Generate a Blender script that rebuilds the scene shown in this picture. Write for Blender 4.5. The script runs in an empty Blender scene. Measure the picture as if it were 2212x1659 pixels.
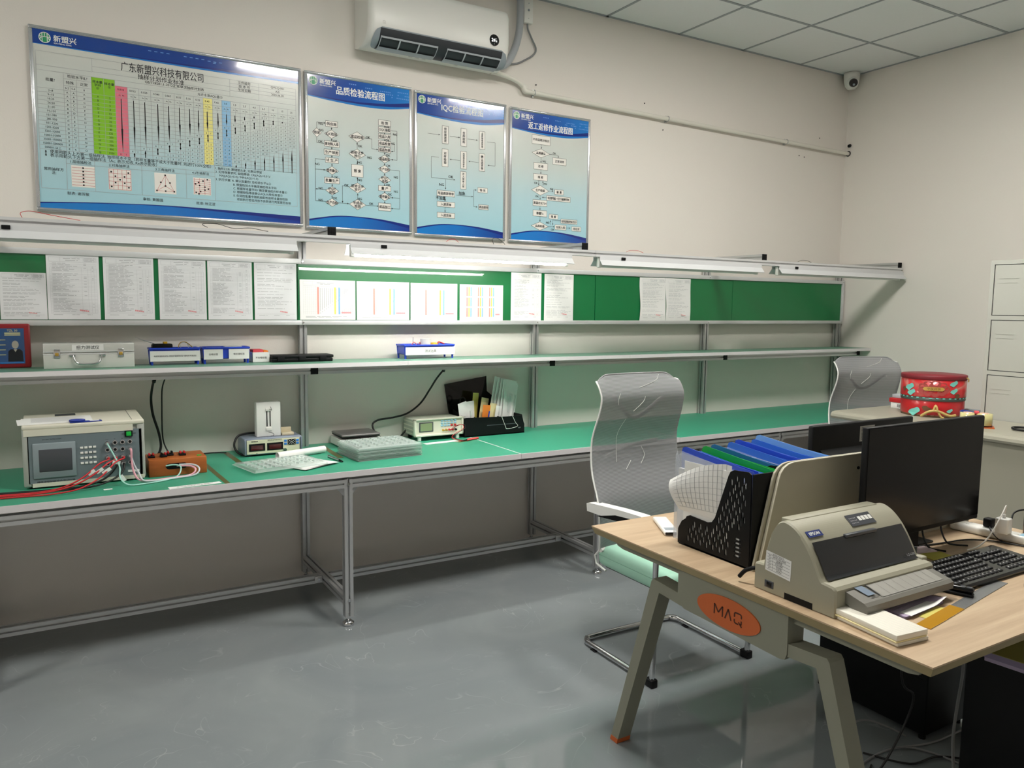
import bpy, bmesh, math, random
from mathutils import Vector, Matrix
random.seed(7)
scene = bpy.context.scene
C = scene.collection
# ------------------------------------------------------------------ camera
CAM = Vector((-5.6540, -4.2186, 1.5286))
YAW, PITCH, ROLL, FPX = 0.5364, -0.1009, 0.0120, 1678.39
fwd = Vector((math.sin(YAW)*math.cos(PITCH), math.cos(YAW)*math.cos(PITCH), math.sin(PITCH)))
r0 = Vector((math.cos(YAW), -math.sin(YAW), 0)); u0 = r0.cross(fwd)
cr, sr = math.cos(ROLL), math.sin(ROLL)
RR = r0*cr + u0*sr; UU = u0*cr - r0*sr
cd = bpy.data.cameras.new('camera'); cd.sensor_fit = 'HORIZONTAL'; cd.sensor_width = 36.0
cd.lens = FPX/2212*36.0; cd.clip_start = 0.05; cd.clip_end = 60
cam = bpy.data.objects.new('camera', cd); C.objects.link(cam)
cam.matrix_world = Matrix(((RR.x, UU.x, -fwd.x, CAM.x), (RR.y, UU.y, -fwd.y, CAM.y), (RR.z, UU.z, -fwd.z, CAM.z), (0, 0, 0, 1)))
scene.camera = cam
# ------------------------------------------------------------------ world, exposure, lamp strengths
w = bpy.data.worlds.new('world'); scene.world = w; w.use_nodes = True
w.node_tree.nodes['Background'].inputs[0].default_value = (0.9, 0.95, 1, 1)
w.node_tree.nodes['Background'].inputs[1].default_value = 0.02
vs = scene.view_settings
vs.view_transform = 'Standard'; vs.look = 'None'; vs.gamma = 1.0; vs.use_curve_mapping = False
vs.exposure = 0.64
PANEL_STRENGTH = 36.0      # ceiling LED panels
TUBE_STRENGTH = 44.0       # the one lit work lamp
# ------------------------------------------------------------------ materials
def lin(c):
    if isinstance(c, str):
        c = tuple(int(c[i:i+2], 16)/255 for i in (0, 2, 4))
    return tuple((v/12.92 if v <= 0.04045 else ((v+0.055)/1.055)**2.4) for v in c) + (1.0,)
MATS = {}
def mat(name, col, rough=0.5, metal=0.0, coat=0.0, emit=None, es=0.0, spec=0.5, trans=0.0, alpha=1.0, noise=0.0, nscale=30, bump=0.0, bscale=200):
    if name in MATS: return MATS[name]
    m = bpy.data.materials.new(name); m.use_nodes = True; nt = m.node_tree
    b = nt.nodes['Principled BSDF']
    b.inputs['Base Color'].default_value = lin(col); b.inputs['Roughness'].default_value = rough
    b.inputs['Metallic'].default_value = metal; b.inputs['Coat Weight'].default_value = coat
    b.inputs['Coat Roughness'].default_value = 0.06
    b.inputs['Specular IOR Level'].default_value = spec; b.inputs['Transmission Weight'].default_value = trans
    b.inputs['Alpha'].default_value = alpha
    if emit: b.inputs['Emission Color'].default_value = lin(emit); b.inputs['Emission Strength'].default_value = es
    if noise or bump:
        tc = nt.nodes.new('ShaderNodeTexCoord')
    if noise:
        n = nt.nodes.new('ShaderNodeTexNoise'); n.inputs['Scale'].default_value = nscale; n.inputs['Detail'].default_value = 5
        nt.links.new(tc.outputs['Object'], n.inputs['Vector'])
        mr = nt.nodes.new('ShaderNodeMapRange'); mr.inputs['To Min'].default_value = 1-noise; mr.inputs['To Max'].default_value = 1+noise
        nt.links.new(n.outputs['Fac'], mr.inputs['Value'])
        mx = nt.nodes.new('ShaderNodeMix'); mx.data_type = 'RGBA'; mx.blend_type = 'MULTIPLY'; mx.inputs['Factor'].default_value = 1
        mx.inputs[6].default_value = lin(col); nt.links.new(mr.outputs['Result'], mx.inputs[7])
        nt.links.new(mx.outputs[2], b.inputs['Base Color'])
    if bump:
        n2 = nt.nodes.new('ShaderNodeTexNoise'); n2.inputs['Scale'].default_value = bscale; n2.inputs['Detail'].default_value = 3
        nt.links.new(tc.outputs['Object'], n2.inputs['Vector'])
        bp = nt.nodes.new('ShaderNodeBump'); bp.inputs['Strength'].default_value = bump; bp.inputs['Distance'].default_value = 0.002
        nt.links.new(n2.outputs['Fac'], bp.inputs['Height']); nt.links.new(bp.outputs['Normal'], b.inputs['Normal'])
    MATS[name] = m; return m
def see_through(name, col, fac, rough=0.15, tint='ffffff'):
    m = bpy.data.materials.new(name); m.use_nodes = True; nt = m.node_tree
    b = nt.nodes['Principled BSDF']; b.inputs['Base Color'].default_value = lin(col); b.inputs['Roughness'].default_value = rough
    t = nt.nodes.new('ShaderNodeBsdfTransparent'); t.inputs[0].default_value = lin(tint)
    mx = nt.nodes.new('ShaderNodeMixShader'); mx.inputs[0].default_value = fac
    nt.links.new(t.outputs[0], mx.inputs[1]); nt.links.new(b.outputs[0], mx.inputs[2])
    nt.links.new(mx.outputs[0], nt.nodes['Material Output'].inputs['Surface']); MATS[name] = m; return m
def ramp_node(nt, fac, stops):
    r = nt.nodes.new('ShaderNodeValToRGB'); cr_ = r.color_ramp
    while len(cr_.elements) < len(stops): cr_.elements.new(0.5)
    for e, (p, c) in zip(cr_.elements, stops): e.position = p; e.color = lin(c)
    nt.links.new(fac, r.inputs['Fac']); return r
def gradient_mat(name, axis, lo, hi, stops, rough=0.2, coat=0.0):
    """colour printed along one object axis, from lo to hi"""
    m = bpy.data.materials.new(name); m.use_nodes = True; nt = m.node_tree; b = nt.nodes['Principled BSDF']
    tc = nt.nodes.new('ShaderNodeTexCoord'); sp = nt.nodes.new('ShaderNodeSeparateXYZ'); nt.links.new(tc.outputs['Object'], sp.inputs[0])
    mr = nt.nodes.new('ShaderNodeMapRange'); mr.inputs['From Min'].default_value = lo; mr.inputs['From Max'].default_value = hi
    nt.links.new(sp.outputs['XYZ'.index(axis)], mr.inputs['Value'])
    r = ramp_node(nt, mr.outputs['Result'], stops); nt.links.new(r.outputs['Color'], b.inputs['Base Color'])
    b.inputs['Roughness'].default_value = rough; b.inputs['Coat Weight'].default_value = coat; b.inputs['Coat Roughness'].default_value = 0.05
    MATS[name] = m; return m
# ------------------------------------------------------------------ mesh builder
FONT = {}
def text_geo(body, bold=0.0):
    k = (body, bold)
    if k in FONT: return FONT[k]
    c = bpy.data.curves.new('t', 'FONT'); c.body = body; c.size = 1.0; c.align_x = 'CENTER'; c.align_y = 'CENTER'
    c.resolution_u = 2; c.space_line = 1.0
    o = bpy.data.objects.new('t', c); C.objects.link(o)
    me = o.to_mesh(); vv = [tuple(v.co) for v in me.vertices]; ff = [tuple(p.vertices) for p in me.polygons]
    o.to_mesh_clear(); bpy.data.objects.remove(o); bpy.data.curves.remove(c)
    FONT[k] = (vv, ff); return FONT[k]
def catmull(pts, n=6, closed=False):
    P = [Vector(p) for p in pts]
    if len(P) < 3: return P
    out = []; N = len(P)
    for i in range(N if closed else N-1):
        p0 = P[(i-1) % N] if closed or i > 0 else P[0]; p1 = P[i]; p2 = P[(i+1) % N]
        p3 = P[(i+2) % N] if closed or i+2 < N else P[-1]
        for j in range(n):
            t = j/n
            out.append(0.5*((2*p1)+(-p0+p2)*t+(2*p0-5*p1+4*p2-p3)*t*t+(-p0+3*p1-3*p2+p3)*t**3))
    if not closed: out.append(P[-1])
    return out
class MB:
    def __init__(s): s.v = []; s.f = []; s.sm = []
    def add(s, vs_, fs, smooth=False):
        o = len(s.v); s.v += [tuple(v) for v in vs_]; s.f += [tuple(i+o for i in f) for f in fs]; s.sm += [smooth]*len(fs); return s
    def box(s, x0, x1, y0, y1, z0, z1):
        x0, x1 = min(x0, x1), max(x0, x1); y0, y1 = min(y0, y1), max(y0, y1); z0, z1 = min(z0, z1), max(z0, z1)
        return s.add([(x0,y0,z0),(x1,y0,z0),(x1,y1,z0),(x0,y1,z0),(x0,y0,z1),(x1,y0,z1),(x1,y1,z1),(x0,y1,z1)],
                     [(0,3,2,1),(4,5,6,7),(0,1,5,4),(1,2,6,5),(2,3,7,6),(3,0,4,7)])
    def rbox(s, x0, x1, y0, y1, z0, z1, r=0.004, seg=2, M=None):
        bm = bmesh.new(); bmesh.ops.create_cube(bm, size=1.0)
        for v in bm.verts: v.co = Vector(((x0+x1)/2+v.co.x*(x1-x0), (y0+y1)/2+v.co.y*(y1-y0), (z0+z1)/2+v.co.z*(z1-z0)))
        r = min(r, abs(x1-x0)*.49, abs(y1-y0)*.49, abs(z1-z0)*.49)
        bmesh.ops.bevel(bm, geom=list(bm.edges), offset=r, segments=seg, profile=0.5, affect='EDGES')
        bmesh.ops.recalc_face_normals(bm, faces=list(bm.faces))
        s.frombm(bm, M, True); bm.free(); return s
    def frombm(s, bm, M=None, smooth=False):
        bm.verts.index_update()
        s.add([(M @ v.co if M else v.co) for v in bm.verts], [[v.index for v in f.verts] for f in bm.faces], smooth)
    def cyl(s, p0, p1, r0, r1=None, n=12, caps=True, smooth=True):
        r1 = r0 if r1 is None else r1; p0 = Vector(p0); p1 = Vector(p1); d = (p1-p0).normalized()
        a = d.orthogonal().normalized(); b = d.cross(a); V = []
        for p, r in ((p0, r0), (p1, r1)):
            V += [p+(a*math.cos(2*math.pi*i/n)+b*math.sin(2*math.pi*i/n))*r for i in range(n)]
        s.add(V, [(i, (i+1) % n, n+(i+1) % n, n+i) for i in range(n)], smooth)
        if caps: s.add(V, [tuple(range(n))[::-1], tuple(range(n, 2*n))], False)
        return s
    def tube(s, pts, r, n=8, sub=6, closed=False, flat=None, caps=True):
        P = catmull(pts, sub, closed) if sub > 1 else [Vector(p) for p in pts]
        N = len(P); V = []; up = None
        for i, p in enumerate(P):
            a = P[(i-1) % N] if closed or i > 0 else P[0]; b = P[(i+1) % N] if closed or i < N-1 else P[-1]
            d = (b-a).normalized() if (b-a).length > 1e-9 else Vector((0, 0, 1))
            if up is None: up = d.orthogonal().normalized()
            up = (up - d*up.dot(d)); up = up.normalized() if up.length > 1e-6 else d.orthogonal().normalized()
            q = d.cross(up)
            V += [p+(up*math.cos(2*math.pi*k/n)+q*math.sin(2*math.pi*k/n))*r for k in range(n)]
        F = []
        for i in range(N if closed else N-1):
            j = (i+1) % N
            F += [(i*n+k, i*n+(k+1) % n, j*n+(k+1) % n, j*n+k) for k in range(n)]
        s.add(V, F, True)
        if not closed and caps: s.add(V, [tuple(range(n))[::-1], tuple(range((N-1)*n, N*n))], False)
        return s
    def lathe(s, prof, c=(0,0,0), n=24, sx=1.0, sy=1.0, smooth=True):
        V = []; m = len(prof)
        for i in range(n):
            a = 2*math.pi*i/n
            V += [(c[0]+r*sx*math.cos(a), c[1]+r*sy*math.sin(a), c[2]+z) for r, z in prof]
        F = [(i*m+k, ((i+1) % n)*m+k, ((i+1) % n)*m+k+1, i*m+k+1) for i in range(n) for k in range(m-1)]
        s.add(V, F, smooth)
        if prof[0][0] > 1e-6: s.add(V, [tuple(i*m for i in range(n))[::-1]])
        if prof[-1][0] > 1e-6: s.add(V, [tuple(i*m+m-1 for i in range(n))])
        return s
    def prism(s, poly, axis, a, b, smooth=False):
        """poly in the two other axes (x: y,z / y: x,z / z: x,y), extruded a..b"""
        f = {'x': lambda p, t: (t, p[0], p[1]), 'y': lambda p, t: (p[0], t, p[1]), 'z': lambda p, t: (p[0], p[1], t)}[axis]
        n = len(poly); V = [f(p, a) for p in poly]+[f(p, b) for p in poly]
        s.add(V, [(i, (i+1) % n, n+(i+1) % n, n+i) for i in range(n)], smooth)
        s.add(V, [tuple(range(n))[::-1], tuple(range(n, 2*n))]); return s
    def grid(s, fn, nu, nv, thick=None, smooth=True):
        V = [fn(i/nu, j/nv) for j in range(nv+1) for i in range(nu+1)]
        F = [(j*(nu+1)+i, j*(nu+1)+i+1, (j+1)*(nu+1)+i+1, (j+1)*(nu+1)+i) for j in range(nv) for i in range(nu)]
        s.add(V, F, smooth); return s
    def profile(s, axis, a, b, c0, c1, size=0.04, slot=0.009, depth=0.014):
        """slotted aluminium extrusion along an axis, centred on c0,c1 in the other two"""
        h = size/2; q = slot/2; p = []
        base = [(-h,-h),(-q,-h),(-q,-h+depth),(q,-h+depth),(q,-h)]
        for k in range(4):
            ca, sa = round(math.cos(k*math.pi/2)), round(math.sin(k*math.pi/2))
            p += [(c0+x*ca-y*sa, c1+x*sa+y*ca) for x, y in base]
        return s.prism(p, axis, a, b)
    def xf(s, M):
        s.v = [tuple(M @ Vector(v)) for v in s.v]; return s
    def build(s, name, m, parent=None, w=False, smooth=None):
        V = s.v
        if parent is not None and w:
            Mi = WM[parent.name].inverted(); V = [tuple(Mi @ Vector(v)) for v in V]
        off = None
        if parent is None:
            xs = [v[0] for v in V]; ys = [v[1] for v in V]; zs = [v[2] for v in V]
            off = Vector(((min(xs)+max(xs))/2, (min(ys)+max(ys))/2, min(zs)))
            V = [(v[0]-off.x, v[1]-off.y, v[2]-off.z) for v in V]
        me = bpy.data.meshes.new(name); me.from_pydata(V, [], s.f); me.update()
        for p, q in zip(me.polygons, s.sm): p.use_smooth = q
        if isinstance(m, str): m = MATS[m]
        me.materials.append(m)
        o = bpy.data.objects.new(name, me); C.objects.link(o)
        if parent is not None: o.parent = parent; WM[o.name] = WM[parent.name].copy()
        else: o.location = off; WM[o.name] = Matrix.Translation(off)
        return o
WM = {}
def thing(name, label, cat, loc=(0,0,0), rz=0.0, group=None):
    o = bpy.data.objects.new(name, None); C.objects.link(o); o.empty_display_size = 0.05
    o.location = loc; o.rotation_euler = (0, 0, rz)
    WM[o.name] = Matrix.Translation(Vector(loc)) @ Matrix.Rotation(rz, 4, 'Z')
    return tag(o, label, cat, group)
def tag(o, label=None, cat=None, group=None, kind=None):
    if label: o['label'] = label
    if cat: o['category'] = cat
    if group: o['group'] = group
    if kind: o['kind'] = kind
    return o
def stuff(o): o['kind'] = 'stuff'; return o
def structure(o): o['kind'] = 'structure'; return o
def copy_tree(o, parent=None):
    c = o.copy(); C.objects.link(c); c.parent = parent
    for ch in list(o.children): copy_tree(ch, c)
    return c
def rot(rz=0, rx=0, ry=0, loc=(0,0,0)):
    return Matrix.Translation(Vector(loc)) @ Matrix.Rotation(rz, 4, 'Z') @ Matrix.Rotation(ry, 4, 'Y') @ Matrix.Rotation(rx, 4, 'X')
class Sheet:
    """a flat print surface: origin, u and v unit vectors; w,h scale normalised coordinates"""
    def __init__(s, o, ux, uy, w=1.0, h=1.0):
        s.o = Vector(o); s.ux = Vector(ux); s.uy = Vector(uy); s.n = s.ux.cross(s.uy); s.w = w; s.h = h
    def p(s, u, v, d=0.0): return s.o+s.ux*(u*s.w)+s.uy*(v*s.h)+s.n*d
    def rect(s, mb, u0, v0, u1, v1, d=0.0006): mb.add([s.p(u0,v0,d), s.p(u1,v0,d), s.p(u1,v1,d), s.p(u0,v1,d)], [(0,1,2,3)])
    def poly(s, mb, pts, d=0.0006): mb.add([s.p(u, v, d) for u, v in pts], [tuple(range(len(pts)))])
    def strip(s, mb, top, bot, d=0.0006):
        """band between two curves sampled at the same u"""
        V = [s.p(u, v, d) for u, v in bot]+[s.p(u, v, d) for u, v in top]; n = len(bot)
        mb.add(V, [(i, i+1, n+i+1, n+i) for i in range(n-1)])
    def seg(s, mb, a, b, t, d=0.0008):
        A = Vector((a[0]*s.w, a[1]*s.h)); B = Vector((b[0]*s.w, b[1]*s.h)); q = B-A
        if q.length < 1e-7: return
        q.normalize(); n = Vector((-q.y, q.x))*t/2
        P = lambda z: s.o+s.ux*z.x+s.uy*z.y+s.n*d
        mb.add([P(A-n), P(B-n), P(B+n), P(A+n)], [(0,1,2,3)])
    def head(s, mb, a, b, L, d=0.0008):
        A = Vector((a[0]*s.w, a[1]*s.h)); B = Vector((b[0]*s.w, b[1]*s.h)); q = (B-A).normalized(); n = Vector((-q.y, q.x))*L*.42
        P = lambda z: s.o+s.ux*z.x+s.uy*z.y+s.n*d
        mb.add([P(B-q*L-n), P(B), P(B-q*L+n)], [(0,1,2)])
    def text(s, mb, body, u, v, size, d=0.001, bold=0.0, fit=None, left=False):
        V, F = text_geo(body)
        if not V: return
        xs = [a[0] for a in V]; ys = [a[1] for a in V]; k = size
        cx = (min(xs)+max(xs))/2; cy = (min(ys)+max(ys))/2; wd = max(xs)-min(xs)
        kx = min(size, fit/wd) if fit else size
        sh = wd*kx/2 if left else 0
        for q, (bx, by) in enumerate(((0, 0), (-1, 0), (1, 0), (0, 1), (0, -1)) if bold else ((0, 0),)):
            mb.add([s.p(u, v, d+q*.00002)+s.ux*((a[0]-cx)*kx+sh+bx*bold*size)+s.uy*((a[1]-cy)*k+by*bold*size*.6) for a in V], F)
# ------------------------------------------------------------------ shared materials
mat('alu', 'c9cacb', 0.38, 0.75, noise=0.04, nscale=8)
mat('alu_light', 'd9dadb', 0.45, 0.35)
mat('chrome', 'd8d8da', 0.12, 1.0)
mat('black_plastic', '0e0f11', 0.5, spec=0.22); mat('black_gloss', '08080a', 0.14, spec=0.45); mat('black_rubber', '131416', 0.75, spec=0.2)
mat('white_plastic', 'ecebe6', 0.35); mat('white_paint', 'f1f1ee', 0.4); mat('paper', 'eeeeec', 0.75); mat('paper_gloss', 'e9eaec', 0.4, coat=0.6)
mat('ink', '3a3b40', 0.8); mat('ink_black', '17171a', 0.8); mat('ink_faint', 'b2b3b6', 0.8); mat('ink_red', 'd24a52', 0.8); mat('ink_pale_red', 'e39a9e', 0.8)
mat('board_green', '04703c', 0.35, coat=0.12, noise=0.05, nscale=6); mat('steel_beige', 'a09d8e', 0.42, noise=0.02, nscale=5)
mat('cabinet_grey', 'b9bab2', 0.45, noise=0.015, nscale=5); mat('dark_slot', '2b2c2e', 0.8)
mat('red_plastic', 'c42228', 0.4); mat('blue_plastic', '2346c8', 0.35); mat('cable_black', '0e0e10', 0.5); mat('cable_grey', '8b8c8e', 0.55); mat('cable_white', 'e3e1dc', 0.5)
mat('screen_off', '1f2124', 0.15); mat('gold', 'caa24a', 0.35, 0.7)
def floor_material():
    m = bpy.data.materials.new('epoxy_floor'); m.use_nodes = True; nt = m.node_tree; b = nt.nodes['Principled BSDF']; L = nt.links.new
    tc = nt.nodes.new('ShaderNodeTexCoord')
    n1 = nt.nodes.new('ShaderNodeTexNoise'); n1.inputs['Scale'].default_value = 1.6; n1.inputs['Detail'].default_value = 6; n1.inputs['Distortion'].default_value = 1.2
    L(tc.outputs['Object'], n1.inputs['Vector'])
    r1 = ramp_node(nt, n1.outputs['Fac'], [(0.25, '7d8488'), (0.55, '868c8f'), (0.8, '8d9395')])
    # curling pale scratches in the coating
    n2 = nt.nodes.new('ShaderNodeTexNoise'); n2.inputs['Scale'].default_value = 2.2; n2.inputs['Detail'].default_value = 2; n2.inputs['Distortion'].default_value = 2.5
    L(tc.outputs['Object'], n2.inputs['Vector'])
    s = nt.nodes.new('ShaderNodeMath'); s.operation = 'SUBTRACT'; s.inputs[1].default_value = 0.5; L(n2.outputs['Fac'], s.inputs[0])
    a = nt.nodes.new('ShaderNodeMath'); a.operation = 'ABSOLUTE'; L(s.outputs[0], a.inputs[0])
    mr = nt.nodes.new('ShaderNodeMapRange'); mr.inputs['From Min'].default_value = 0.0; mr.inputs['From Max'].default_value = 0.006; mr.inputs['To Min'].default_value = 1; mr.inputs['To Max'].default_value = 0
    L(a.outputs[0], mr.inputs['Value'])
    n3 = nt.nodes.new('ShaderNodeTexNoise'); n3.inputs['Scale'].default_value = 5; L(tc.outputs['Object'], n3.inputs['Vector'])
    mr3 = nt.nodes.new('ShaderNodeMapRange'); mr3.inputs['From Min'].default_value = 0.48; mr3.inputs['From Max'].default_value = 0.66; L(n3.outputs['Fac'], mr3.inputs['Value'])
    mu = nt.nodes.new('ShaderNodeMath'); mu.operation = 'MULTIPLY'; L(mr.outputs[0], mu.inputs[0]); L(mr3.outputs[0], mu.inputs[1])
    n4 = nt.nodes.new('ShaderNodeTexNoise'); n4.inputs['Scale'].default_value = 9; n4.inputs['Detail'].default_value = 8; n4.inputs['Roughness'].default_value = 0.75; L(tc.outputs['Object'], n4.inputs['Vector'])
    mr4 = nt.nodes.new('ShaderNodeMapRange'); mr4.inputs['From Min'].default_value = 0.58; mr4.inputs['From Max'].default_value = 0.8; mr4.inputs['To Max'].default_value = 0.45; L(n4.outputs['Fac'], mr4.inputs['Value'])
    mxx = nt.nodes.new('ShaderNodeMath'); mxx.operation = 'MAXIMUM'; L(mu.outputs[0], mxx.inputs[0]); L(mr4.outputs[0], mxx.inputs[1])
    sc_ = nt.nodes.new('ShaderNodeMath'); sc_.operation = 'MULTIPLY'; sc_.inputs[1].default_value = 0.30; L(mxx.outputs[0], sc_.inputs[0])
    mx = nt.nodes.new('ShaderNodeMix'); mx.data_type = 'RGBA'; L(sc_.outputs[0], mx.inputs['Factor']); L(r1.outputs['Color'], mx.inputs[6]); mx.inputs[7].default_value = lin('c0c6c4')
    L(mx.outputs[2], b.inputs['Base Color'])
    mr5 = nt.nodes.new('ShaderNodeMapRange'); mr5.inputs['To Min'].default_value = 0.02; mr5.inputs['To Max'].default_value = 0.10; L(n1.outputs['Fac'], mr5.inputs['Value']); L(mr5.outputs[0], b.inputs['Roughness'])
    b.inputs['Specular IOR Level'].default_value = 0.5
    n6 = nt.nodes.new('ShaderNodeTexNoise'); n6.inputs['Scale'].default_value = 4; n6.inputs['Detail'].default_value = 1; L(tc.outputs['Object'], n6.inputs['Vector'])
    bp = nt.nodes.new('ShaderNodeBump'); bp.inputs['Strength'].default_value = 0.03; bp.inputs['Distance'].default_value = 0.02; L(n6.outputs['Fac'], bp.inputs['Height']); L(bp.outputs['Normal'], b.inputs['Normal'])
    MATS['epoxy'] = m
floor_material()
mat('wall', 'ece6df', 0.8, noise=0.015, nscale=1.2, bump=0.15, bscale=160)
mat('ceiling_tile', 'e9ecec', 0.9, noise=0.02, nscale=60, bump=0.3, bscale=300); mat('tee_bar', '9aa0a5', 0.5); mat('baseboard', '9a9a94', 0.6)
def wood_material(name, c1, c2, c3, axis_scale=(2.0, 26.0, 26.0), rough=0.45):
    m = bpy.data.materials.new(name); m.use_nodes = True; nt = m.node_tree; b = nt.nodes['Principled BSDF']; L = nt.links.new
    tc = nt.nodes.new('ShaderNodeTexCoord'); mp = nt.nodes.new('ShaderNodeMapping'); mp.inputs['Scale'].default_value = axis_scale
    L(tc.outputs['Object'], mp.inputs['Vector'])
    n = nt.nodes.new('ShaderNodeTexNoise'); n.inputs['Scale'].default_value = 1.0; n.inputs['Detail'].default_value = 6; n.inputs['Roughness'].default_value = 0.6; n.inputs['Distortion'].default_value = 0.3
    L(mp.outputs[0], n.inputs['Vector'])
    r = ramp_node(nt, n.outputs['Fac'], [(0.3, c1), (0.5, c2), (0.7, c3)])
    L(r.outputs['Color'], b.inputs['Base Color']); b.inputs['Roughness'].default_value = rough; MATS[name] = m
wood_material('desk_wood', 'b1977a', 'c1a88a', 'cdb798')
wood_material('box_wood', '99501f', 'a85a26', 'b5662e', (4, 20, 20), 0.4)
# ------------------------------------------------------------------ the room
H = 3.400; XL, YF = -9.0, -6.2
structure(MB().box(XL, 0, YF, 0, -0.1, 0).build('floor', 'epoxy'))
structure(MB().box(XL-0.12, 0.12, 0, 0.12, 0, H+0.1).build('wall_back', 'wall'))
structure(MB().box(0, 0.12, YF, 0, 0, H+0.1).build('wall_right', 'wall'))
structure(MB().box(XL-0.12, XL, YF, 0, 0, H+0.1).build('wall_left', 'wall'))
structure(MB().box(XL-0.12, 0.12, YF-0.12, YF, 0, H+0.1).build('wall_front', 'wall'))
ceil = structure(MB().box(XL, 0, YF, 0, H+0.02, H+0.08).build('ceiling', 'tee_bar'))
T = 0.6199; GX, GY = -0.608, -0.603
gx = [0.0]+[GX-T*k for k in range(14) if GX-T*k > XL]+[XL]
gy = [0.0]+[GY-T*k for k in range(12) if GY-T*k > YF]+[YF]
LIGHT_CELLS = [(3, 3), (6, 3), (12, 3)]  # last panel is added out of view to light the left side
tile_mesh = {}
for i in range(len(gx)-1):
    for j in range(len(gy)-1):
        if (i, j) in LIGHT_CELLS: continue
        x1, x0, y1, y0 = gx[i], gx[i+1], gy[j], gy[j+1]; key = (round(x1-x0, 3), round(y1-y0, 3))
        if key not in tile_mesh:
            o = MB().box(-key[0]/2+.006, key[0]/2-.006, -key[1]/2+.006, key[1]/2-.006, 0, 0.02).build('ceiling_tile', 'ceiling_tile', ceil)
            tile_mesh[key] = o.data
        else:
            o = bpy.data.objects.new('ceiling_tile', tile_mesh[key]); C.objects.link(o); o.parent = ceil
        L0 = ceil.location
        o.location = ((x0+x1)/2-L0.x, (y0+y1)/2-L0.y, H-L0.z-0.001)
for x in gx[1:-1]: MB().box(x-.009, x+.009, YF, 0, H-.004, H+.02).build('tee_bar', 'tee_bar', ceil, w=True)
for y in gy[1:-1]: MB().box(XL, 0, y-.009, y+.009, H-.0045, H+.02).build('tee_bar', 'tee_bar', ceil, w=True)
MB().box(XL, 0, -.022, 0, H-.004, H+.01).build('wall_angle', 'tee_bar', ceil, w=True)
MB().box(-.022, 0, YF, 0, H-.0042, H+.01).build('wall_angle', 'tee_bar', ceil, w=True)
mat('led_diffuser', 'ffffff', 0.5, emit=(1.0, 0.985, 0.955), es=PANEL_STRENGTH)
for (i, j), nm in zip(LIGHT_CELLS, ('nearest the steel filing cabinet', 'over the floor in front of the wall charts', 'added out of view to light the far left')):
    x1, x0, y1, y0 = gx[i], gx[i+1], gy[j], gy[j+1]
    t = thing('ceiling_light', 'square white LED ceiling panel, '+nm, 'ceiling light', ((x0+x1)/2, (y0+y1)/2, H-.012), 0, 'LED panels in the ceiling')
    hw = T/2-.01
    m = MB()
    for a, b, c, d in ((-hw, hw, -hw, -hw+.02), (-hw, hw, hw-.02, hw), (-hw, -hw+.02, -hw+.02, hw-.02), (hw-.02, hw, -hw+.02, hw-.02)): m.box(a, b, c, d, 0, .03)
    m.build('panel_frame', 'white_paint', t)
    MB().box(-hw+.02, hw-.02, -hw+.02, hw-.02, .004, .02).build('diffuser', 'led_diffuser', t)
# ------------------------------------------------------------------ long workbench
XP = [-7.445, -5.967, -4.4855, -3.0073, -1.5319, -0.0405]  # leftmost bay added out of view to keep panel light from under the bench
XL0, XR0 = -7.50, -0.012
ZB = 0.75
bench = thing('workbench', 'long aluminium-profile workbench with green mats, upper shelf and green notice boards along the back wall', 'workbench', (-3.0, -0.4, 0))
def bw(mb, name, m, parent=bench): return mb.build(name, m, parent, w=True)
for x in XP:
    bw(MB().profile('z', 0.045, 1.848, x, -0.037), 'upright_post', 'alu')
    bw(MB().profile('z', 0.045, 0.712, x, -0.750), 'front_leg', 'alu')
    for y in (-0.037, -0.750):
        bw(MB().cyl((x, y, .02), (x, y, .06), .007).lathe([(0.0, 0.0), (.025, 0), (.027, .004), (.027, .016), (.018, .022), (.010, .030), (0, .030)], (x, y, 0), 18), 'levelling_foot', 'chrome')
    bw(MB().profile('y', -0.730, -0.057, x, 0.122), 'low_cross_beam', 'alu')
    bw(MB().profile('y', -0.730, -0.057, x, 0.690), 'top_cross_beam', 'alu')
    bw(MB().profile('y', -0.245, -0.057, x, 1.181), 'shelf_arm', 'alu')
    bw(MB().rbox(x-.0205, x+.0205, -.251, -.245, 1.1605, 1.2015, .002), 'end_cap', 'black_plastic')
    bw(MB().profile('y', -0.560, -0.002, x, 1.868), 'lamp_arm', 'alu')
    cap = bw(MB().rbox(x-.0205, x+.0205, -.567, -.560, 1.8475, 1.8885, .002), 'end_cap', 'black_plastic')
    g = MB()
    for a in (-1, 0, 1):
        for b in (-1, 0, 1): g.box(x+a*.0115-.0042, x+a*.0115+.0042, -.5685, -.567, 1.868+b*.0115-.0042, 1.868+b*.0115+.0042)
    bw(g, 'cap_ribs', 'black_rubber', cap)
    bw(MB().cyl((x, -.7705, .690), (x, -.7735, .690), .008, n=10).cyl((x, -.7705, .128), (x, -.7735, .128), .008, n=10), 'bolt', 'chrome')
    # corner gussets under the top and under the shelf
    for sx in (-1, 1):
        bw(MB().prism([(x+sx*.02, .668), (x+sx*.05, .668), (x+sx*.02, .632)], 'y', -.758, -.742), 'gusset', 'alu')
        bw(MB().prism([(x+sx*.02, 1.160), (x+sx*.045, 1.160), (x+sx*.02, 1.130)], 'y', -.045, -.029), 'gusset', 'alu')
    for z in (1.424, 1.747):
        bw(MB().cyl((x-.006, -.081, z), (x-.006, -.0835, z), .0045, n=8), 'rail_screw', 'chrome')
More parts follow.
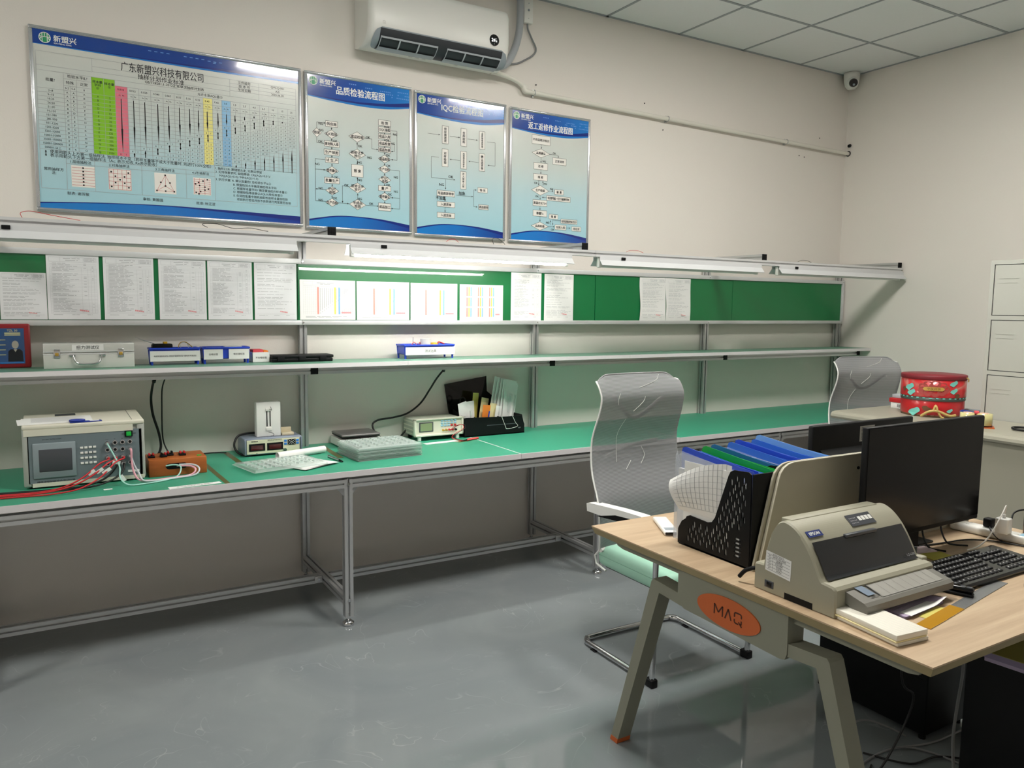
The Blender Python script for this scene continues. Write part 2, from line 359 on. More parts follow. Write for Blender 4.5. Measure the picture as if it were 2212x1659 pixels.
for a, b in zip(XP[:-1], XP[1:]):
    bw(MB().profile('x', a+.02, b-.02, -0.750, 0.691), 'front_beam', 'alu')
    bw(MB().profile('x', a+.02, b-.02, -0.037, 0.691), 'rear_beam', 'alu')
    bw(MB().profile('x', a+.02, b-.02, -0.385, 0.122), 'low_beam', 'alu')
    bw(MB().profile('x', a+.02, b-.02, -0.230, 1.181), 'shelf_beam', 'alu')
    br = bw(MB().rbox(b-.060, b-.0205, -.412, -.4055, .104, .140, .003), 'corner_bracket', 'alu')
    bw(MB().cyl((b-.04, -.412, .122), (b-.04, -.415, .122), .006, n=10), 'bolt', 'chrome', br)
# worktop panels with green mat and white edge strip
mat('mat_green', '3b9a7b', 0.42, noise=0.06, nscale=5); mat('edge_white', 'd9d6d8', 0.4); mat('board_core', 'd9d6d2', 0.6); mat('shelf_green', '5f8f79', 0.4, noise=0.03, nscale=5)
seams = [XL0, -3.545, -2.432, XR0]
mats_ = []
for a, b in zip(seams[:-1], seams[1:]):
    p = bw(MB().box(a+.001, b-.001, -.772, -.003, .7235, .747), 'worktop', 'board_core')
    mats_.append(bw(MB().box(a+.004, b-.004, -.771, -.003, .747, ZB), 'green_mat', 'mat_green', p))
    bw(MB().box(a+.001, b-.001, -.777, -.772, .7235, .7505), 'edge_strip', 'edge_white', p)
    if b < XR0-.1: bw(MB().box(b-.004, b+.004, -.772, -.004, .7472, .7504), 'seam_strip', 'edge_white', p)
mat('mark_tape', '5d5a2c', 0.35, coat=0.3)
for x0, y0, x1, y1, wd in ((-5.045, -.16, -5.022, -.772, .022), (-4.897, -.03, -4.885, -.36, .028), (-4.885, -.36, -4.60, -.345, .02), (-4.40, -.07, -4.415, -.45, .03), (-3.69, -.31, -3.545, -.26, .04)):
    d = Vector((x1-x0, y1-y0)).normalized(); n = Vector((-d.y, d.x))*wd/2
    bw(MB().add([(x0-n.x, y0-n.y, ZB+.0006), (x1-n.x, y1-n.y, ZB+.0006), (x1+n.x, y1+n.y, ZB+.0006), (x0+n.x, y0+n.y, ZB+.0006)], [(0,1,2,3)]), 'marking_tape', 'mark_tape', mats_[0])
# shelf
ZS = 1.222
for a, b in ((XL0, -4.0), (-4.0, -2.47), (-2.47, XR0)):
    p = bw(MB().box(a+.0005, b-.0005, -.332, -.060, 1.202, 1.220), 'shelf_board', 'board_core')
    bw(MB().box(a+.002, b-.002, -.332, -.060, 1.220, ZS), 'shelf_mat', 'shelf_green', p)
    bw(MB().box(a+.0005, b-.0005, -.337, -.332, 1.201, ZS+.0005), 'edge_strip', 'edge_white', p)
# notice boards and their two rails
for a, b in ((XL0, -4.52), (-4.515, -2.562), (-2.557, -1.30), (-1.297, -0.055)):
    bw(MB().box(a, b, -.071, -.060, 1.430, 1.738), 'notice_board', 'board_green')
def film_material():
    m = bpy.data.materials.new('clear_cover'); m.use_nodes = True; nt = m.node_tree
    t = nt.nodes.new('ShaderNodeBsdfTransparent'); g = nt.nodes.new('ShaderNodeBsdfGlossy'); g.inputs['Roughness'].default_value = .03
    mx = nt.nodes.new('ShaderNodeMixShader'); mx.inputs[0].default_value = .05
    nt.links.new(t.outputs[0], mx.inputs[1]); nt.links.new(g.outputs[0], mx.inputs[2]); nt.links.new(mx.outputs[0], nt.nodes['Material Output'].inputs['Surface']); MATS['clear_cover'] = m
film_material()
for a, b in ((-6.0, -5.66), (-4.51, -3.21)):
    bw(MB().grid(lambda u, v: (a+(b-a)*u, -.0802+.0053*v*v+.0003*math.sin(u*5)*v, 1.437+.294*v), 14, 8), 'clear_cover', 'clear_cover')
for a, b in zip(XP[:-1], XP[1:]):
    for z0, z1 in ((1.411, 1.436), (1.733, 1.760)):
        bw(MB().rbox(a-.012, b-.013, -.081, -.058, z0, z1, .0015), 'board_rail', 'alu_light')
bw(MB().rbox(-.0530, -.028, -.081, -.058, 1.411, 1.760, .0015), 'board_rail', 'alu_light')
for a, b in ((XL0, -2.938), (-2.936, XR0-.005)):
    bw(MB().profile('x', a, b, -.558, 1.831, .034), 'lamp_rail', 'alu_light')
# ------------------------------------------------------------------ work lamps under the rail
mat('lamp_white', 'd2d4d6', 0.35); mat('tube_off', 'e6e6e2', 0.3); mat('tube_on', 'ffffff', 0.4, emit=(1.0, 0.99, 0.96), es=TUBE_STRENGTH)
def work_lamp(x0, x1, lit, label):
    t = thing('work_lamp', label, 'lamp', ((x0+x1)/2, -.56, 1.755), 0, 'work lamps hung under the rail')
    o = [(-.5925, 1.814), (-.5275, 1.814), (-.5275, 1.795), (-.502, 1.764), (-.504, 1.762), (-.5295, 1.793), (-.5295, 1.812), (-.5905, 1.812), (-.5905, 1.793), (-.616, 1.762), (-.618, 1.764), (-.5925, 1.795)]
    MB().prism(o, 'x', x0, x1).build('hood', 'lamp_white', t, w=True)
    tb = MB().cyl((x0+.025, -.56, 1.766), (x1-.025, -.56, 1.766), .0125, n=14).build('tube', 'tube_on' if lit else 'tube_off', t, w=True)
    for xe in (x0+.008, x1-.032):
        s = MB().rbox(xe, xe+.024, -.572, -.548, 1.752, 1.811, .005).build('socket', 'white_plastic', t, w=True)
    for xe in (x0+.002, x1-.024):
        MB().box(xe, xe+.022, -.574, -.546, 1.811, 1.8145).build('hanger', 'alu', t, w=True)
    MB().rbox(x0+.155, x0+.185, -.598, -.5925, 1.798, 1.8145, .002).build('connector', 'black_plastic', t, w=True)
    return t
work_lamp(-5.955, -4.66, False, 'unlit work lamp below the big left wall chart')
work_lamp(-4.405, -3.115, True, 'lit work lamp with a glowing tube')
work_lamp(-2.92, -1.585, False, 'unlit work lamp, second from the right end of the rail')
work_lamp(-1.415, -.03, False, 'unlit work lamp at the right end of the rail')
# stray wire ends on top of the rail
def wire(name, pts, r, m, label, cat='wire', group=None, n=6):
    return tag(MB().tube(pts, r, n).build(name, m), label, cat, group)
ZR = 1.849
wire('wire', [(-5.73, -.552, ZR), (-5.735, -.548, ZR+.02), (-5.70, -.552, ZR+.028), (-5.64, -.556, ZR+.018), (-5.58, -.56, ZR+.009), (-5.53, -.56, ZR+.002)], .0012, 'red_plastic', 'thin red wire on the lamp rail below the big chart')
wire('wire', [(-5.04, -.552, ZR+.004), (-5.06, -.548, ZR+.018), (-5.0, -.552, ZR+.022), (-4.93, -.556, ZR+.006), (-4.86, -.556, ZR+.012), (-4.80, -.556, ZR+.004), (-4.78, -.555, ZR+.002)], .0013, 'cable_black', 'thin black wire on the lamp rail below the big chart')
wire('wire', [(-3.88, -.556, ZR+.002), (-3.86, -.556, ZR+.014), (-3.83, -.556, ZR+.015), (-3.81, -.556, ZR+.002)], .0012, 'red_plastic', 'thin red wire on the rail over the glowing lamp')
wire('wire', [(-3.60, -.556, ZR+.002), (-3.605, -.55, ZR+.03), (-3.575, -.556, ZR+.034), (-3.54, -.562, ZR+.01), (-3.535, -.56, ZR+.003)], .0013, 'cable_black', 'thin black wire on the rail over the glowing lamp')
wire('wire', [(-2.70, -.556, ZR+.002), (-2.67, -.556, ZR+.012), (-2.61, -.556, ZR+.013), (-2.57, -.556, ZR+.002)], .0012, 'red_plastic', 'thin red wire on the rail right of the wall charts')
wire('wire', [(-1.19, -.556, ZR+.002), (-1.15, -.556, ZR+.014), (-1.09, -.556, ZR+.013), (-1.05, -.556, ZR+.002)], .0013, 'cable_black', 'thin black wire on the rail near the right wall')
FLOW={2:([('b',0.2357,0.6841,0.108,0.0365,'供应商'),('b',0.2357,0.5561,0.1342,0.0366,'原材料入库'),('b',0.234,0.5024,0.1359,0.0366,'生产领用'),('b',0.2357,0.4512,0.1178,0.033,'试 生 产'),('b',0.234,0.3207,0.1359,0.0378,'批量生产'),('d',0.1031,0.6195,0.0802,0.0586,'特采'),('d',0.234,0.6195,0.1227,0.0548,'IQC检验'),('d',0.2357,0.3854,0.1178,0.0524,'首件确认'),('d',0.2357,0.2549,0.1195,0.0549,'IPQC\n巡检'),('d',0.234,0.178,0.1195,0.0525,'生产自检'),('d',0.4697,0.622,0.1571,0.0683,'成品检验'),('d',0.4697,0.5085,0.1571,0.0695,'返修让步\n放行'),('b',0.4697,0.4,0.108,0.0804,'报 废'),('d',0.4697,0.2878,0.1571,0.0683,'返修让步\n放行'),('d',0.4697,0.178,0.1571,0.0707,'半成品\n检验'),('b',0.7316,0.7366,0.1194,0.0378,'出 货'),('b',0.7316,0.6915,0.1194,0.0366,'OQC抽检'),('b',0.7316,0.6476,0.1211,0.0341,'成品入库'),('b',0.7316,0.6012,0.1211,0.0366,'成品检查'),('b',0.7316,0.5585,0.1211,0.0317,'成品包装'),('d',0.73,0.4976,0.1211,0.0537,'成品检验'),('d',0.73,0.4293,0.1211,0.0537,'生产自检'),('d',0.7316,0.3598,0.1211,0.0537,'IPQC\n巡检'),('b',0.73,0.3012,0.1227,0.0354,'量 产'),('d',0.73,0.2451,0.1211,0.0549,'首件确认'),('b',0.73,0.1756,0.1227,0.0512,'成品加工')],[([(0.2357,0.6646),(0.2357,0.6463)],1),([(0.2357,0.5915),(0.2357,0.5744)],1),([(0.2357,0.5378),(0.2357,0.5207)],1),([(0.2357,0.4841),(0.2357,0.4671)],1),([(0.2357,0.4341),(0.2357,0.4122)],1),([(0.2357,0.3598),(0.2357,0.339)],1),([(0.2357,0.3024),(0.2357,0.2817)],1),([(0.234,0.2268),(0.234,0.2049)],1),([(0.1031,0.6488),(0.1031,0.6854),(0.1833,0.6854)],1),([(0.1015,0.5915),(0.1015,0.5549),(0.1686,0.5549)],0),([(0.1751,0.4512),(0.0851,0.4512),(0.0851,0.1817),(0.1768,0.1817)],0),([(0.0851,0.3854),(0.1768,0.3854)],1),([(0.1768,0.2585),(0.0851,0.2585)],1),([(0.4697,0.5451),(0.4697,0.5866)],1),([(0.4697,0.472),(0.4697,0.4415)],1),([(0.4697,0.3232),(0.4697,0.3585)],1),([(0.4714,0.2134),(0.4714,0.2512)],1),([(0.5499,0.6207),(0.6088,0.6207),(0.6088,0.5561),(0.6694,0.5561)],1),([(0.293,0.1793),(0.3895,0.1793)],1),([(0.3912,0.2927),(0.329,0.2927),(0.329,0.1805)],1),([(0.5499,0.178),(0.6694,0.178)],1),([(0.7316,0.7085),(0.7316,0.7195)],1),([(0.7316,0.6646),(0.7316,0.6744)],1),([(0.7316,0.6195),(0.7316,0.6305)],1),([(0.7316,0.5744),(0.7316,0.5841)],1),([(0.7316,0.5256),(0.7316,0.5427)],1),([(0.73,0.4561),(0.73,0.4707)],1),([(0.73,0.3866),(0.73,0.4024)],1),([(0.73,0.3195),(0.73,0.3329)],1),([(0.73,0.272),(0.73,0.2841)],1),([(0.73,0.2012),(0.73,0.2171)],1),([(0.7921,0.6927),(0.8527,0.6927),(0.8527,0.4988),(0.7938,0.4988)],1),([(0.7921,0.6049),(0.8265,0.6049),(0.8265,0.5549),(0.7938,0.5549)],1),([(0.7905,0.4293),(0.8773,0.4293),(0.8773,0.1695),(0.7921,0.1695)],1),([(0.8789,0.2427),(0.7938,0.2427)],1)],[('NG',0.1391,0.678),('NG',0.1424,0.6378),('OK',0.1342,0.5646),('OK',0.2668,0.578),('NG',0.1047,0.4183),('OK',0.27,0.3439),('NG',0.1326,0.2646),('OK',0.2602,0.2073),('NG',0.1309,0.189),('OK',0.5712,0.628),('OK',0.4975,0.5646),('NG',0.5859,0.4963),('NG',0.491,0.4573),('NG',0.491,0.3415),('OK',0.3666,0.2988),('NG',0.4894,0.2171),('OK',0.599,0.1902),('OK',0.7594,0.7122),('NG',0.8331,0.6695),('OK',0.7594,0.6232),('NG',0.8101,0.6073),('OK',0.7643,0.5244),('OK',0.7676,0.4549),('NG',0.8396,0.3829),('OK',0.7643,0.3256),('NG',0.8396,0.2866),('OK',0.7791,0.2634)]),3:([('b',0.3228,0.723,0.0663,0.1225,'供\n应\n商\n送\n货'),('b',0.5232,0.7218,0.0629,0.1262,'仓\n库\n收\n料'),('b',0.7268,0.7181,0.0629,0.1275,'品\n质\n接\n收\n送\n货\n单'),('b',0.3212,0.5625,0.0646,0.1238,'对\n样\n检\n验'),('b',0.5232,0.5613,0.0645,0.125,'找\n到\n相\n应\n的\n样\n件'),('b',0.7268,0.56,0.0645,0.125,'确\n认\n送\n货\n单'),('b',0.5199,0.4179,0.0629,0.1262,'开\n入\n库\n单\n入\n库'),('b',0.3311,0.3125,0.1904,0.0404,'写品质异常单'),('b',0.7368,0.3603,0.1109,0.0356,'特 采'),('b',0.3328,0.2353,0.192,0.0368,'入退货单'),('b',0.3328,0.1581,0.1904,0.0368,'入退货单'),('b',0.7483,0.2377,0.1125,0.0355,'挑选使用')],[([(0.1358,0.7181),(0.2682,0.7181)],1),([(0.3709,0.7181),(0.4818,0.7181)],1),([(0.5629,0.7157),(0.6772,0.7157)],1),([(0.7815,0.7132),(0.8758,0.7132),(0.8758,0.5453),(0.7914,0.5453)],1),([(0.6887,0.5576),(0.5762,0.5576)],1),([(0.4834,0.5564),(0.3709,0.5564)],1),([(0.255,0.5613),(0.1755,0.5613),(0.1755,0.4154),(0.4321,0.4154)],1),([(0.3262,0.4118),(0.3262,0.3407)],1),([(0.4437,0.3076),(0.6308,0.3076)],1),([(0.6374,0.3064),(0.6374,0.3578),(0.6689,0.3578)],1),([(0.6374,0.3064),(0.6374,0.2365),(0.6805,0.2365)],1),([(0.3228,0.2917),(0.3228,0.2561)],1),([(0.3228,0.2157),(0.3228,0.1789)],1)],[('OK',0.3841,0.4338),('NG',0.2848,0.3725),('加急',0.505,0.3248),('不加急',0.2765,0.2782)]),4:([('b',0.3769,0.7855,0.2232,0.0665,'不良品统计标识'),('d',0.3769,0.6868,0.2215,0.0678,'品质确认'),('b',0.6099,0.6412,0.1703,0.0518,'正常流转'),('b',0.3769,0.5882,0.1702,0.0505,'送 修'),('b',0.3752,0.5055,0.1703,0.0493,'维 修'),('d',0.3752,0.4057,0.2182,0.0765,'生产检验'),('b',0.6116,0.4057,0.114,0.0382,'报 废'),('b',0.6066,0.3539,0.3008,0.0382,'电芯烧坏最后一行打下面放附字母R'),('b',0.3736,0.3095,0.1736,0.0468,'高温老化72H'),('b',0.3752,0.2306,0.1719,0.0468,'静置7x'),('b',0.5455,0.2133,0.1124,0.0358,'报 废'),('b',0.7455,0.1837,0.2115,0.0345,'内外包装贴黄色标识区分'),('d',0.3769,0.1332,0.2166,0.0654,'品质检验'),('b',0.638,0.1344,0.1422,0.0382,'包装入库'),('b',0.8413,0.1307,0.1206,0.0358,'待出货')],[([(0.3818,0.7509),(0.3818,0.7201)],1),([(0.4876,0.688),(0.5934,0.688),(0.5934,0.6671)],1),([(0.3785,0.651),(0.3785,0.6141)],1),([(0.3785,0.5623),(0.3785,0.529)],1),([(0.3554,0.4784),(0.3554,0.4427)],1),([(0.4066,0.4439),(0.4066,0.4797)],1),([(0.3752,0.3674),(0.3752,0.3342)],1),([(0.4843,0.4094),(0.5388,0.4094)],1),([(0.4562,0.3551),(0.3983,0.3551)],1),([(0.3752,0.2861),(0.3752,0.2552)],1),([(0.3769,0.2059),(0.3769,0.1677)],1),([(0.4876,0.1356),(0.5603,0.1356)],1),([(0.7107,0.1344),(0.7636,0.1344)],1),([(0.5091,0.1467),(0.5091,0.185)],1),([(0.6397,0.1874),(0.5372,0.1874),(0.5372,0.148)],1)],[('OK',0.5438,0.6991),('NG',0.4182,0.6289),('OK',0.319,0.4587),('NG',0.4364,0.4599),('NG',0.5157,0.4242),('OK',0.3372,0.3576),('NG',0.4744,0.164),('OK',0.5372,0.1134)])}
# ------------------------------------------------------------------ wall charts
mat('logo_green', '2f9d6b', 0.4); mat('logo_white', 'f2f7f4', 0.4); mat('print_white', 'eef1ef', 0.35)
mat('navy', '0d2a86', 0.16, coat=0.9); mat('sky_blue', '1f7fd6', 0.16, coat=0.9); mat('frame_silver', 'cfd1d4', 0.25, 0.8)
for k, c in (('hl_green', '8fce2e'), ('hl_pink', 'ee7f92'), ('hl_yellow', 'f3ea8e'), ('hl_blue', '8fc4ea'), ('hl_cream', 'f3efe9')): mat(k, c, 0.35)
mat('dot_blue', '5f9fe6', 0.3)
def logo(sh, t, u, v, r, size):
    """green disc with white strokes, the three characters and the small Latin line"""
    g = MB(); n = 28; asp = sh.w/sh.h
    sh.poly(g, [(u+r*math.cos(2*math.pi*i/n), v+r*asp*math.sin(2*math.pi*i/n)) for i in range(n)], .0012)
    g.build('logo_disc', 'logo_green', t, w=True)
    m = MB()
    for i in range(n):
        a, b = 2*math.pi*i/n, 2*math.pi*(i+1)/n
        sh.seg(m, (u+r*.93*math.cos(a), v+r*.93*asp*math.sin(a)), (u+r*.93*math.cos(b), v+r*.93*asp*math.sin(b)), r*sh.w*.13, .0016)
    wl = r*sh.w*.13
    sh.seg(m, (u-r*.85, v+r*.15*asp), (u+r*.85, v+r*.15*asp), wl, .0016)
    for k in (-.42, .42): sh.seg(m, (u+r*k, v+r*.8*asp), (u+r*k, v-r*.75*asp), wl, .0016)
    sh.seg(m, (u, v+r*.95*asp), (u, v+r*.15*asp), wl, .0016)
    for k in (-1, 1): sh.seg(m, (u+r*.42*k, v+r*.15*asp), (u+r*.82*k, v-r*.35*asp), wl, .0016)
    sh.text(m, '新盟兴', u+r*1.45, v+r*.12*asp, size, .0014, 0.02, left=True)
    sh.text(m, 'XIN MENG XING', u+r*1.45, v-r*.78*asp, size*.30, .0014, 0.015, fit=size*2.9, left=True)
    stuff(m.build('logo_lettering', 'logo_white', t, w=True))
def poster(x0, x1, z0, z1, label, top, ribbon_name):
    t = thing('wall_chart', label, 'wall chart', ((x0+x1)/2, -.008, z0), 0, 'framed charts on the back wall')
    fw = .016
    pm = gradient_mat('chart_print_'+ribbon_name, 'Z', 0.02, z1-z0-.05, [(0.0, 'a8d8e6'), (0.35, 'bfdee6'), (0.62, 'd6dfdc'), (1.0, 'dfdfd8')], 0.25, 0.8)
    MB().box(x0+.004, x1-.004, -.014, -.002, z0+.004, z1-.004).build('print_panel', pm, t, w=True)
    f = MB()
    for a, b, c, d in ((x0, x1, z0, z0+fw), (x0, x1, z1-fw, z1), (x0, x0+fw, z0+fw, z1-fw), (x1-fw, x1, z0+fw, z1-fw)):
        f.rbox(a, b, -.020, -.002, c, d, .004)
        if b-a > d-c: f.rbox(a+.005, b-.005, -.0225, -.018, (c+d)/2-.003, (c+d)/2+.003, .002)
        else: f.rbox((a+b)/2-.003, (a+b)/2+.003, -.0225, -.018, c, d, .002)
    f.build('frame', 'frame_silver', t, w=True)
    return t, Sheet((x0, -.0142, z0), (1, 0, 0), (0, 0, 1), x1-x0, z1-z0)
def curve(pts, n=20, lo=None, hi=None):
    """smooth v(u) through control points, sampled"""
    out = []
    us = [p[0] for p in pts]
    for i in range(n+1):
        u = us[0]+(us[-1]-us[0])*i/n
        P = catmull([(a, b, 0) for a, b in pts], 12)
        j = min(range(len(P)-1), key=lambda k: 0 if P[k].x <= u <= P[k+1].x else min(abs(P[k].x-u), abs(P[k+1].x-u))+1)
        q = 0 if P[j+1].x == P[j].x else (u-P[j].x)/(P[j+1].x-P[j].x)
        out.append((u, P[j].y+(P[j+1].y-P[j].y)*q))
    return out
def bands(t, sh, small):
    W_ = sh.w
    E_ = .014/W_; a, b = E_, 1-E_
    vt = 1-.014/sh.h; vb = .014/sh.h
    bl = gradient_mat('blue_ribbon_%d' % round(t.location.x*1000), 'X', -W_/2, W_/2, [(0.0, '0c3c98'), (0.45, '1352b4'), (1.0, '1f86dc')] if small else [(0.0, '0c44a0'), (0.6, '0d3f9b'), (1.0, '123f9e')], 0.14, 1.0)
    bb = gradient_mat('blue_foot_%d' % round(t.location.x*1000), 'X', -W_/2, W_/2, [(0.0, '1184d8'), (0.45, '0f78d0'), (1.0, '0f2f94')], 0.16, 1.0)
    top = lambda c: [(u, vt) for u, _ in c]; bot = lambda c: [(u, vb) for u, _ in c]
    if small:
        c1 = curve([(a, .846), (.25, .832), (.5, .824), (.75, .830), (b, .856)]); c2 = curve([(a, .853), (.25, .842), (.5, .838), (.75, .846), (b, .866)]); c3 = curve([(a, .856), (.25, .850), (.5, .850), (.75, .866), (b, .892)])
        f1 = curve([(a, .062), (.25, .092), (.45, .098), (.7, .090), (b, .064)]); f2 = curve([(a, .050), (.25, .084), (.45, .092), (.7, .078), (b, .040)])
    else:
        c1 = curve([(a, .903), (.3, .900), (.6, .898), (b, .903)]); c2 = curve([(a, .907), (.3, .907), (.6, .907), (b, .916)]); c3 = curve([(a, .910), (.3, .912), (.6, .918), (b, .935)])
        f1 = curve([(a, .050), (.2, .066), (.45, .077), (.7, .073), (b, .066)]); f2 = curve([(a, .042), (.2, .061), (.45, .071), (.7, .058), (b, .036)])
    for c, m, d, nm in ((c1, 'sky_blue', .0003, 'ribbon_edge'), (c2, 'navy', .0006, 'ribbon_shade'), (c3, bl, .0009, 'ribbon')):
        g = MB(); sh.strip(g, top(c), c, d); g.build(nm, m, t, w=True)
    for c, m, d, nm in ((f1, 'navy', .0003, 'foot_edge'), (f2, bb, .0006, 'foot_ribbon')):
        g = MB(); sh.strip(g, c, bot(c), d); g.build(nm, m, t, w=True)
    g = MB(); random.seed(3)
    for (u0, v0, n) in (((.40, .955, 4), (.55, .945, 4), (.69, .94, 6), (.67, .925, 2), (.75, .925, 4), (.86, .95, 6), (.86, .93, 1), (.93, .93, 3), (.80, .91, 1), (.85, .91, 7)) if small else ((.40, .958, 4), (.53, .957, 4), (.62, .953, 3), (.64, .945, 1))):
        for k in range(n):
            s_ = .013 if small else .014
            sh.rect(g, u0+k*(.018 if small else .022), v0, u0+k*(.018 if small else .022)+s_*.8, v0+(.006 if small else .004), .0011)
    stuff(g.build('ribbon_pattern', 'dot_blue', t, w=True))
def flow_chart(n, t, sh, tsize, lsize, bold):
    B, L, Tx = FLOW[n]; fill = MB(); ln = MB(); tx = MB(); th = .0016
    for k, cx, cy, w_, h_, body in B:
        pts = [(cx-w_/2, cy-h_/2), (cx+w_/2, cy-h_/2), (cx+w_/2, cy+h_/2), (cx-w_/2, cy+h_/2)] if k == 'b' else [(cx, cy-h_/2), (cx+w_/2, cy), (cx, cy+h_/2), (cx-w_/2, cy)]
        fill = MB(); sh.poly(fill, pts, .0006); bx_ = fill.build('flow_box' if k == 'b' else 'flow_diamond', 'hl_cream', t, w=True); tx = MB()
        for i in range(4): sh.seg(ln, pts[i], pts[(i+1) % 4], th, .0012)
        rows = body.count('\n')+1; s_ = tsize
        if rows > 2: s_ = min(tsize, h_*sh.h/rows*.84)
        sh.text(tx, body, cx, cy, s_, .0014, bold, fit=w_*sh.w*(.9 if k == 'b' else .82)); stuff(tx.build('box_lettering', 'ink_black', bx_, w=True))
    for pts, arrow in L:
        for i in range(len(pts)-1): sh.seg(ln, pts[i], pts[i+1], th, .0009)
        if arrow: sh.head(ln, pts[-2], pts[-1], .010, .001)
    tx = MB()
    for body, u, v in Tx: sh.text(tx, body, u, v, lsize, .0014, bold*.6)
    stuff(ln.build('flow_lines', 'ink', t, w=True)); stuff(tx.build('flow_lettering', 'ink_black', t, w=True))
for n, x0, x1, z0, z1, title, label, (tu, tv, tw) in (
    (2, -4.449, -3.838, 1.927, 2.747, '品质检验流程图', 'framed blue flow chart headed 品质检验流程图, densest of the three narrow charts', (.507, .906, .45)),
    (3, -3.822, -3.218, 1.922, 2.738, 'IQC检验流程图', 'framed blue flow chart headed IQC检验流程图, middle one of the three narrow charts', (.507, .910, .45)),
    (4, -3.192, -2.587, 1.921, 2.732, '返工返修作业流程图', 'framed blue flow chart headed 返工返修作业流程图, rightmost wall chart', (.493, .885, .55))):
    t, sh = poster(x0, x1, z0, z1, label, True, str(n)); bands(t, sh, True)
    logo(sh, t, .078, .944, .038, .030)
    g = MB(); sh.text(g, title, tu, tv, .046, .0016, .02, fit=tw*sh.w); stuff(g.build('title_lettering', 'logo_white', t, w=True))
    flow_chart(n, t, sh, .0185 if n == 2 else .0175, .017 if n != 3 else .022, .022)
# the wide sampling table
t, sh = poster(-5.684, -4.466, 1.9325, 2.750, 'big framed sampling-plan table chart with green, pink, yellow and blue columns, leftmost wall chart', True, '1'); bands(t, sh, False)
logo(sh, t, .0515, .941, .0195, .031)
COL = [.0197, .1059, .1273, .1478, .1979, .2397, .2783, .321, .3612, .4039, .4483, .4893, .5263, .5616, .5977, .6338, .67, .7053, .743, .7824, .8218, .8604, .899, .9392, .9752]
RT, RB = .672, .341; NR = 15; rh = (RT-RB)/NR
for (a, b, lo, hi, m) in ((4, 6, RB, .765, 'hl_green'), (6, 7, RB, .735, 'hl_pink'), (14, 15, RB, .735, 'hl_yellow'), (16, 17, RB, .735, 'hl_blue')):
    g = MB(); sh.rect(g, COL[a], lo, COL[b], hi, .0004); g.build('highlight_column', m, t, w=True)
ln = MB(); lt = .0013
def hl(u0, u1, v): sh.seg(ln, (u0, v), (u1, v), lt, .0008)
def vl(u, v0, v1): sh.seg(ln, (u, v0), (u, v1), lt, .0008)
L_, R_ = .0197, .9752
for v in (.867, .128): hl(L_, R_, v)
vl(L_, .128, .867); vl(R_, .128, .867)
vl(.2024, .795, .867); hl(L_, .2024, .793); hl(L_, R_, .766); hl(.2024, .7036, .824); hl(.2024, .7036, .795)
for v in (.8445, .8235, .802): hl(.7036, R_, v)
vl(.7036, .766, .867); vl(.821, .766, .867)
hl(COL[6], R_, .735); hl(COL[6], R_, .698); hl(COL[1], COL[4], .735); hl(COL[1], COL[4], .698)
for k in range(NR+1): hl(L_, R_, RT-k*rh)
for i, c in enumerate(COL[1:-1]): vl(c, RB, .766 if i in (0, 3, 4, 5) else (.735 if i > 4 or i == 2 else .698))
for i in range(6, 24): vl((COL[i]+COL[i+1])/2, RB, .698)
vl(.1035, .128, .298); hl(.1035, .6363, .272); hl(.1035, .6363, .298); hl(.6363, R_, .341); vl(.6363, .128, .341)
for u in (.1979, .3621, .5255): vl(u, .128, .298)
stuff(ln.build('table_lines', 'ink_faint', t, w=True))
tx = MB(); big = MB()
sh.text(big, '广东新盟兴科技有限公司', .4516, .850, .046, .001, .004, fit=.30*sh.w)
sh.text(big, '抽样计划作业标准', .444, .8055, .026, .001, .004); sh.text(tx, 'GB/T28281.1-2012正常单次抽样计划表', .494, .781, .016, .001, .002)
sh.text(tx, '允许水准AQL值⑤', .6256, .7517, .015)
for v, a, b in ((.856, '文件编号', 'QW-Q-001'), (.834, '版 本 号', 'A/0'), (.8128, '生效日期', '2025.06.30')): sh.text(tx, a, .762, v, .016); sh.text(tx, b, .898, v, .0145)
sh.text(tx, '批量?', .0628, .72, .016); sh.text(tx, '检验水平IL?', .152, .751, .016); sh.text(tx, '特殊', .1268, .716, .016); sh.text(tx, '正常', .1728, .716, .016)
for u, s_ in ((.1166, 'S-2'), (.1375, 'S-4'), (.1728, 'II')): sh.text(tx, s_, u, .685, .012)
sh.text(tx, '样本量\n字码\n③', .2188, .725, .014, bold=.006); sh.text(tx, '样本量\n④', .259, .73, .014, bold=.006)
rows = ['2~8', '9~15', '16-25', '26-50', '51-90', '91-150', '151-280', '281-500', '501-1200', '1201-3200', '3201-10000', '10001-35000', '35001-150000', '150001-500000', '500001-以上']
A1 = 'AAABBBCCCDDDEEE'; A2 = 'AABCCDEEFGGHJJK'; A3 = 'ABCDEFGHJKLMNPQ'; SN = [2, 3, 5, 8, 13, 20, 32, 50, 80, 125, 200, 315, 500, 800, 1250]
for k in range(NR):
    v = RT-(k+.5)*rh
    sh.text(tx, rows[k], .0628, v, .0125); sh.text(tx, A1[k], .1166, v, .012); sh.text(tx, A2[k], .1375, v, .012); sh.text(tx, A3[k], .1728, v, .012)
    sh.text(tx, A3[k], .2188, v, .012, bold=.004); sh.text(tx, str(SN[k]), .259, v, .012, bold=.004)
AQ = ['0.010', '0.015', '0.025', '0.040', '0.065', '0.10', '0.15', '0.25', '0.40', '0.65', '1.0', '1.5', '2.5', '4.0', '6.5', '10', '15', '25']
AC = [(0, 1), None, None, (1, 2), (2, 3), (3, 4), (5, 6), (7, 8), (10, 11), (14, 15), (21, 22)]
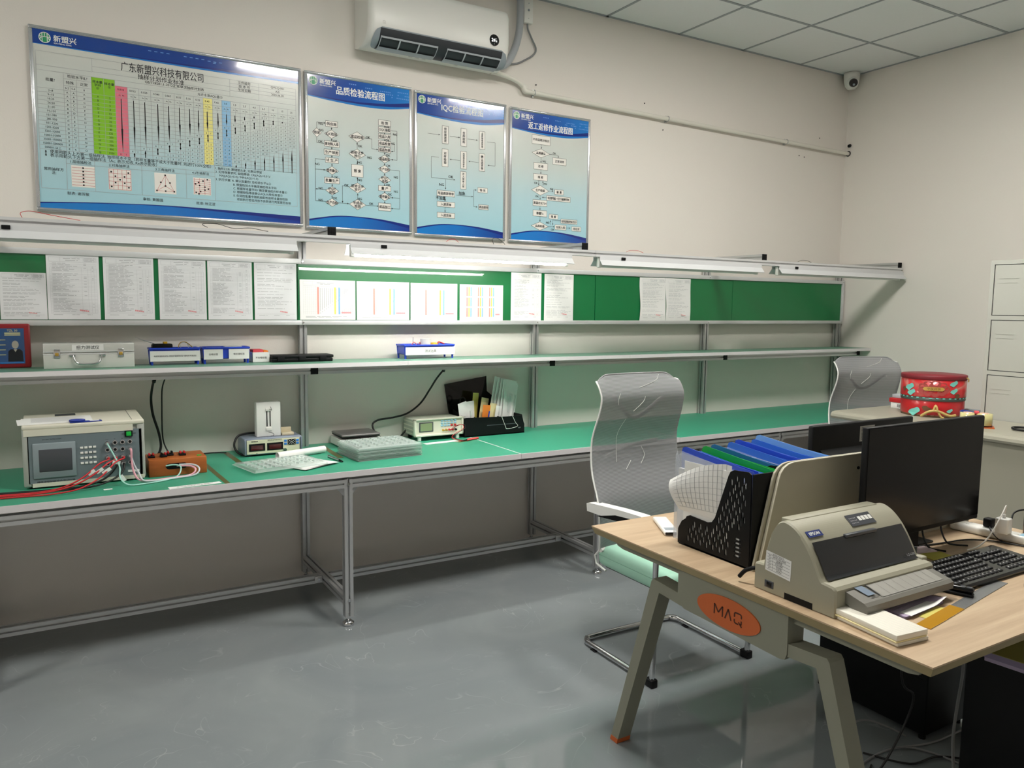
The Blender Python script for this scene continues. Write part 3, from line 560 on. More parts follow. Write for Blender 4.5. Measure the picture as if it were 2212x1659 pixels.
for i, s_ in enumerate(AQ):
    c0, c1_ = COL[6+i], COL[7+i]; cm = (c0+c1_)/2
    sh.text(tx, s_, cm-.002, .717, .0125); sh.text(tx, 'Ac   Re', cm, .685, .008)
    zr = 14-i                                     # row holding 0 1
    for k in range(NR):
        q = k-zr
        if 0 <= q < len(AC) and AC[q] and k >= 0:
            v = RT-(k+.5)*rh
            sh.text(tx, str(AC[q][0]), c0+(c1_-c0)*.28, v, .0105); sh.text(tx, str(AC[q][1]), c0+(c1_-c0)*.74, v, .0105)
ar = MB()
def arrow_v(u, va, vb, wd=.0028):
    """tapered block arrow from va to vb"""
    s_ = 1 if vb > va else -1; L1 = abs(vb-va); hd = min(L1*.5, max(.02, L1*.45))
    sh.poly(ar, [(u-wd*.42, va), (u+wd*.42, va), (u+wd*.6, vb-s_*hd), (u-wd*.6, vb-s_*hd)] if s_ > 0 else [(u-wd*.6, vb-s_*hd), (u+wd*.6, vb-s_*hd), (u+wd*.42, va), (u-wd*.42, va)], .0013)

    ar.add([sh.p(u-wd*1.15, vb-s_*hd, .0013), sh.p(u+wd*1.15, vb-s_*hd, .0013), sh.p(u, vb, .0013)], [(0, 1, 2)])
for u, a, b in [(.298, .665, .357), (.3415, .663, .39), (.381, .663, .41), (.4278, .662, .43), (.4672, .659, .452), (.5074, .658, .478), (.5452, .658, .5), (.5788, .656, .52), (.6125, .656, .539), (.6544, .655, .566), (.688, .654, .588), (.7217, .654, .61), (.7603, .654, .63), (.7989, .664, .650)]: arrow_v(u, a, b)
for u, b, a in [(.3383, .3676, .343), (.3777, .388, .344), (.7217, .354, .338), (.7603, .376, .337), (.7989, .399, .337), (.8383, .42, .337), (.8777, .44, .337), (.9163, .464, .337), (.9548, .4826, .336)]: arrow_v(u, a, b)
for u, a, b in [(.4228, .408, .3664), (.4663, .4336, .3884), (.5074, .4544, .4104), (.5427, .4765, .4349), (.5796, .4972, .4544), (.6133, .5217, .474), (.6527, .5425, .4972), (.6872, .5645, .5193), (.7217, .5841, .5413), (.7611, .6061, .5621), (.7989, .6281, .5841), (.8383, .6502, .6073), (.8777, .655, .625), (.9163, .652, .643)]:
    m_ = (a+b)/2; arrow_v(u, m_, a, .003); arrow_v(u, m_, b, .003)
arrow_v(.0385, .320, .336, .003); arrow_v(.0385, .318, .302, .003)
stuff(ar.build('table_arrows', 'ink_black', t, w=True))
sh.text(tx, '使用用箭头上方第一组抽样法, 抽样样本不变（若样本量等于或大于批量时, 则进行100%全检）', .052, .330, .0175, fit=.57*sh.w, left=True)
sh.text(tx, '表示用箭头下方第一组抽样法（Ac: 表示允收, Re表示拒收）.', .052, .310, .0175, fit=.40*sh.w, left=True)
sh.text(tx, '常用抽样方\n法:', .062, .225, .016)
for u, s_ in ((.152, '1.层级抽检法'), (.283, '2.对角抽样法'), (.447, '3.三角抽样法'), (.581, '4.S形抽样法')): sh.text(tx, s_, u, .285, .0155)
for v, u, s_ in ((.324, .639, '1. 抽样口决: 跟随箭头走, 见数应停留'), (.302, .639, '2. 无特殊要求时, 缺陷等级: CRJ(AQL=0.01)/'), (.280, .655, 'MAJ(AQL=0.4) / MIN(AQL=1.0)'), (.258, .639, '3. 执行步骤: A. 确认批量数? 及检验水平IL②'), (.234, .709, 'B. 根据检验水平确定抽检样本字码'), (.212, .709, 'C. 根据样本量字码? 确定要抽检的样本量④'), (.190, .709, 'D. 根据缺陷等级确认AQL允收标准值⑤'), (.168, .709, 'E. 在送检批量中随机抽取检验样本量按检验'), (.146, .722, '项目执行检验并按不良数进行判定是否合格')):
    sh.text(tx, s_, u, v, .0145, left=True)
for u, v, s_ in ((.1026, .108, '制表: 谢苏敏'), (.3637, .106, '审核: 黄国强'), (.5616, .105, '批准: 杜正波')): sh.text(tx, s_, u, v, .0165, left=True)
stuff(tx.build('table_lettering', 'ink', t, w=True)); stuff(big.build('heading_lettering', 'ink', t, w=True))
cr_ = MB(); rl = MB(); dt = MB()
asp = sh.w/sh.h
def square(u, v, hw):
    cr_ = MB(); sh.rect(cr_, u-hw, v-hw*asp, u+hw, v+hw*asp, .0005); cr_.build('method_panel', 'hl_cream', t, w=True)
def dot(u, v): sh.rect(dt, u-.0028, v-.0042, u+.0028, v+.0042, .0014)
hw = .040
for u in (.1585, .284, .447, .586): square(u, .206, hw if u != .586 else .034)
for k in range(7): sh.seg(rl, (.1585-hw*.95, .206+hw*asp*(.8-k*.27)), (.1585+hw*.95, .206+hw*asp*(.8-k*.27)), .0012, .001)
for k in range(6): dot(.1585, .206+hw*asp*(.80-k*.32))
for k in range(6):
    q = -.95+k*.38
    sh.seg(rl, (.284+hw*q, .206-hw*asp*.95), (.284+hw*q, .206+hw*asp*.95), .0012, .001); sh.seg(rl, (.284-hw*.95, .206+hw*asp*q), (.284+hw*.95, .206+hw*asp*q), .0012, .001)
for a, b in ((-.75, .7), (.75, .7), (-.4, .3), (.4, .3), (0, 0), (-.4, -.3), (.4, -.3), (-.75, -.7), (.75, -.7)): dot(.284+hw*a, .206+hw*asp*b)
tri = [(0, .8), (-.8, -.75), (.8, -.75)]
for a in range(3):
    sh.seg(rl, (.447+hw*tri[a][0], .206+hw*asp*tri[a][1]), (.447+hw*tri[a-1][0], .206+hw*asp*tri[a-1][1]), .0012, .001)
    sh.seg(rl, (.447+hw*tri[a][0], .206+hw*asp*tri[a][1]), (.447, .206-hw*asp*.25), .0012, .001); dot(.447+hw*tri[a][0], .206+hw*asp*tri[a][1])
for a, b in ((0, -.25), (-.42, .08), (.42, .08), (0, -.75)): dot(.447+hw*a, .206+hw*asp*b)
hw = .034
for k in range(8): sh.seg(rl, (.586-hw*.95, .206+hw*asp*(.8-k*.23)), (.586+hw*.95, .206+hw*asp*(.8-k*.23)), .0012, .001)
for k in range(4): sh.seg(rl, (.586+hw*(-.9+k*.6), .206-hw*asp*.95), (.586+hw*(-.9+k*.6), .206+hw*asp*.95), .0012, .001)
for a, b in ((.6, .85), (.1, .65), (-.4, .45), (-.75, .25), (-.3, .1), (.3, -.05), (.7, -.25), (.3, -.4), (-.2, -.6), (-.7, -.75), (-.4, -.9)): dot(.586+hw*a, .206+hw*asp*b)
stuff(rl.build('method_lines', 'ink_red', t, w=True)); stuff(dt.build('method_dots', 'ink_black', t, w=True))
# ------------------------------------------------------------------ sheets on the notice boards
def sheet_on_board(i, x0, x1, z0, z1, label, style, gloss, curl=0.0, cat='paper sheet'):
    random.seed(100+i); y = -.0745-.0008*(i % 3); W_, H_ = x1-x0, z1-z0
    t = thing('notice_sheet', label, cat, ((x0+x1)/2, y, z0), 0, 'sheets on the green notice boards')
    def fn(u, v):
        s_ = curl*math.sin(v*math.pi*1.3+.6)*.012
        return (x0+u*W_+curl*.010*math.sin(v*5), y-max(0, curl*.010*(math.sin(v*6+u*2)*.5+.5)), z0+v*H_)
    if curl: MB().grid(fn, 4, 14).build('page', 'paper', t, w=True)
    else: MB().box(x0, x1, y-.0006, y+.0002, z0, z1).build('page', 'paper_gloss' if gloss else 'paper', t, w=True)
    sh = Sheet((x0, y-.0008-(.0115 if curl else 0), z0), (1, 0, 0), (0, 0, 1), W_, H_)
    ink = MB(); red = MB(); lw = .0007
    def row(u0, u1, v, th=.0035):
        th *= .58
        u = u0
        while u < u1:
            k = min(random.uniform(.06, .22), u1-u); sh.rect(ink, u, v-th/2/H_, u+k*.9, v+th/2/H_, .0003); u += k+.008
    if style == 'chart':
        for v in (.95, .885, .845): sh.seg(ink, (.06, v), (.96, v), lw)
        for u in (.06, .22, .70, .80, .96): sh.seg(ink, (u, .885), (u, .95), lw)
        row(.30, .62, .925, .005); row(.36, .55, .895, .004)
        for k in range(17): sh.seg(ink, (.06, .84-k*.042), (.96, .84-k*.042), lw*.6)
        for k in range(7): sh.seg(ink, (.06+k*.036, .13), (.06+k*.036, .84), lw*.6)
        bl = MB()
        for k in range(17):
            u = .36+k*.036
            top = .80; L1 = .58*(1-k/16.0)
            if k not in (7, 9): sh.rect(bl, u-.004, top-max(.03, L1), u+.004, top, .0005)
            if k > 9: sh.rect(bl, u-.003, .15, u+.003, .15+.03*(k-8), .0005)
            sh.rect(bl, u-.003, top-L1-.07, u+.003, top-L1-.03, .0005)
        stuff(bl.build('chart_bars', 'ink_faint', t, w=True))
        for u, m in ((.32, 'bar_red'), (.625, 'bar_yellow'), (.70, 'bar_blue')):
            c = MB(); sh.rect(c, u-.014, .14, u+.016, .82, .0007); c.build('coloured_bar', m, t, w=True)
        row(.10, .85, .085, .004); row(.10, .70, .055, .004)
        sh.rect(red, .74, .16, .92, .20, .0009)
    elif style == 'grid':
        for j in range(3):
            for k in range(3):
                u0, v0 = .05+k*.26, .10+j*.29
                row(u0, u0+.09, v0+.22, .004)
                for r_ in range(8): row(u0, u0+.08, v0+.20-r_*.024, .003)
                for q, m in enumerate(('bar_red', 'bar_yellow', 'bar_blue')):
                    c = MB(); sh.rect(c, u0+.10+q*.045, v0, u0+.128+q*.045, v0+.25, .0007); c.build('coloured_bar', m, t, w=True)
        sh.rect(red, .82, .15, .92, .19, .0009)
    else:
        # header block with title cell and small form cells
        top = .965
        for v in (top, .895): sh.seg(ink, (.05, v), (.95, v), lw)
        for u in (.05, .26, .70, .95): sh.seg(ink, (u, .895), (u, top), lw)
        row(.32, .64, .945, .005); row(.36, .60, .918, .0045)
        for v in (.943, .92): sh.seg(ink, (.70, v), (.95, v), lw)
        for v in (.953, .931, .908): row(.72, .92, v, .003)
        v = .87
        tab = style == 'table'
        while v > .12:
            blank = random.random() < .10
            if not blank:
                row(.07 if not tab else .11, random.uniform(.45, .93) if not tab else random.uniform(.35, .62), v, .0032)
                if tab:
                    sh.seg(ink, (.06, v-.011), (.95, v-.011), lw*.7)
                    if random.random() < .4: row(.70, .76, v, .003)
                    if random.random() < .3: row(.86, .89, v, .003)
            v -= .0225 if tab else random.choice((.024, .026, .05))
        if tab:
            for u in (.06, .10, .66, .78, .84, .90, .95): sh.seg(ink, (u, .105), (u, .80), lw*.7)
        sh.seg(ink, (.05, .10), (.95, .10), lw); row(.10, .30, .075, .003); row(.45, .60, .075, .003); row(.74, .84, .075, .003)
        a, b = .60, .115
        for q in range(5): sh.poly(red, [(a+q*.036, b+.022-q*.004), (a+q*.036+.03, b+.018-q*.004), (a+q*.036+.03, b+.040-q*.004), (a+q*.036, b+.044-q*.004)], .0009)
    stuff(ink.build('print_rows', 'ink_faint', t, w=True))
    if red.v: stuff(red.build('stamp', 'ink_pale_red', t, w=True))
    return t
mat('bar_red', 'ec9286', .5); mat('bar_yellow', 'efdf62', .5); mat('bar_blue', '82b6ec', .5)
NB = [(-5.840, -5.661, 1.439, 1.649, 'text', 1, 'cut-off typed sheet at the far left of the green boards'),
 (-5.658, -5.446, 1.439, 1.734, 'table', 1, 'glossy form sheet in a sleeve, leftmost of the tall ones on the green board'),
 (-5.429, -5.213, 1.439, 1.734, 'table', 1, 'glossy form sheet in a sleeve, second of the five tall ones'),
 (-5.191, -4.975, 1.439, 1.734, 'table', 1, 'glossy form sheet in a sleeve, third of the five tall ones'),
 (-4.967, -4.752, 1.439, 1.734, 'table', 1, 'glossy form sheet in a sleeve, fourth of the five tall ones'),
 (-4.741, -4.525, 1.439, 1.734, 'text', 1, 'glossy half-empty sheet just left of the brightly lit green board'),
 (-4.507, -4.201, 1.439, 1.652, 'chart', 0, 'landscape chart sheet with colour bars, first of four under the glowing lamp'),
 (-4.193, -3.881, 1.438, 1.651, 'chart', 0, 'landscape chart sheet with colour bars, second of four under the glowing lamp'),
 (-3.873, -3.575, 1.437, 1.650, 'chart', 0, 'landscape chart sheet with colour bars, third of four under the glowing lamp'),
 (-3.558, -3.262, 1.436, 1.649, 'grid', 0, 'landscape sheet with nine small colour-striped blocks'),
 (-3.206, -2.985, 1.436, 1.730, 'table', 0, 'tall form sheet just right of the nine-block sheet'),
 (-2.962, -2.739, 1.436, 1.728, 'dense', 0, 'tall densely printed sheet beside the seam of the green boards'),
 (-2.185, -1.955, 1.433, 1.729, 'text', 0, 'left one of the two curling sheets on the dark green board'),
 (-1.952, -1.723, 1.433, 1.729, 'text', 0, 'right one of the two curling sheets on the dark green board')]
for i, (x0, x1, z0, z1, st, gl, lb) in enumerate(NB): sheet_on_board(i, x0, x1, z0, z1, lb, st, gl, 0.5 if i > 11 else 0.0)
# ------------------------------------------------------------------ air conditioner
ac = thing('air_conditioner', 'white wall-mounted split air conditioner with round dark display', 'air conditioner', (-3.745, 0, 2.885))
AX0, AX1 = -4.165, -3.318
prof = [(0, 2.905), (-.05, 2.890), (-.13, 2.888), (-.175, 2.900), (-.205, 2.925), (-.222, 2.960), (-.228, 3.010), (-.228, 3.165), (-.215, 3.190), (-.18, 3.202), (0, 3.205)]
# body with rounded ends: scaled end rings
m = MB(); n = len(prof); rings = []
for x, k in ((AX0, .0), (AX0+.004, .010), (AX0+.014, .020), (AX0+.035, .026), (AX1-.035, .026), (AX1-.014, .020), (AX1-.004, .010), (AX1, .0)):
    rings.append([(x, min(0, y+(.026-k)*(1 if y < -.10 else 0)), z+(.026-k)*(-.5 if z > 3.1 else .5)*(1 if y < -.10 else 0)) for y, z in prof])
V = [p for r_ in rings for p in r_]
m.add(V, [(i*n+k, i*n+(k+1) % n, (i+1)*n+(k+1) % n, (i+1)*n+k) for i in range(len(rings)-1) for k in range(n)], True)
m.add(V, [tuple(range(n))[::-1], tuple(range((len(rings)-1)*n, len(rings)*n))])
m.build('casing', 'white_plastic', ac, w=True)
# outlet: pill-shaped dark recess hugging the lower front curve
OC = [(-.115, 2.8875), (-.15, 2.890), (-.1775, 2.8995), (-.2055, 2.923), (-.2235, 2.958), (-.2265, 2.972)]
def arc_pt(s_):
    d = [0]
    for a, b in zip(OC[:-1], OC[1:]): d.append(d[-1]+math.dist(a, b))
    q = s_*d[-1]
    for i in range(len(OC)-1):
        if q <= d[i+1] or i == len(OC)-2:
            f_ = (q-d[i])/(d[i+1]-d[i]); a, b = OC[i], OC[i+1]
            y, z = a[0]+(b[0]-a[0])*f_, a[1]+(b[1]-a[1])*f_
            ny, nz = (b[1]-a[1]), -(b[0]-a[0]); L1 = math.hypot(ny, nz)
            return y, z, -abs(ny)/L1, -abs(nz)/L1
mat('ac_grey', '9aa3aa', 0.4); mat('ac_dark', '32363b', 0.5); mat('ac_vane', 'b4b9bf', 0.4)
def ac_patch(x0, x1, s0, s1, off, pill=False, nx=24, ns=10):
    g = MB(); V = []
    for j in range(ns+1):
        s_ = s0+(s1-s0)*j/ns; y, z, ny, nz = arc_pt(s_)
        k = math.sqrt(max(0, 1-(2*j/ns-1)**2)); r_ = .045
        a = x0+(r_*(1-k) if pill else 0); b = x1-(r_*(1-k) if pill else 0)
        V += [(a+(b-a)*i/nx, y+ny*off, z+nz*off) for i in range(nx+1)]
    g.add(V, [(j*(nx+1)+i, j*(nx+1)+i+1, (j+1)*(nx+1)+i+1, (j+1)*(nx+1)+i) for j in range(ns) for i in range(nx)], True)
    return g
ac_patch(AX0+.025, AX1-.012, 0, 1, .0012, True).build('outlet_surround', 'ac_grey', ac, w=True)
ac_patch(AX0+.062, AX1-.052, .06, .96, .0022).build('outlet_opening', 'ac_dark', ac, w=True)
for a, b in ((AX0+.066, (AX0+AX1)/2-.028), ((AX0+AX1)/2+.028, AX1-.056)):
    lv = ac_patch(a, b, .08, .34, .010).build('louvre', 'ac_vane', ac, w=True)
    ac_patch(a, b, .66, .72, .010).build('louvre_bar', 'ac_vane', ac, w=True)
    for k in range(4):
        xx = a+(b-a)*k/3; q = .004
        ac_patch(max(a, xx-q), min(b, xx+q), .30, .70, .0105, nx=1).build('louvre_rib', 'ac_vane', lv, w=True)
sh = Sheet((-3.425, -.2283, 3.020), (1, 0, 0), (0, 0, 1))
g = MB(); sh.poly(g, [(.031*math.cos(2*math.pi*i/32), .031*math.sin(2*math.pi*i/32)) for i in range(32)], .0012); dsp = g.build('display', 'black_gloss', ac, w=True)
mat('digit', 'ffffff', .5, emit='ffffff', es=1.2)
g = MB(); sh.text(g, '24', -.006, 0, .026, .0018, .01); sh.text(g, '°', .012, .008, .012, .0018, .01); sh.text(g, '5', .014, -.005, .013, .0018, .01); sh.text(g, '•', .0, -.021, .008, .0018); g.build('digits', 'digit', dsp, w=True)
mat('ac_mark', 'c9c7c0', .4)
sh = Sheet((-4.085, -.2283, 2.993), (1, 0, 0), (0, 0, 1)); g = MB()
for a, b in (((-.006, -.008), (-.006, .008)), ((-.006, .008), (.006, .008)), ((.006, .008), (.006, -.008)), ((0, .002), (0, -.008))): sh.seg(g, a, b, .002, .001)
g.build('maker_mark', 'ac_mark', ac, w=True)
g = MB()
for x in (-3.80, -3.84, -3.88, -3.60): g.box(x-.01, x+.012, -.10, -.085, 2.8885, 2.8893)
g.build('underside_labels', 'ac_mark', ac, w=True)
# refrigerant hose, switch box, drain
mat('hose_grey', 'a9adb2', 0.55); mat('pvc', 'e8e4da', 0.35)
tag(MB().tube([(-3.15, -.05, 3.40), (-3.15, -.05, 3.22), (-3.165, -.05, 3.12), (-3.20, -.05, 3.03), (-3.25, -.055, 2.96), (-3.315, -.06, 2.93)], .022, 12).build('coolant_hose', 'hose_grey'), 'grey lagged hose running from the air conditioner up to the ceiling', 'hose')
sb = thing('switch_box', 'white switch box on the wall beside the air conditioner hose', 'switch box', (-3.075, 0, 3.235))
MB().rbox(-3.110, -3.045, -.032, -.001, 3.235, 3.38, .006).build('housing', 'white_plastic', sb, w=True)
MB().cyl((-3.078, -.032, 3.31), (-3.078, -.0345, 3.31), .007, n=14).cyl((-3.078, -.032, 3.35), (-3.078, -.034, 3.35), .003, n=8).cyl((-3.078, -.032, 3.262), (-3.078, -.034, 3.262), .002, n=8).build('knob', 'ac_grey', sb, w=True)
tag(MB().tube([(-3.078, -.018, 3.234), (-3.072, -.018, 3.20), (-3.04, -.014, 3.15), (-3.01, -.012, 3.10), (-3.03, -.012, 3.06), (-3.09, -.012, 3.02), (-3.15, -.014, 2.99), (-3.22, -.02, 2.975), (-3.312, -.03, 2.955)], .0055, 8).build('power_cable', 'cable_grey'), 'grey cable looping from the switch box to the air conditioner', 'cable')
dp = thing('drain_pipe', 'white drain pipe on the back wall running from the air conditioner to the right wall', 'pipe', (-1.6, -.03, 2.78))
MB().tube([(-3.36, -.07, 2.897), (-3.30, -.055, 2.90), (-3.22, -.042, 2.893), (-3.15, -.034, 2.878), (-3.11, -.030, 2.856), (-3.103, -.030, 2.845)], .0135, 12).build('flexible_hose', 'pvc', dp, w=True)
MB().tube([(-3.103, -.030, 2.862), (-3.103, -.030, 2.845), (-3.094, -.030, 2.834), (-3.07, -.030, 2.832)], .0175, 14).build('elbow', 'pvc', dp, w=True)
MB().cyl((-3.085, -.030, 2.832), (-.003, -.030, 2.789), .0145, n=16).build('pipe', 'pvc', dp, w=True)
for x in (-3.03, -1.945, -.745):
    z = 2.832-(x+3.085)*.01395
    g = MB(); g.tube([(x, -.030+.0165*math.cos(a), z+.0165*math.sin(a)) for a in [2*math.pi*i/16 for i in range(16)]], .003, 6, 1, True)
    g.box(x-.006, x+.006, -.014, -.001, z-.022, z+.022); g.build('pipe_clip', 'frame_silver', dp, w=True)
MB().tube([(-.004, -.030+.0185*math.cos(a), 2.789+.0185*math.sin(a)) for a in [2*math.pi*i/20 for i in range(20)]], .004, 6, 1, True).build('wall_sleeve', 'dark_slot', dp, w=True)
tag(MB().cyl((-.001, -.040, 2.852), (-.022, -.046, 2.846), .013, .0125, 16).build('pipe_stub', 'black_plastic'), 'short black pipe stub on the right wall above the drain pipe', 'pipe stub')
for i, (x, z) in enumerate(((-3.0, 2.89), (-2.13, 2.90), (-1.96, 2.745), (-.33, 2.88), (-.50, 2.715), (-.56, 2.72))):
    MB().cyl((x, -.0005, z), (x, -.004, z), .004, n=8).build('screw_hole', 'dark_slot', bpy.data.objects['wall_back'], w=True)
# dome camera in the corner
dc = thing('security_camera', 'white dome security camera in the ceiling corner', 'security camera', (-.085, -.085, 3.27))
MB().lathe([(0, .0), (.030, .004), (.048, .025), (.056, .06), (.060, .105), (.061, .126), (0, .126)], (0, 0, 0), 28).build('housing', 'white_plastic', dc)
MB().lathe([(.0, -.045), (.024, -.040), (.040, -.020), (.045, 0), (.040, .020), (.024, .040), (0, .045)], (0, 0, 0), 24).xf(rot(0, loc=(-.022, -.026, .045))).build('eyeball', 'white_paint', dc)
d = Vector((-.62, -.72, -.28)).normalized(); c0 = Vector((-.022, -.026, .045))
MB().cyl(c0+d*.030, c0+d*.0455, .033, .029, 24).build('lens_face', 'black_gloss', dc)
MB().cyl(c0+d*.046+Vector((0, 0, -.014)), c0+d*.047+Vector((0, 0, -.014)), .009, n=12).build('lens_light', 'ac_grey', dc)
# ------------------------------------------------------------------ things on the worktop
mat('tester_grey', '6f7c82', 0.45); mat('tester_cream', 'd9d6c6', 0.45); mat('tester_side', 'a9aca6', 0.5); mat('screen_grey', '474a50', 0.3); mat('bezel', '8a979d', 0.3, coat=.6)
mat('green_lit', '17a23f', .3, emit='10d040', es=.08); mat('key_white', 'e8e8e4', .5); mat('cable_red', 'c8262e', .45); mat('cable_mint', 'a9dcd2', .4); mat('cable_pink', 'e7a7b5', .35); mat('cable_clear', 'c9cdd2', .3)
tx0, tx1, ty0, ty1, tz0, tz1 = -5.772, -5.318, -.520, -.160, .758, 1.016
te = thing('battery_tester', 'large grey bench tester with dark screen and round sockets at the worktop left end', 'tester', (-5.545, -.34, ZB))
MB().rbox(tx0+.004, tx1-.004, ty0+.012, ty1, tz0, tz1-.012, .004).build('case', 'tester_side', te, w=True)
MB().rbox(tx0, tx1, ty0, ty1, tz1-.020, tz1, .006).box(tx0+.006, tx1-.045, ty0-.0, ty0+.012, tz1-.045, tz1-.018).box(tx0+.03, tx1-.005, ty0, ty0+.012, tz0, tz0+.016).build('cream_cover', 'tester_cream', te, w=True)
MB().box(tx0+.018, tx1-.012, ty0+.002, ty0+.013, tz0+.015, tz1-.040).build('front_panel', 'tester_grey', te, w=True)
for x in (tx0, tx1-.030): MB().rbox(x, x+.030, ty0+.002, ty0+.030, tz0, tz1-.014, .008).build('side_pillar', 'tester_side', te, w=True)
for x in (tx0+.03, tx1-.06):
    for y in (ty0+.03, ty1-.05): MB().cyl((x, y, ZB), (x, y, tz0+.002), .012, n=12).build('foot', 'black_rubber', te, w=True)
MB().box(tx0+.12, tx0+.20, ty1-.10, ty1-.04, tz1, tz1+.0015).build('vent_patch', 'ac_dark', te, w=True)
MB().box(tx1-.048, tx1-.046, ty0+.015, ty1, tz1-.001, tz1+.0006).build('cover_seam', 'ac_dark', te, w=True)
sh = Sheet((tx0, ty0+.002, tz0), (1, 0, 0), (0, 0, 1))
g = MB(); g.rbox(tx0+.035, tx0+.190, ty0-.003, ty0+.004, tz0+.035, tz0+.182, .006); bz = g.build('screen_bezel', 'bezel', te, w=True)
MB().rbox(tx0+.056, tx0+.176, ty0-.0045, ty0, tz0+.062, tz0+.156, .003).build('screen', 'screen_grey', bz, w=True)
for r_ in range(4):
    for k in range(4):
        x, z = tx0+.206+k*.016, tz0+.152-r_*.022
        kk = MB().rbox(x, x+.0115, ty0-.001, ty0+.004, z-.0045, z+.0045, .001).build('key', 'key_white', te, w=True)
sw = MB().rbox(tx1-.078, tx1-.047, ty0-.004, ty0+.006, tz0+.186, tz0+.213, .002).build('power_switch', 'black_plastic', te, w=True)
MB().rbox(tx1-.072, tx1-.053, ty0-.0075, ty0-.002, tz0+.190, tz0+.209, .002).build('rocker', 'green_lit', sw, w=True)
SOCK = {}
for r_ in range(4):
    for k in range(4):
        x, z = tx0+.308+k*.029, tz0+.165-r_*.030
        SOCK[r_, k] = (x, ty0-.006, z)
        s_ = MB().cyl((x, ty0+.004, z), (x, ty0-.005, z), .0095, n=16).build('socket', 'chrome', te, w=True)
        MB().cyl((x, ty0-.005, z), (x, ty0-.0062, z), .006, n=12).build('socket_hole', 'black_plastic', s_, w=True)
g = MB(); sh.text(g, '锂电池保护板综合测试仪器', .115, .019, .0115, .0012, .004); sh.text(g, 'BATTERY TESTER SYSTEM', .105, .197, .006, .0012)
for k, s_ in enumerate(('P+V', 'B1', 'B2', 'B3')): sh.text(g, s_, .308+k*.029, .180, .006, .0012)
sh.text(g, 'ON', tx1-tx0-.084, .199, .007, .0012); sh.text(g, 'OFF', tx1-tx0-.040, .199, .007, .0012)
stuff(g.build('panel_lettering', 'ink_black', te, w=True))
MB().box(tx1-.070, tx1-.025, ty0+.0005, ty0+.003, tz0+.030, tz0+.040).build('panel_label', 'paper', te, w=True)
zt = tz1+.0005
pp = thing('paper_pile', 'loose printed papers lying on top of the grey tester', 'papers', (-5.63, -.40, zt))
for k, (x0, y0, r_) in enumerate(((-5.665, -.41, .06), (-5.655, -.405, -.03), (-5.64, -.40, .02))):
    M = rot(r_, loc=(x0, y0, zt+.0012*k)); MB().box(-.125, .125, -.085, .085, 0, .001).xf(M).build('sheet', 'paper', pp, w=True)
g = MB(); random.seed(5)
for k in range(11):
    M = rot(.02, loc=(-5.64, -.40, zt+.0036)); y = .07-k*.013; g.add([M @ Vector(p) for p in ((-.10, y, 0), (.05+random.random()*.06, y, 0), (.05+random.random()*.06, y+.004, 0), (-.10, y+.004, 0))], [(0,1,2,3)])
stuff(g.build('print_rows', 'ink_faint', pp, w=True))
mat('navy_plastic', '243a9c', .35)
bc = thing('badge_holder', 'blue badge holder and reel lying on the papers on the grey tester', 'badge holder', (-5.54, -.495, zt+.004))
MB().rbox(-.060, .060, -.018, .018, .0002, .003, .001).xf(rot(.06, loc=(-5.54, -.497, zt+.0005))).build('card_sleeve', 'navy_plastic', bc, w=True)
MB().box(.015, .050, -.012, .012, .0031, .0036).xf(rot(.06, loc=(-5.54, -.497, zt+.0005))).build('card', 'paper', bc, w=True)
MB().tube([(-5.572+.026*math.cos(a), -.495+.018*math.sin(a), zt+.008) for a in [2*math.pi*i/18 for i in range(18)]], .0045, 8, 1, True).build('reel_ring', 'navy_plastic', bc, w=True)
# leads from the tester
def lead(sock, pts, m, label, r=.0032, grp='test leads of the grey tester'):
    x, y, z = SOCK[sock]; t = thing('test_lead', label, 'cable', (pts[-1][0], pts[-1][1], ZB), 0, grp)
    MB().tube([(x, y-.012, z), (x+.002, y-.026, z-.006)]+pts, r, 8).build('cord', m, t, w=True)
    MB().cyl((x, y, z), (x, y-.015, z), .0088, .0075, 14).build('plug', 'chrome', t, w=True)
    return t
def flag(t, p, a, m='paper', L=.03):
    MB().box(-L/2, L/2, -.0008, .0008, -.007, .007).xf(rot(0, 0, a, loc=p)).build('label_flag', m, t, w=True)
t = lead((2, 0), [(-5.50, -.575, .845), (-5.56, -.60, .800), (-5.63, -.615, .770), (-5.72, -.62, .758), (-5.84, -.60, .755), (-5.99, -.59, .755)], 'cable_red', 'red test lead from the leftmost socket of the tester'); flag(t, (-5.53, -.592, .815), -.6)
t = lead((2, 1), [(-5.47, -.585, .845), (-5.53, -.615, .805), (-5.61, -.635, .772), (-5.72, -.64, .757), (-5.84, -.62, .755), (-5.99, -.61, .755)], 'cable_red', 'red test lead from the second socket of the tester'); flag(t, (-5.50, -.605, .822), -.6)
t = lead((2, 2), [(-5.44, -.595, .850), (-5.50, -.635, .800), (-5.58, -.665, .766), (-5.68, -.675, .757), (-5.80, -.655, .755), (-5.99, -.64, .755)], 'cable_red', 'red test lead hanging in front of the other leads of the tester'); flag(t, (-5.475, -.622, .822), -.6, L=.036)
t = lead((3, 2), [(-5.42, -.575, .795), (-5.48, -.61, .770), (-5.57, -.63, .760), (-5.70, -.60, .757), (-5.83, -.575, .755), (-5.99, -.565, .755)], 'cable_black', 'black test lead with a thick plug on the tester', .0042); flag(t, (-5.415, -.61, .783), 1.0)
t = lead((3, 1), [(-5.47, -.56, .785), (-5.53, -.585, .765), (-5.62, -.60, .758), (-5.74, -.585, .757), (-5.86, -.56, .755), (-5.99, -.55, .755)], 'cable_black', 'black test lead running under the red ones by the tester', .0042)
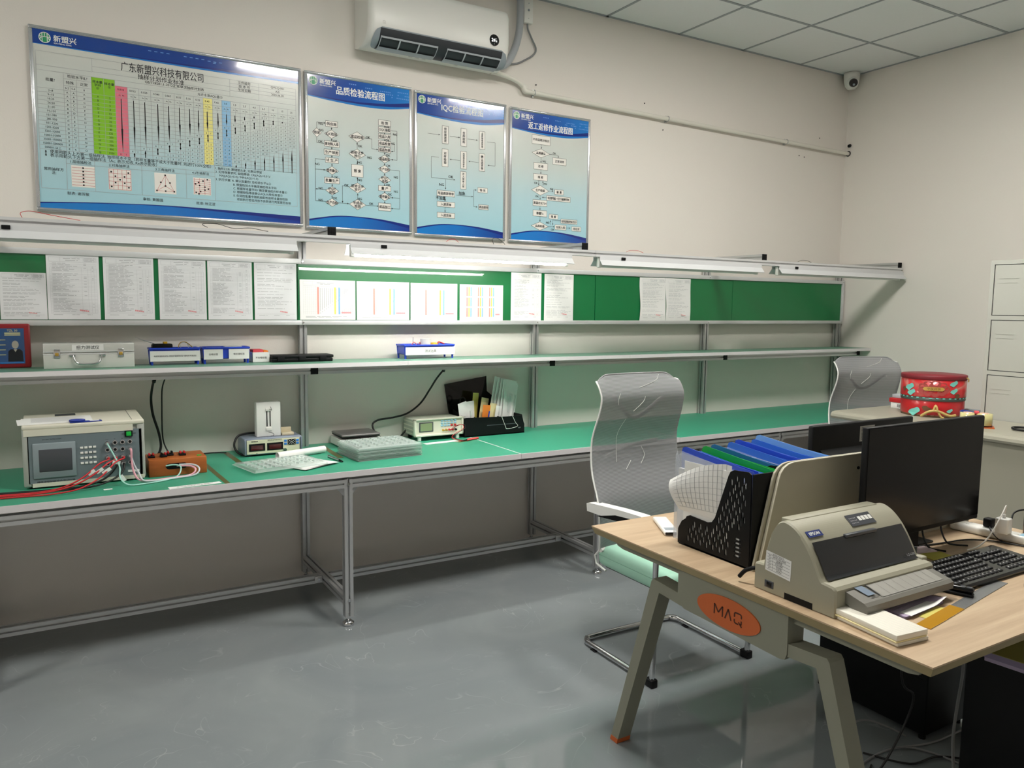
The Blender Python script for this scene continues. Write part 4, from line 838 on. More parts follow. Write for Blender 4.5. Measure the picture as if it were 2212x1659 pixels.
t = lead((0, 0), [(-5.445, -.565, .88), (-5.425, -.59, .83), (-5.425, -.615, .785), (-5.395, -.635, .757), (-5.33, -.63, .7545), (-5.24, -.595, .7545), (-5.19, -.545, .76), (-5.175, -.515, .79), (-5.20, -.505, .800), (-5.235, -.500, .797)], 'cable_mint', 'mint green test lead looping to the wooden box'); flag(t, (-5.435, -.575, .845), .2)
t = lead((1, 3), [(-5.375, -.552, .855), (-5.372, -.560, .81), (-5.355, -.575, .766), (-5.31, -.58, .7545), (-5.22, -.565, .7545), (-5.14, -.545, .756), (-5.115, -.53, .775), (-5.135, -.512, .790), (-5.19, -.505, .795)], 'cable_pink', 'pink clear test lead looping to the wooden box', .0045)
t = lead((2, 3), [(-5.366, -.552, .825), (-5.350, -.565, .79), (-5.335, -.585, .760), (-5.29, -.59, .7545), (-5.20, -.575, .7545), (-5.12, -.55, .757), (-5.10, -.53, .78), (-5.125, -.512, .796), (-5.18, -.505, .799)], 'cable_clear', 'clear grey test lead looping to the wooden box', .004)
tag(MB().box(-.016, .016, -.006, .006, 0, .002).xf(rot(.15, loc=(-5.475, -.66, ZB+.0008))).build('label_tag', 'paper'), 'small white tag lying on the mat before the tester', 'tag')
# wooden test fixture
wb = thing('wooden_fixture', 'orange-brown wooden box with red and black clips beside the grey tester', 'wooden box', (-5.175, -.40, ZB))
sl = [(-5.235, .793), (-5.230, .803), (-5.222, .806), (-5.158, .806), (-5.150, .803), (-5.146, .793), (-5.150, .783), (-5.158, .780), (-5.222, .780), (-5.230, .783)]
MB().rbox(-5.303, -5.062, -.497, -.330, ZB, .826, .002).build('box_body', 'box_wood', wb, w=True)
g = MB(); g.add([(x, -.4978, z) for x, z in sl], [tuple(range(len(sl)))[::-1]]); g.build('slot', 'black_plastic', wb, w=True)
for k, (x, y) in enumerate(((-5.285, -.42), (-5.235, -.425), (-5.205, -.40), (-5.155, -.42))):
    cl = MB().rbox(x-.014, x+.014, y-.02, y+.02, .826, .835, .002).build('terminal', 'black_plastic', wb, w=True)
    for q in (-1, 1): MB().rbox(x+q*.008-.004, x+q*.008+.004, y-.012, y+.012, .835, .845, .0015).build('clip', 'red_plastic' if (k+q) % 3 else 'black_plastic', cl, w=True)
MB().box(-5.098, -5.080, -.47, -.455, .8262, .829).build('green_mark', 'green_lit', wb, w=True)
tag(MB().box(-.105, .105, -.018, .018, 0, .0012).xf(rot(.09, loc=(-5.150, -.745, ZB+.0006))).build('strip_label', 'paper'), 'long white paper label strip along the front edge of the worktop', 'label')
lab = bpy.data.objects['strip_label']; sh = Sheet((-.0, -.0, .0014), (1, 0, 0), (0, 1, 0)); 
g = MB(); sh.text(g, '电池组保护板综合测试仪', 0, 0, .0135, .0003); M = rot(.09); g.xf(M); lo = g.build('lettering', 'ink', lab)
# cables hanging from the shelf
tag(MB().tube([(-5.241, -.22, 1.158), (-5.243, -.15, 1.12), (-5.243, -.07, 1.05), (-5.235, -.055, .97), (-5.212, -.055, .88), (-5.205, -.06, .81), (-5.225, -.07, .768), (-5.27, -.09, .757), (-5.34, -.11, .757)], .006, 8).cyl((-5.241, -.22, 1.16), (-5.242, -.21, 1.148), .009, n=10).build('hanging_cable', 'cable_black'), 'thick black power cord hanging from the shelf behind the wooden box', 'cable')
tag(MB().tube([(-5.193, -.20, 1.158), (-5.195, -.10, 1.10), (-5.194, -.055, 1.0), (-5.195, -.05, .88), (-5.188, -.055, .82), (-5.165, -.08, .77), (-5.14, -.11, .756), (-5.08, -.10, .756), (-5.02, -.06, .756), (-4.96, -.05, .756), (-4.90, -.08, .756)], .0035, 8).build('hanging_cable', 'cable_black'), 'thin black cord hanging from the shelf and lying towards the small display tester', 'cable')
tag(MB().tube([(-3.72, -.20, 1.158), (-3.728, -.12, 1.10), (-3.75, -.07, 1.03), (-3.80, -.05, .95), (-3.88, -.045, .895), (-3.97, -.045, .876), (-4.06, -.05, .868), (-4.10, -.06, .845), (-4.09, -.08, .80), (-4.055, -.10, .768), (-4.01, -.12, .757), (-3.97, -.10, .757), (-3.93, -.07, .77), (-3.89, -.05, .80)], .0055, 8).cyl((-3.72, -.20, 1.16), (-3.722, -.195, 1.145), .009, n=10).build('hanging_cable', 'cable_black'), 'black power cord swinging from the shelf to the cream meter', 'cable')
# internal resistance tester
mat('psu_shell', '7d8798', .35); mat('psu_face', 'dcdcc0', .4); mat('led_window', '4a1016', .12, coat=.6); mat('key_blue', '2f7fd6', .4)
ps = thing('display_tester', 'small tester with two dark red displays and blue keys left of the bench post', 'tester', (-4.69, -.13, ZB))
px0, px1, py0, py1, pz0, pz1 = -4.838, -4.548, -.222, -.06, .757, .842
MB().rbox(px0, px1, py0+.004, py1, pz0, pz1, .006).build('shell', 'psu_shell', ps, w=True)
MB().box(px0+.012, px1-.012, py0+.001, py0+.005, pz0+.006, pz1-.008).build('face_plate', 'psu_face', ps, w=True)
for x in (px0, px1-.007): MB().rbox(x, x+.007, py0-.006, py0+.006, pz0+.004, pz1-.006, .002).build('handle_rib', 'psu_shell', ps, w=True)
for a in (px0+.022, px0+.112):
    d_ = MB().box(a, a+.080, py0-.0005, py0+.002, pz0+.020, pz0+.058).build('display_frame', 'black_plastic', ps, w=True)
    MB().box(a+.010, a+.070, py0-.0012, py0, pz0+.026, pz0+.049).build('display_window', 'led_window', d_, w=True)
for a, b in ((px0+.198, pz0+.057), (px0+.198, pz0+.042), (px0+.260, pz0+.057), (px0+.260, pz0+.042)): MB().rbox(a, a+.014, py0-.001, py0+.002, b, b+.011, .001).build('key', 'key_blue', ps, w=True)
pad = MB().rbox(px0+.216, px0+.257, py0-.001, py0+.002, pz0+.040, pz0+.070, .001).build('key_pad', 'black_plastic', ps, w=True)
sh = Sheet((px0, py0-.001, pz0), (1, 0, 0), (0, 0, 1)); g = MB()
sh.seg(g, (.218, .042), (.255, .068), .0012, .0004); sh.seg(g, (.218, .068), (.255, .042), .0012, .0004)
for u, v in ((.2365, .065), (.2365, .045), (.222, .055), (.251, .055)): sh.rect(g, u-.0015, v-.0015, u+.0015, v+.0015, .0004)
stuff(g.build('key_pad_marks', 'logo_white', pad, w=True))
MB().cyl((px0+.200, py0+.002, pz0+.018), (px0+.200, py0-.010, pz0+.018), .009, n=16).build('input_socket', 'chrome', ps, w=True)
g = MB(); sh.text(g, '■●■●■', .05, .070, .007, .0006); sh.text(g, '智能电池内阻测试仪', .150, .0725, .008, .0006, .004, fit=.085); sh.text(g, 'BVR', .06, .009, .005, .0006); stuff(g.build('face_lettering', 'ink_black', ps, w=True))
for x in (px0+.03, px1-.03): MB().box(x-.01, x+.01, py0+.01, py1-.01, ZB, pz0).build('foot', 'black_rubber', ps, w=True)
tag(MB().tube([(-4.755, -.10, .852), (-4.80, -.10, .852), (-4.845, -.115, .845), (-4.868, -.13, .815), (-4.868, -.14, .785), (-4.85, -.16, .760), (-4.82, -.20, .7535)], .0055, 8).build('probe_cable', 'cable_black'), 'black cable curling round the left side of the small display tester', 'cable')
st = thing('test_stand', 'white upright cell test stand with twin rails on top of the small display tester', 'test stand', (-4.705, -.155, pz1))
MB().rbox(-4.768, -4.646, -.185, -.135, pz1, 1.020, .004).build('stand_block', 'white_paint', st, w=True)
for x in (-4.716, -4.700): MB().rbox(x-.0025, x+.0025, -.1875, -.183, .895, .978, .001).build('rail', 'black_plastic', st, w=True)
MB().rbox(-4.723, -4.695, -.192, -.184, .975, .990, .002).rbox(-4.723, -4.693, -.192, -.184, .874, .890, .002).build('contact_block', 'white_plastic', st, w=True)
MB().tube([(-4.705, -.19, .985), (-4.695, -.20, .98), (-4.700, -.195, .998)], .0012, 6).tube([(-4.71, -.19, .865), (-4.69, -.20, .86), (-4.687, -.198, .848), (-4.70, -.192, .845)], .0012, 6).build('contact_wire', 'cable_black', st, w=True)
mat('beige_plastic', 'd8ccb0', .45)
cl = thing('clip_fixture', 'beige plastic clip lying on the small display tester beside the white stand', 'clip', (-4.60, -.15, pz1))
MB().rbox(-4.640, -4.578, -.185, -.125, pz1, .855, .002).build('clip_base', 'beige_plastic', cl, w=True)
MB().rbox(-4.636, -4.582, -.140, -.128, .853, .878, .002, M=None).build('clip_lip', 'beige_plastic', cl, w=True)
# rolled paper, papers, pen
rl_ = thing('paper_roll', 'rolled sheet of white paper before the small display tester', 'paper roll', (-4.58, -.32, ZB))
def scroll(u, v):
    a = -1.4+u*7.2; r_ = .0185-.0012*u
    base = Vector((-4.708+.262*v, -.352+.075*v, ZB+.0195)); q = Vector((-.28, .96, 0))
    return base+q*(r_*math.cos(a))+Vector((0, 0, r_*math.sin(a)))
MB().grid(scroll, 28, 2).build('roll', 'paper', rl_, w=True)
MB().box(-.04, .05, -.02, .02, 0, .0006).xf(rot(.28, loc=(-4.745, -.355, ZB+.0005))).build('loose_end', 'paper', rl_, w=True)
for k, (x, y, a, lb) in enumerate(((-4.640, -.50, .50, 'white paper sheet lying under the clear tray'), (-4.622, -.492, .42, 'creased white paper sheet with its corner at the pen'))):
    ps_ = MB(); Mx = rot(a, loc=(x, y, ZB+.0015+.002*k))
    ps_.grid(lambda u, v: Mx @ Vector((-.105+.21*u, -.148+.296*v, .004*math.sin(u*3+v*2)*(1 if k else .3)+.004)), 8, 8)
    tag(ps_.build('loose_paper', 'paper'), lb, 'paper')
see_through('clear_plastic', 'dfe6e4', 0.40, .12, 'f4fbf8'); see_through('clear_film', 'e8ecee', 0.3, .08)
pn = thing('pen', 'silver and black pen lying on the green mat', 'pen', (-4.455, -.49, ZB))
MB().cyl((-4.466, -.405, ZB+.0065), (-4.450, -.535, ZB+.0065), .006, n=10).build('barrel', 'chrome', pn, w=True)
MB().cyl((-4.450, -.535, ZB+.0065), (-4.446, -.572, ZB+.0065), .0062, .003, 10).build('grip', 'black_plastic', pn, w=True)
def tray_mesh(W_, D_, h, nx, ny, flat=True):
    """thermoformed tray: rim, floor and a field of raised cell walls"""
    g = MB(); w2, d2 = W_/2, D_/2
    g.add([(-w2, -d2, 0), (w2, -d2, 0), (w2, d2, 0), (-w2, d2, 0), (-w2+.006, -d2+.006, h), (w2-.006, -d2+.006, h), (w2-.006, d2-.006, h), (-w2+.006, d2-.006, h)], [(0, 1, 5, 4), (1, 2, 6, 5), (2, 3, 7, 6), (3, 0, 4, 7), (4, 5, 6, 7)])
    f_ = .005
    for a, b, c, d in ((-w2-f_, w2+f_, -d2-f_, -d2), (-w2-f_, w2+f_, d2, d2+f_), (-w2-f_, -w2, -d2, d2), (w2, w2+f_, -d2, d2)): g.box(a, b, c, d, 0, .0012)
    for i in range(nx):
        for j in range(ny):
            cx = -w2+.02+(W_-.04)*(i+.5)/nx; cy = -d2+.02+(D_-.04)*(j+.5)/ny; a = (W_-.04)/nx*.36; b = (D_-.04)/ny*.36
            g.add([(cx-a, cy-b, h), (cx+a, cy-b, h), (cx+a, cy+b, h), (cx-a, cy+b, h), (cx-a*.8, cy-b*.8, h+.005), (cx+a*.8, cy-b*.8, h+.005), (cx+a*.8, cy+b*.8, h+.005), (cx-a*.8, cy+b*.8, h+.005)], [(0, 1, 5, 4), (1, 2, 6, 5), (2, 3, 7, 6), (3, 0, 4, 7), (4, 5, 6, 7)])
    return g
tag(tray_mesh(.36, .24, .010, 8, 5).xf(rot(.20, loc=(-4.735, -.525, ZB+.013))).build('clear_tray', 'clear_plastic'), 'single clear plastic blister tray lying over white papers', 'tray')
base_tray = None
for k in range(11):
    lb = 'clear plastic blister tray, %s of the stack beside the scale' % ('bottom one', 'second from the bottom', 'third from the bottom', 'fourth from the bottom', 'fifth from the bottom', 'middle one', 'fifth from the top', 'fourth from the top', 'third from the top', 'second from the top', 'topmost one')[k]
    if base_tray is None:
        base_tray = tray_mesh(.345, .265, .0055, 7, 6).xf(rot(.06)).build('clear_tray', 'clear_plastic'); o = base_tray
    else:
        o = base_tray.copy(); C.objects.link(o)
    random.seed(k); o.location = (-4.205+random.uniform(-.003, .003), -.445+random.uniform(-.003, .003), ZB+.0005+k*.0062); tag(o, lb, 'tray', 'stacked clear trays')
# bench scale
sc_ = thing('bench_scale', 'small bench scale with a dark plate behind the stacked clear trays', 'scale', (-4.22, -.12, ZB))
MB().prism([(-.235, .757), (-.225, .775), (-.190, .797), (-.030, .797), (-.030, .757)], 'x', -4.335, -4.105).build('scale_body', 'white_plastic', sc_, w=True)
for x in (-4.31, -4.13):
    for y in (-.21, -.05): MB().cyl((x, y, ZB), (x, y, .758), .010, n=12).build('foot', 'black_rubber', sc_, w=True)
MB().rbox(-4.328, -4.112, -.205, -.030, .803, .812, .004).build('plate_carrier', 'black_plastic', sc_, w=True)
mat('plate_grey', '6d6a6a', .35, .3); MB().rbox(-4.330, -4.110, -.212, -.028, .811, .822, .005).build('weighing_plate', 'plate_grey', sc_, w=True)
MB().box(-4.27, -4.17, -.2262, -.2255, .776, .790).build('scale_label', 'ink_faint', sc_, w=True)
# cream multimeter
mat('meter_cream', 'e2e0cf', .45); mat('meter_shell', 'b9bdae', .5); mat('lcd', '8c9b74', .2); mat('key_paleblue', '9fd0ea', .4)
mm = thing('bench_meter', 'cream bench meter with a green display and red leads', 'meter', (-3.745, -.11, ZB))
mx0, mx1, my0, my1, mz0, mz1 = -3.902, -3.590, -.192, -.020, .775, .878
MB().rbox(mx0+.006, mx1-.006, my0+.012, my1, mz0+.003, mz1-.006, .004).build('shell', 'meter_shell', mm, w=True)
g = MB()
for k in range(4): g.box(mx0+.0045, mx0+.0065, my0+.03, my1-.01, mz0+.012+k*.022, mz0+.018+k*.022)
stuff(g.build('shell_ribs', 'meter_cream', mm, w=True))
fr = MB()
for a, b, c_, d_ in ((mx0, mx1, mz0, mz0+.012), (mx0, mx1, mz1-.010, mz1), (mx0, mx0+.012, mz0, mz1), (mx1-.012, mx1, mz0, mz1)): fr.rbox(a, b, my0-.006, my0+.018, c_, d_, .003)
fr.build('front_frame', 'meter_cream', mm, w=True)
MB().box(mx0+.010, mx1-.010, my0+.003, my0+.014, mz0+.010, mz1-.008).build('face_plate', 'meter_cream', mm, w=True)
lc = MB().rbox(mx0+.032, mx0+.120, my0, my0+.005, mz0+.026, mz0+.082, .002).build('display_frame', 'screen_grey', mm, w=True)
MB().box(mx0+.039, mx0+.113, my0-.0007, my0+.002, mz0+.032, mz0+.076).build('display_window', 'lcd', lc, w=True)
for r_ in range(3):
    for k in range(5): MB().rbox(mx0+.168+k*.021, mx0+.183+k*.021, my0-.001, my0+.005, mz0+.052+r_*.014, mz0+.061+r_*.014, .002).build('key', 'key_paleblue' if not (r_ == 0 and k > 2) else 'red_plastic', mm, w=True)
for k, m_ in enumerate(('gold', 'gold', 'red_plastic', 'red_plastic', 'black_plastic')): MB().cyl((mx0+.182+k*.020, my0+.005, mz0+.030), (mx0+.182+k*.020, my0-.012, mz0+.030), .007, .005, 14).build('terminal', m_, mm, w=True)
for x in (mx0+.025, mx1-.045): MB().rbox(x, x+.02, my0, my0+.02, ZB, mz0+.004, .003).build('front_foot', 'white_plastic', mm, w=True)
for x in (mx0+.025, mx1-.045): MB().rbox(x, x+.02, my1-.04, my1-.02, ZB, mz0+.004, .003).build('rear_foot', 'black_rubber', mm, w=True)
for k, (m_, dx, lb) in enumerate((('cable_red', 0, 'thin red probe lead looping below the cream meter'), ('cable_black', .012, 'thin black probe lead looping below the cream meter'))):
    x = mx0+.222+dx
    tag(MB().tube([(x, my0-.014, mz0+.030), (x+.02, my0-.035, mz0+.055), (x+.06, my0-.045, mz0+.062), (x+.065, my0-.05, mz0+.040), (x+.01, my0-.05, mz0+.012), (x-.01, my0-.055, mz0-.008), (x+.02, my0-.085, ZB+.004), (x+.06, my0-.095, ZB+.004), (x+.075, my0-.10, ZB+.005)], .0018, 6).build('probe_lead', m_), lb, 'cable')
mat('coral', 'e0504f', .4)
pr = thing('test_probe', 'red test probe lying on the mat before the cream meter', 'probe', (-3.585, -.285, ZB))
MB().tube([(-3.62, -.298, ZB+.007), (-3.585, -.29, ZB+.008), (-3.53, -.265, ZB+.006)], .006, 10).build('handle', 'coral', pr, w=True)
MB().cyl((-3.62, -.298, ZB+.007), (-3.665, -.308, ZB+.004), .004, .0015, 8).build('probe_tip', 'black_plastic', pr, w=True)
tag(MB().box(-.12, .09, -.022, .022, 0, .0012).xf(rot(.10, loc=(-3.76, -.275, ZB+.0006))).build('paper_strip', 'paper'), 'white paper strip lying in front of the cream meter', 'paper')
# black desk organiser with papers
og = thing('desk_organiser', 'black desk organiser holding papers on the worktop by the second post', 'organiser', (-3.375, -.12, ZB))
ox0, ox1, oy0, oy1 = -3.580, -3.168, -.192, -.035
MB().box(ox0, ox1, oy0, oy1, ZB, .756).build('base', 'black_plastic', og, w=True)
MB().prism([(ox0, ZB), (ox1, ZB), (ox1, .803), (ox1-.022, .858), (ox1-.13, .858), (ox0+.006, .866), (ox0, .860)], 'y', oy0, oy0+.004).build('front_wall', 'black_plastic', og, w=True)
MB().prism([(oy0+.004, .756), (oy1, .756), (oy1, .90), (oy0+.004, .862)], 'x', ox0, ox0+.004).build('side_wall', 'black_plastic', og, w=True)
MB().prism([(oy0+.004, .756), (oy1, .756), (oy1, .86), (oy0+.03, .86), (oy0+.004, .803)], 'x', ox1-.004, ox1).build('side_wall', 'black_plastic', og, w=True)
for x in (ox0+.10, ox0+.25): MB().box(x, x+.003, oy0+.004, oy1, .756, .856).build('divider', 'black_plastic', og, w=True)
MB().add([(ox0+.004, oy1, .756), (ox1-.004, oy1, .756), (ox1-.004, oy1, .86), (ox0+.235, oy1+.005, 1.0), (ox0+.235, oy1+.012, 1.092), (ox0-.052, oy1+.012, 1.052), (ox0-.03, oy1+.005, .90)] + [(ox0+.004, oy1+.003, .756), (ox1-.004, oy1+.003, .756), (ox1-.004, oy1+.003, .86), (ox0+.235, oy1+.008, 1.0), (ox0+.235, oy1+.015, 1.092), (ox0-.052, oy1+.015, 1.052), (ox0-.03, oy1+.008, .90)],
     [tuple(range(7)), tuple(range(7, 14))[::-1]]+[(i, (i+1) % 7, 7+(i+1) % 7, 7+i) for i in range(7)]).build('back_panel', 'black_gloss', og, w=True)
MB().rbox(ox0-.0008, ox0+.0002, oy0+.02, oy0+.075, .775, .84, .0003).build('side_slots', 'ac_dark', og, w=True)
MB().prism([(ox0+.15, ZB+.06), (ox1-.06, ZB+.06), (ox1-.06, ZB+.064), (ox0+.15, ZB+.064)], 'y', oy0-.0006, oy0).build('ledge_line', 'screen_grey', og, w=True)
sh = Sheet((ox0, oy0-.0005, ZB), (1, 0, 0), (0, 0, 1)); g = MB(); sh.text(g, 'deli', .375, .035, .012, .0004); g.build('maker_lettering', 'ink_faint', og, w=True)
mat('paper_cream', 'efe3b0', .7); mat('paper_orange', 'e9862e', .7); mat('bag_clear_yellow', 'd8cd6a', .4)
def stuck(name, x, z0, z1, wd, lean, a, m_, lb, cat, yb=-.10):
    """a sheet or packet standing in the organiser"""
    g = MB(); g.rbox(-wd/2, wd/2, -.0015, .0015, 0, z1-z0, .0012); g.xf(rot(a, lean[0], lean[1], loc=(x, yb, z0)))
    return tag(g.build(name, m_), lb, cat, 'papers standing in the black organiser')
sf = thing('paper_sheaf', 'leaning sheaf of tall white papers in the black organiser', 'papers', (-3.28, -.10, .765), 0, 'papers standing in the black organiser')
for k in range(5):
    M = rot(.05+.12*k, loc=(-3.310+.014*k, -.125, .765)) @ Matrix.Rotation(.24+.035*k, 4, 'Y') @ Matrix.Rotation(-.12, 4, 'X')
    MB().grid(lambda u, v: M @ Vector((-.085+.17*u, .006*math.sin(v*2.5+k)+.004*u, .322*v-.008*k)), 4, 8).build('page', 'paper', sf, w=True)
stuck('packet', -3.54, .765, .955, .07, (.0, -.18), .3, 'paper', 'narrow white packet at the left of the black organiser', 'packet', -.13)
stuck('packet', -3.50, .765, .955, .06, (.0, -.05), .2, 'paper', 'white envelope standing second in the black organiser', 'packet', -.12)
stuck('packet', -3.475, .77, 1.0, .06, (.0, .12), .5, 'bag_clear_yellow', 'yellowish clear packet in the black organiser', 'packet', -.10)
stuck('packet', -3.43, .765, .97, .07, (.0, .22), .4, 'paper_cream', 'cream envelope in the black organiser', 'packet', -.11)
o = stuck('packet', -3.425, .765, .93, .055, (.0, .10), .1, 'paper_orange', 'orange patterned card in the black organiser', 'packet', -.15)
stuck('packet', -3.375, .765, .935, .06, (.0, .18), .3, 'paper_cream', 'cream card beside the orange card in the black organiser', 'packet', -.13)
stuck('packet', -3.345, .765, .92, .05, (.0, .22), .3, 'paper', 'small white card near the ruled papers in the black organiser', 'packet', -.14)
stuck('plastic_bag', -3.225, .80, .985, .075, (.0, .25), .5, 'clear_film', 'clear plastic bag at the right of the black organiser', 'plastic bag', -.10)
pn = thing('scissors', 'black handled scissors standing in the black organiser', 'scissors', (-3.555, -.12, .77))
MB().tube([(-3.556+.018*math.cos(a), -.115, .957+.022*math.sin(a)) for a in [2*math.pi*i/14 for i in range(14)]], .004, 6, 1, True).build('handle_ring', 'black_plastic', pn, w=True)
MB().box(-3.560, -3.550, -.117, -.113, .77, .938).build('blade', 'chrome', pn, w=True)
tag(MB().cyl((-3.515, -.165, .77), (-3.528, -.170, .905), .007, n=12).build('marker', 'white_plastic'), 'white marker standing in the black organiser', 'marker')
tag(MB().cyl((-3.42, -.16, .77), (-3.405, -.175, .895), .004, n=8).build('ballpoint', 'blue_plastic'), 'blue pen standing in the black organiser', 'pen')
wire('clip_wire', [(-3.335, -.199, .865), (-3.31, -.205, .80), (-3.30, -.206, .785), (-3.25, -.208, .790), (-3.225, -.208, .80), (-3.24, -.206, .82), (-3.262, -.203, .865)], .0014, 'cable_white', 'thin white wire clip hanging over the front of the black organiser')
# ------------------------------------------------------------------ things on the upper shelf
rf = thing('framed_photo', 'red framed blue certificate print at the left end of the shelf', 'framed print', (-5.85, -.10, ZS))
fx0, fx1, fz1 = -5.99, -5.732, 1.420
MB().rbox(fx0, fx1, -.095, -.078, ZS, fz1, .008).build('frame', mat('frame_red', 'a01a26', .35, coat=.4), rf, w=True)
pm = gradient_mat('blue_print', 'Z', 0, .2, [(0, '1a6aa8'), (.2, '0f4f90'), (1, '0e5a9c')], .2, .8)
MB().box(fx0+.022, fx1-.024, -.0965, -.094, ZS+.020, fz1-.020).build('print', pm, rf, w=True)
sh = Sheet((fx0, -.0966, ZS), (1, 0, 0), (0, 0, 1)); R_ = fx1-fx0
g = MB(); sh.poly(g, [(R_-.088, .030), (R_-.030, .030), (R_-.032, .075), (R_-.042, .085), (R_-.076, .085), (R_-.086, .075)], .0004); g.build('printed_jacket', mat('print_dark', '161b26', .3), rf, w=True)
g = MB(); sh.poly(g, [(R_-.059+.013*math.cos(a), .105+.018*math.sin(a)) for a in [2*math.pi*i/18 for i in range(18)]], .0006); sh.poly(g, [(R_-.066, .085), (R_-.059, .072), (R_-.052, .085)], .0007)
g.build('printed_face', mat('print_pale', 'cfc8bf', .4), rf, w=True)
g = MB(); sh.text(g, 'TZL 30', R_-.068, .168, .013, .0006, .01); sh.rect(g, R_-.098, .154, R_-.038, .159); sh.rect(g, R_-.098, .146, R_-.038, .151)
for k in range(4): sh.rect(g, R_-.118, .125-k*.022, R_-.095, .128-k*.022)
g.build('print_lettering', mat('print_yellow', 'e6e2a8', .4), rf, w=True)
g = MB(); sh.rect(g, .024, .022, R_-.028, .027); g.build('print_band', 'sky_blue', rf, w=True)
mat('case_alu', 'd3d4cf', .35, .25)
ca = thing('aluminium_case', 'silver hard case labelled 扭力测试仪 on the shelf', 'case', (-5.503, -.17, ZS))
cx0, cx1, cy0, cy1, cz0, cz1 = -5.685, -5.322, -.222, -.075, ZS, 1.335
MB().rbox(cx0, cx1, cy0, cy1, cz0, cz0+.070, .003).build('case_bottom', 'case_alu', ca, w=True)
MB().rbox(cx0, cx1, cy0, cy1, cz0+.072, cz1, .003).build('case_lid', 'case_alu', ca, w=True)
for z in (cz0+.066, cz0+.076): MB().box(cx0-.001, cx1+.001, cy0-.0012, cy1, z-.002, z+.002).build('edge_bead', 'alu_light', ca, w=True)
for x in (cx0+.052, cx1-.056):
    la = MB().rbox(x-.013, x+.013, cy0-.004, cy0+.001, cz0+.048, cz0+.088, .003).build('latch', 'chrome', ca, w=True)
    MB().rbox(x-.007, x+.007, cy0-.007, cy0-.003, cz0+.058, cz0+.072, .002).build('latch_lock', 'gold', la, w=True)
xm = (cx0+cx1)/2-.012
MB().tube([(xm-.055, cy0-.006, cz0+.058), (xm-.050, cy0-.010, cz0+.040), (xm-.040, cy0-.012, cz0+.026), (xm-.02, cy0-.012, cz0+.020), (xm+.02, cy0-.012, cz0+.020), (xm+.045, cy0-.012, cz0+.026), (xm+.055, cy0-.010, cz0+.040), (xm+.060, cy0-.006, cz0+.058)], .0042, 10).build('handle', 'chrome', ca, w=True)
for q in (-.058, .062): MB().cyl((xm+q-.012, cy0-.004, cz0+.059), (xm+q+.012, cy0-.004, cz0+.059), .005, n=10).build('handle_mount', 'chrome', ca, w=True)
MB().box(xm-.058, xm+.068, cy0-.0012, cy0, cz0+.081, cz0+.108).build('name_label', 'paper', ca, w=True)
sh = Sheet((xm+.005, cy0-.0012, cz0+.0945), (1, 0, 0), (0, 0, 1)); g = MB(); sh.text(g, '扭力测试仪', 0, 0, .0185, .0006, .004); g.build('label_lettering', 'ink_black', ca, w=True)
def bin_(x0, x1, y0, y1, h, label, sign, rz=0.0):
    t = thing('plastic_bin', label, 'plastic bin', ((x0+x1)/2, (y0+y1)/2, ZS), rz, 'blue plastic bins on the shelf')
    hw, hd = (x1-x0)/2, (y1-y0)/2; zf = .024; g = MB(); th = .003
    g.box(-hw+.006, hw-.006, -hd+.006, hd-.006, zf, zf+th)
    for a, b, c, d in ((-hw+.006, hw-.006, -hd+.006, -hd+.006+th), (-hw+.006, hw-.006, hd-.006-th, hd-.006), (-hw+.006, -hw+.006+th, -hd+.006, hd-.006), (hw-.006-th, hw-.006, -hd+.006, hd-.006)): g.box(a, b, c, d, zf, h)
    g.build('tub', 'blue_plastic', t)
    r = MB()
    for a, b, c, d in ((-hw, hw, -hd, -hd+.010), (-hw, hw, hd-.010, hd), (-hw, -hw+.010, -hd+.010, hd-.010), (hw-.010, hw, -hd+.010, hd-.010)): r.rbox(a, b, c, d, h-.010, h, .003)
    r.build('rim', 'blue_plastic', t)
    for sx in (-1, 1):
        for sy in (-1, 1): MB().cyl((sx*(hw-.012), sy*(hd-.012), 0), (sx*(hw-.010), sy*(hd-.010), h-.008), .0055, .0085, 10).build('foot', 'blue_plastic', t)
    for (u0, u1, v0, v1, body, size) in sign:
        p = MB().box(u0, u1, -hd-.0015, -hd-.0003, v0, v1).build('sign', 'paper', t)
        sh = Sheet(((u0+u1)/2, -hd-.0015, (v0+v1)/2), (1, 0, 0), (0, 0, 1)); g = MB(); sh.text(g, body, 0, 0, size, .0004, .004, fit=(u1-u0)*.85); g.build('sign_lettering', 'ink_black', p)
    return t
bin_(-5.252, -5.022, -.155, -.065, .083, 'blue bin holding a black probe and yellow wires, beside the silver case', [(-.112, .112, .018, .068, '电烙铁温度测试仪+烙铁炉温度测试仪+静电手环测试仪', .009)])
bin_(-5.014, -4.785, -.155, -.065, .083, 'blue bin with two white labels, next to the white label box', [(-.108, -.018, .022, .072, '合格标签', .011), (.010, .108, .022, .072, '待处理标签', .011)])
b3 = bin_(-3.960, -3.645, -.190, -.065, .080, 'blue bin labelled 测试治具 alone in the middle of the shelf', [(-.150, .155, .022, .066, '测试治具', .018)])
gg = 'odds and ends in the blue bins'
t = thing('thermometer', 'black probe thermometer lying in the blue bin by the silver case', 'thermometer', (-5.16, -.11, ZS+.03))
MB().rbox(-.050, .040, -.022, .022, 0, .026, .006).xf(rot(.1, loc=(-5.185, -.11, ZS+.075))).build('body', 'black_plastic', t, w=True)
MB().cyl((-5.22, -.105, ZS+.10), (-5.305, -.095, ZS+.130), .0018, n=8).build('probe', 'chrome', t, w=True)
MB().rbox(-.010, .008, -.010, .010, .026, .036, .002).xf(rot(.1, loc=(-5.175, -.11, ZS+.075))).build('yellow_cap', mat('yellow_plastic', 'e6b422', .4), t, w=True)
MB().box(-5.23, -5.14, -.13, -.09, ZS+.030, ZS+.076).build('stand_block', 'black_plastic', t, w=True)
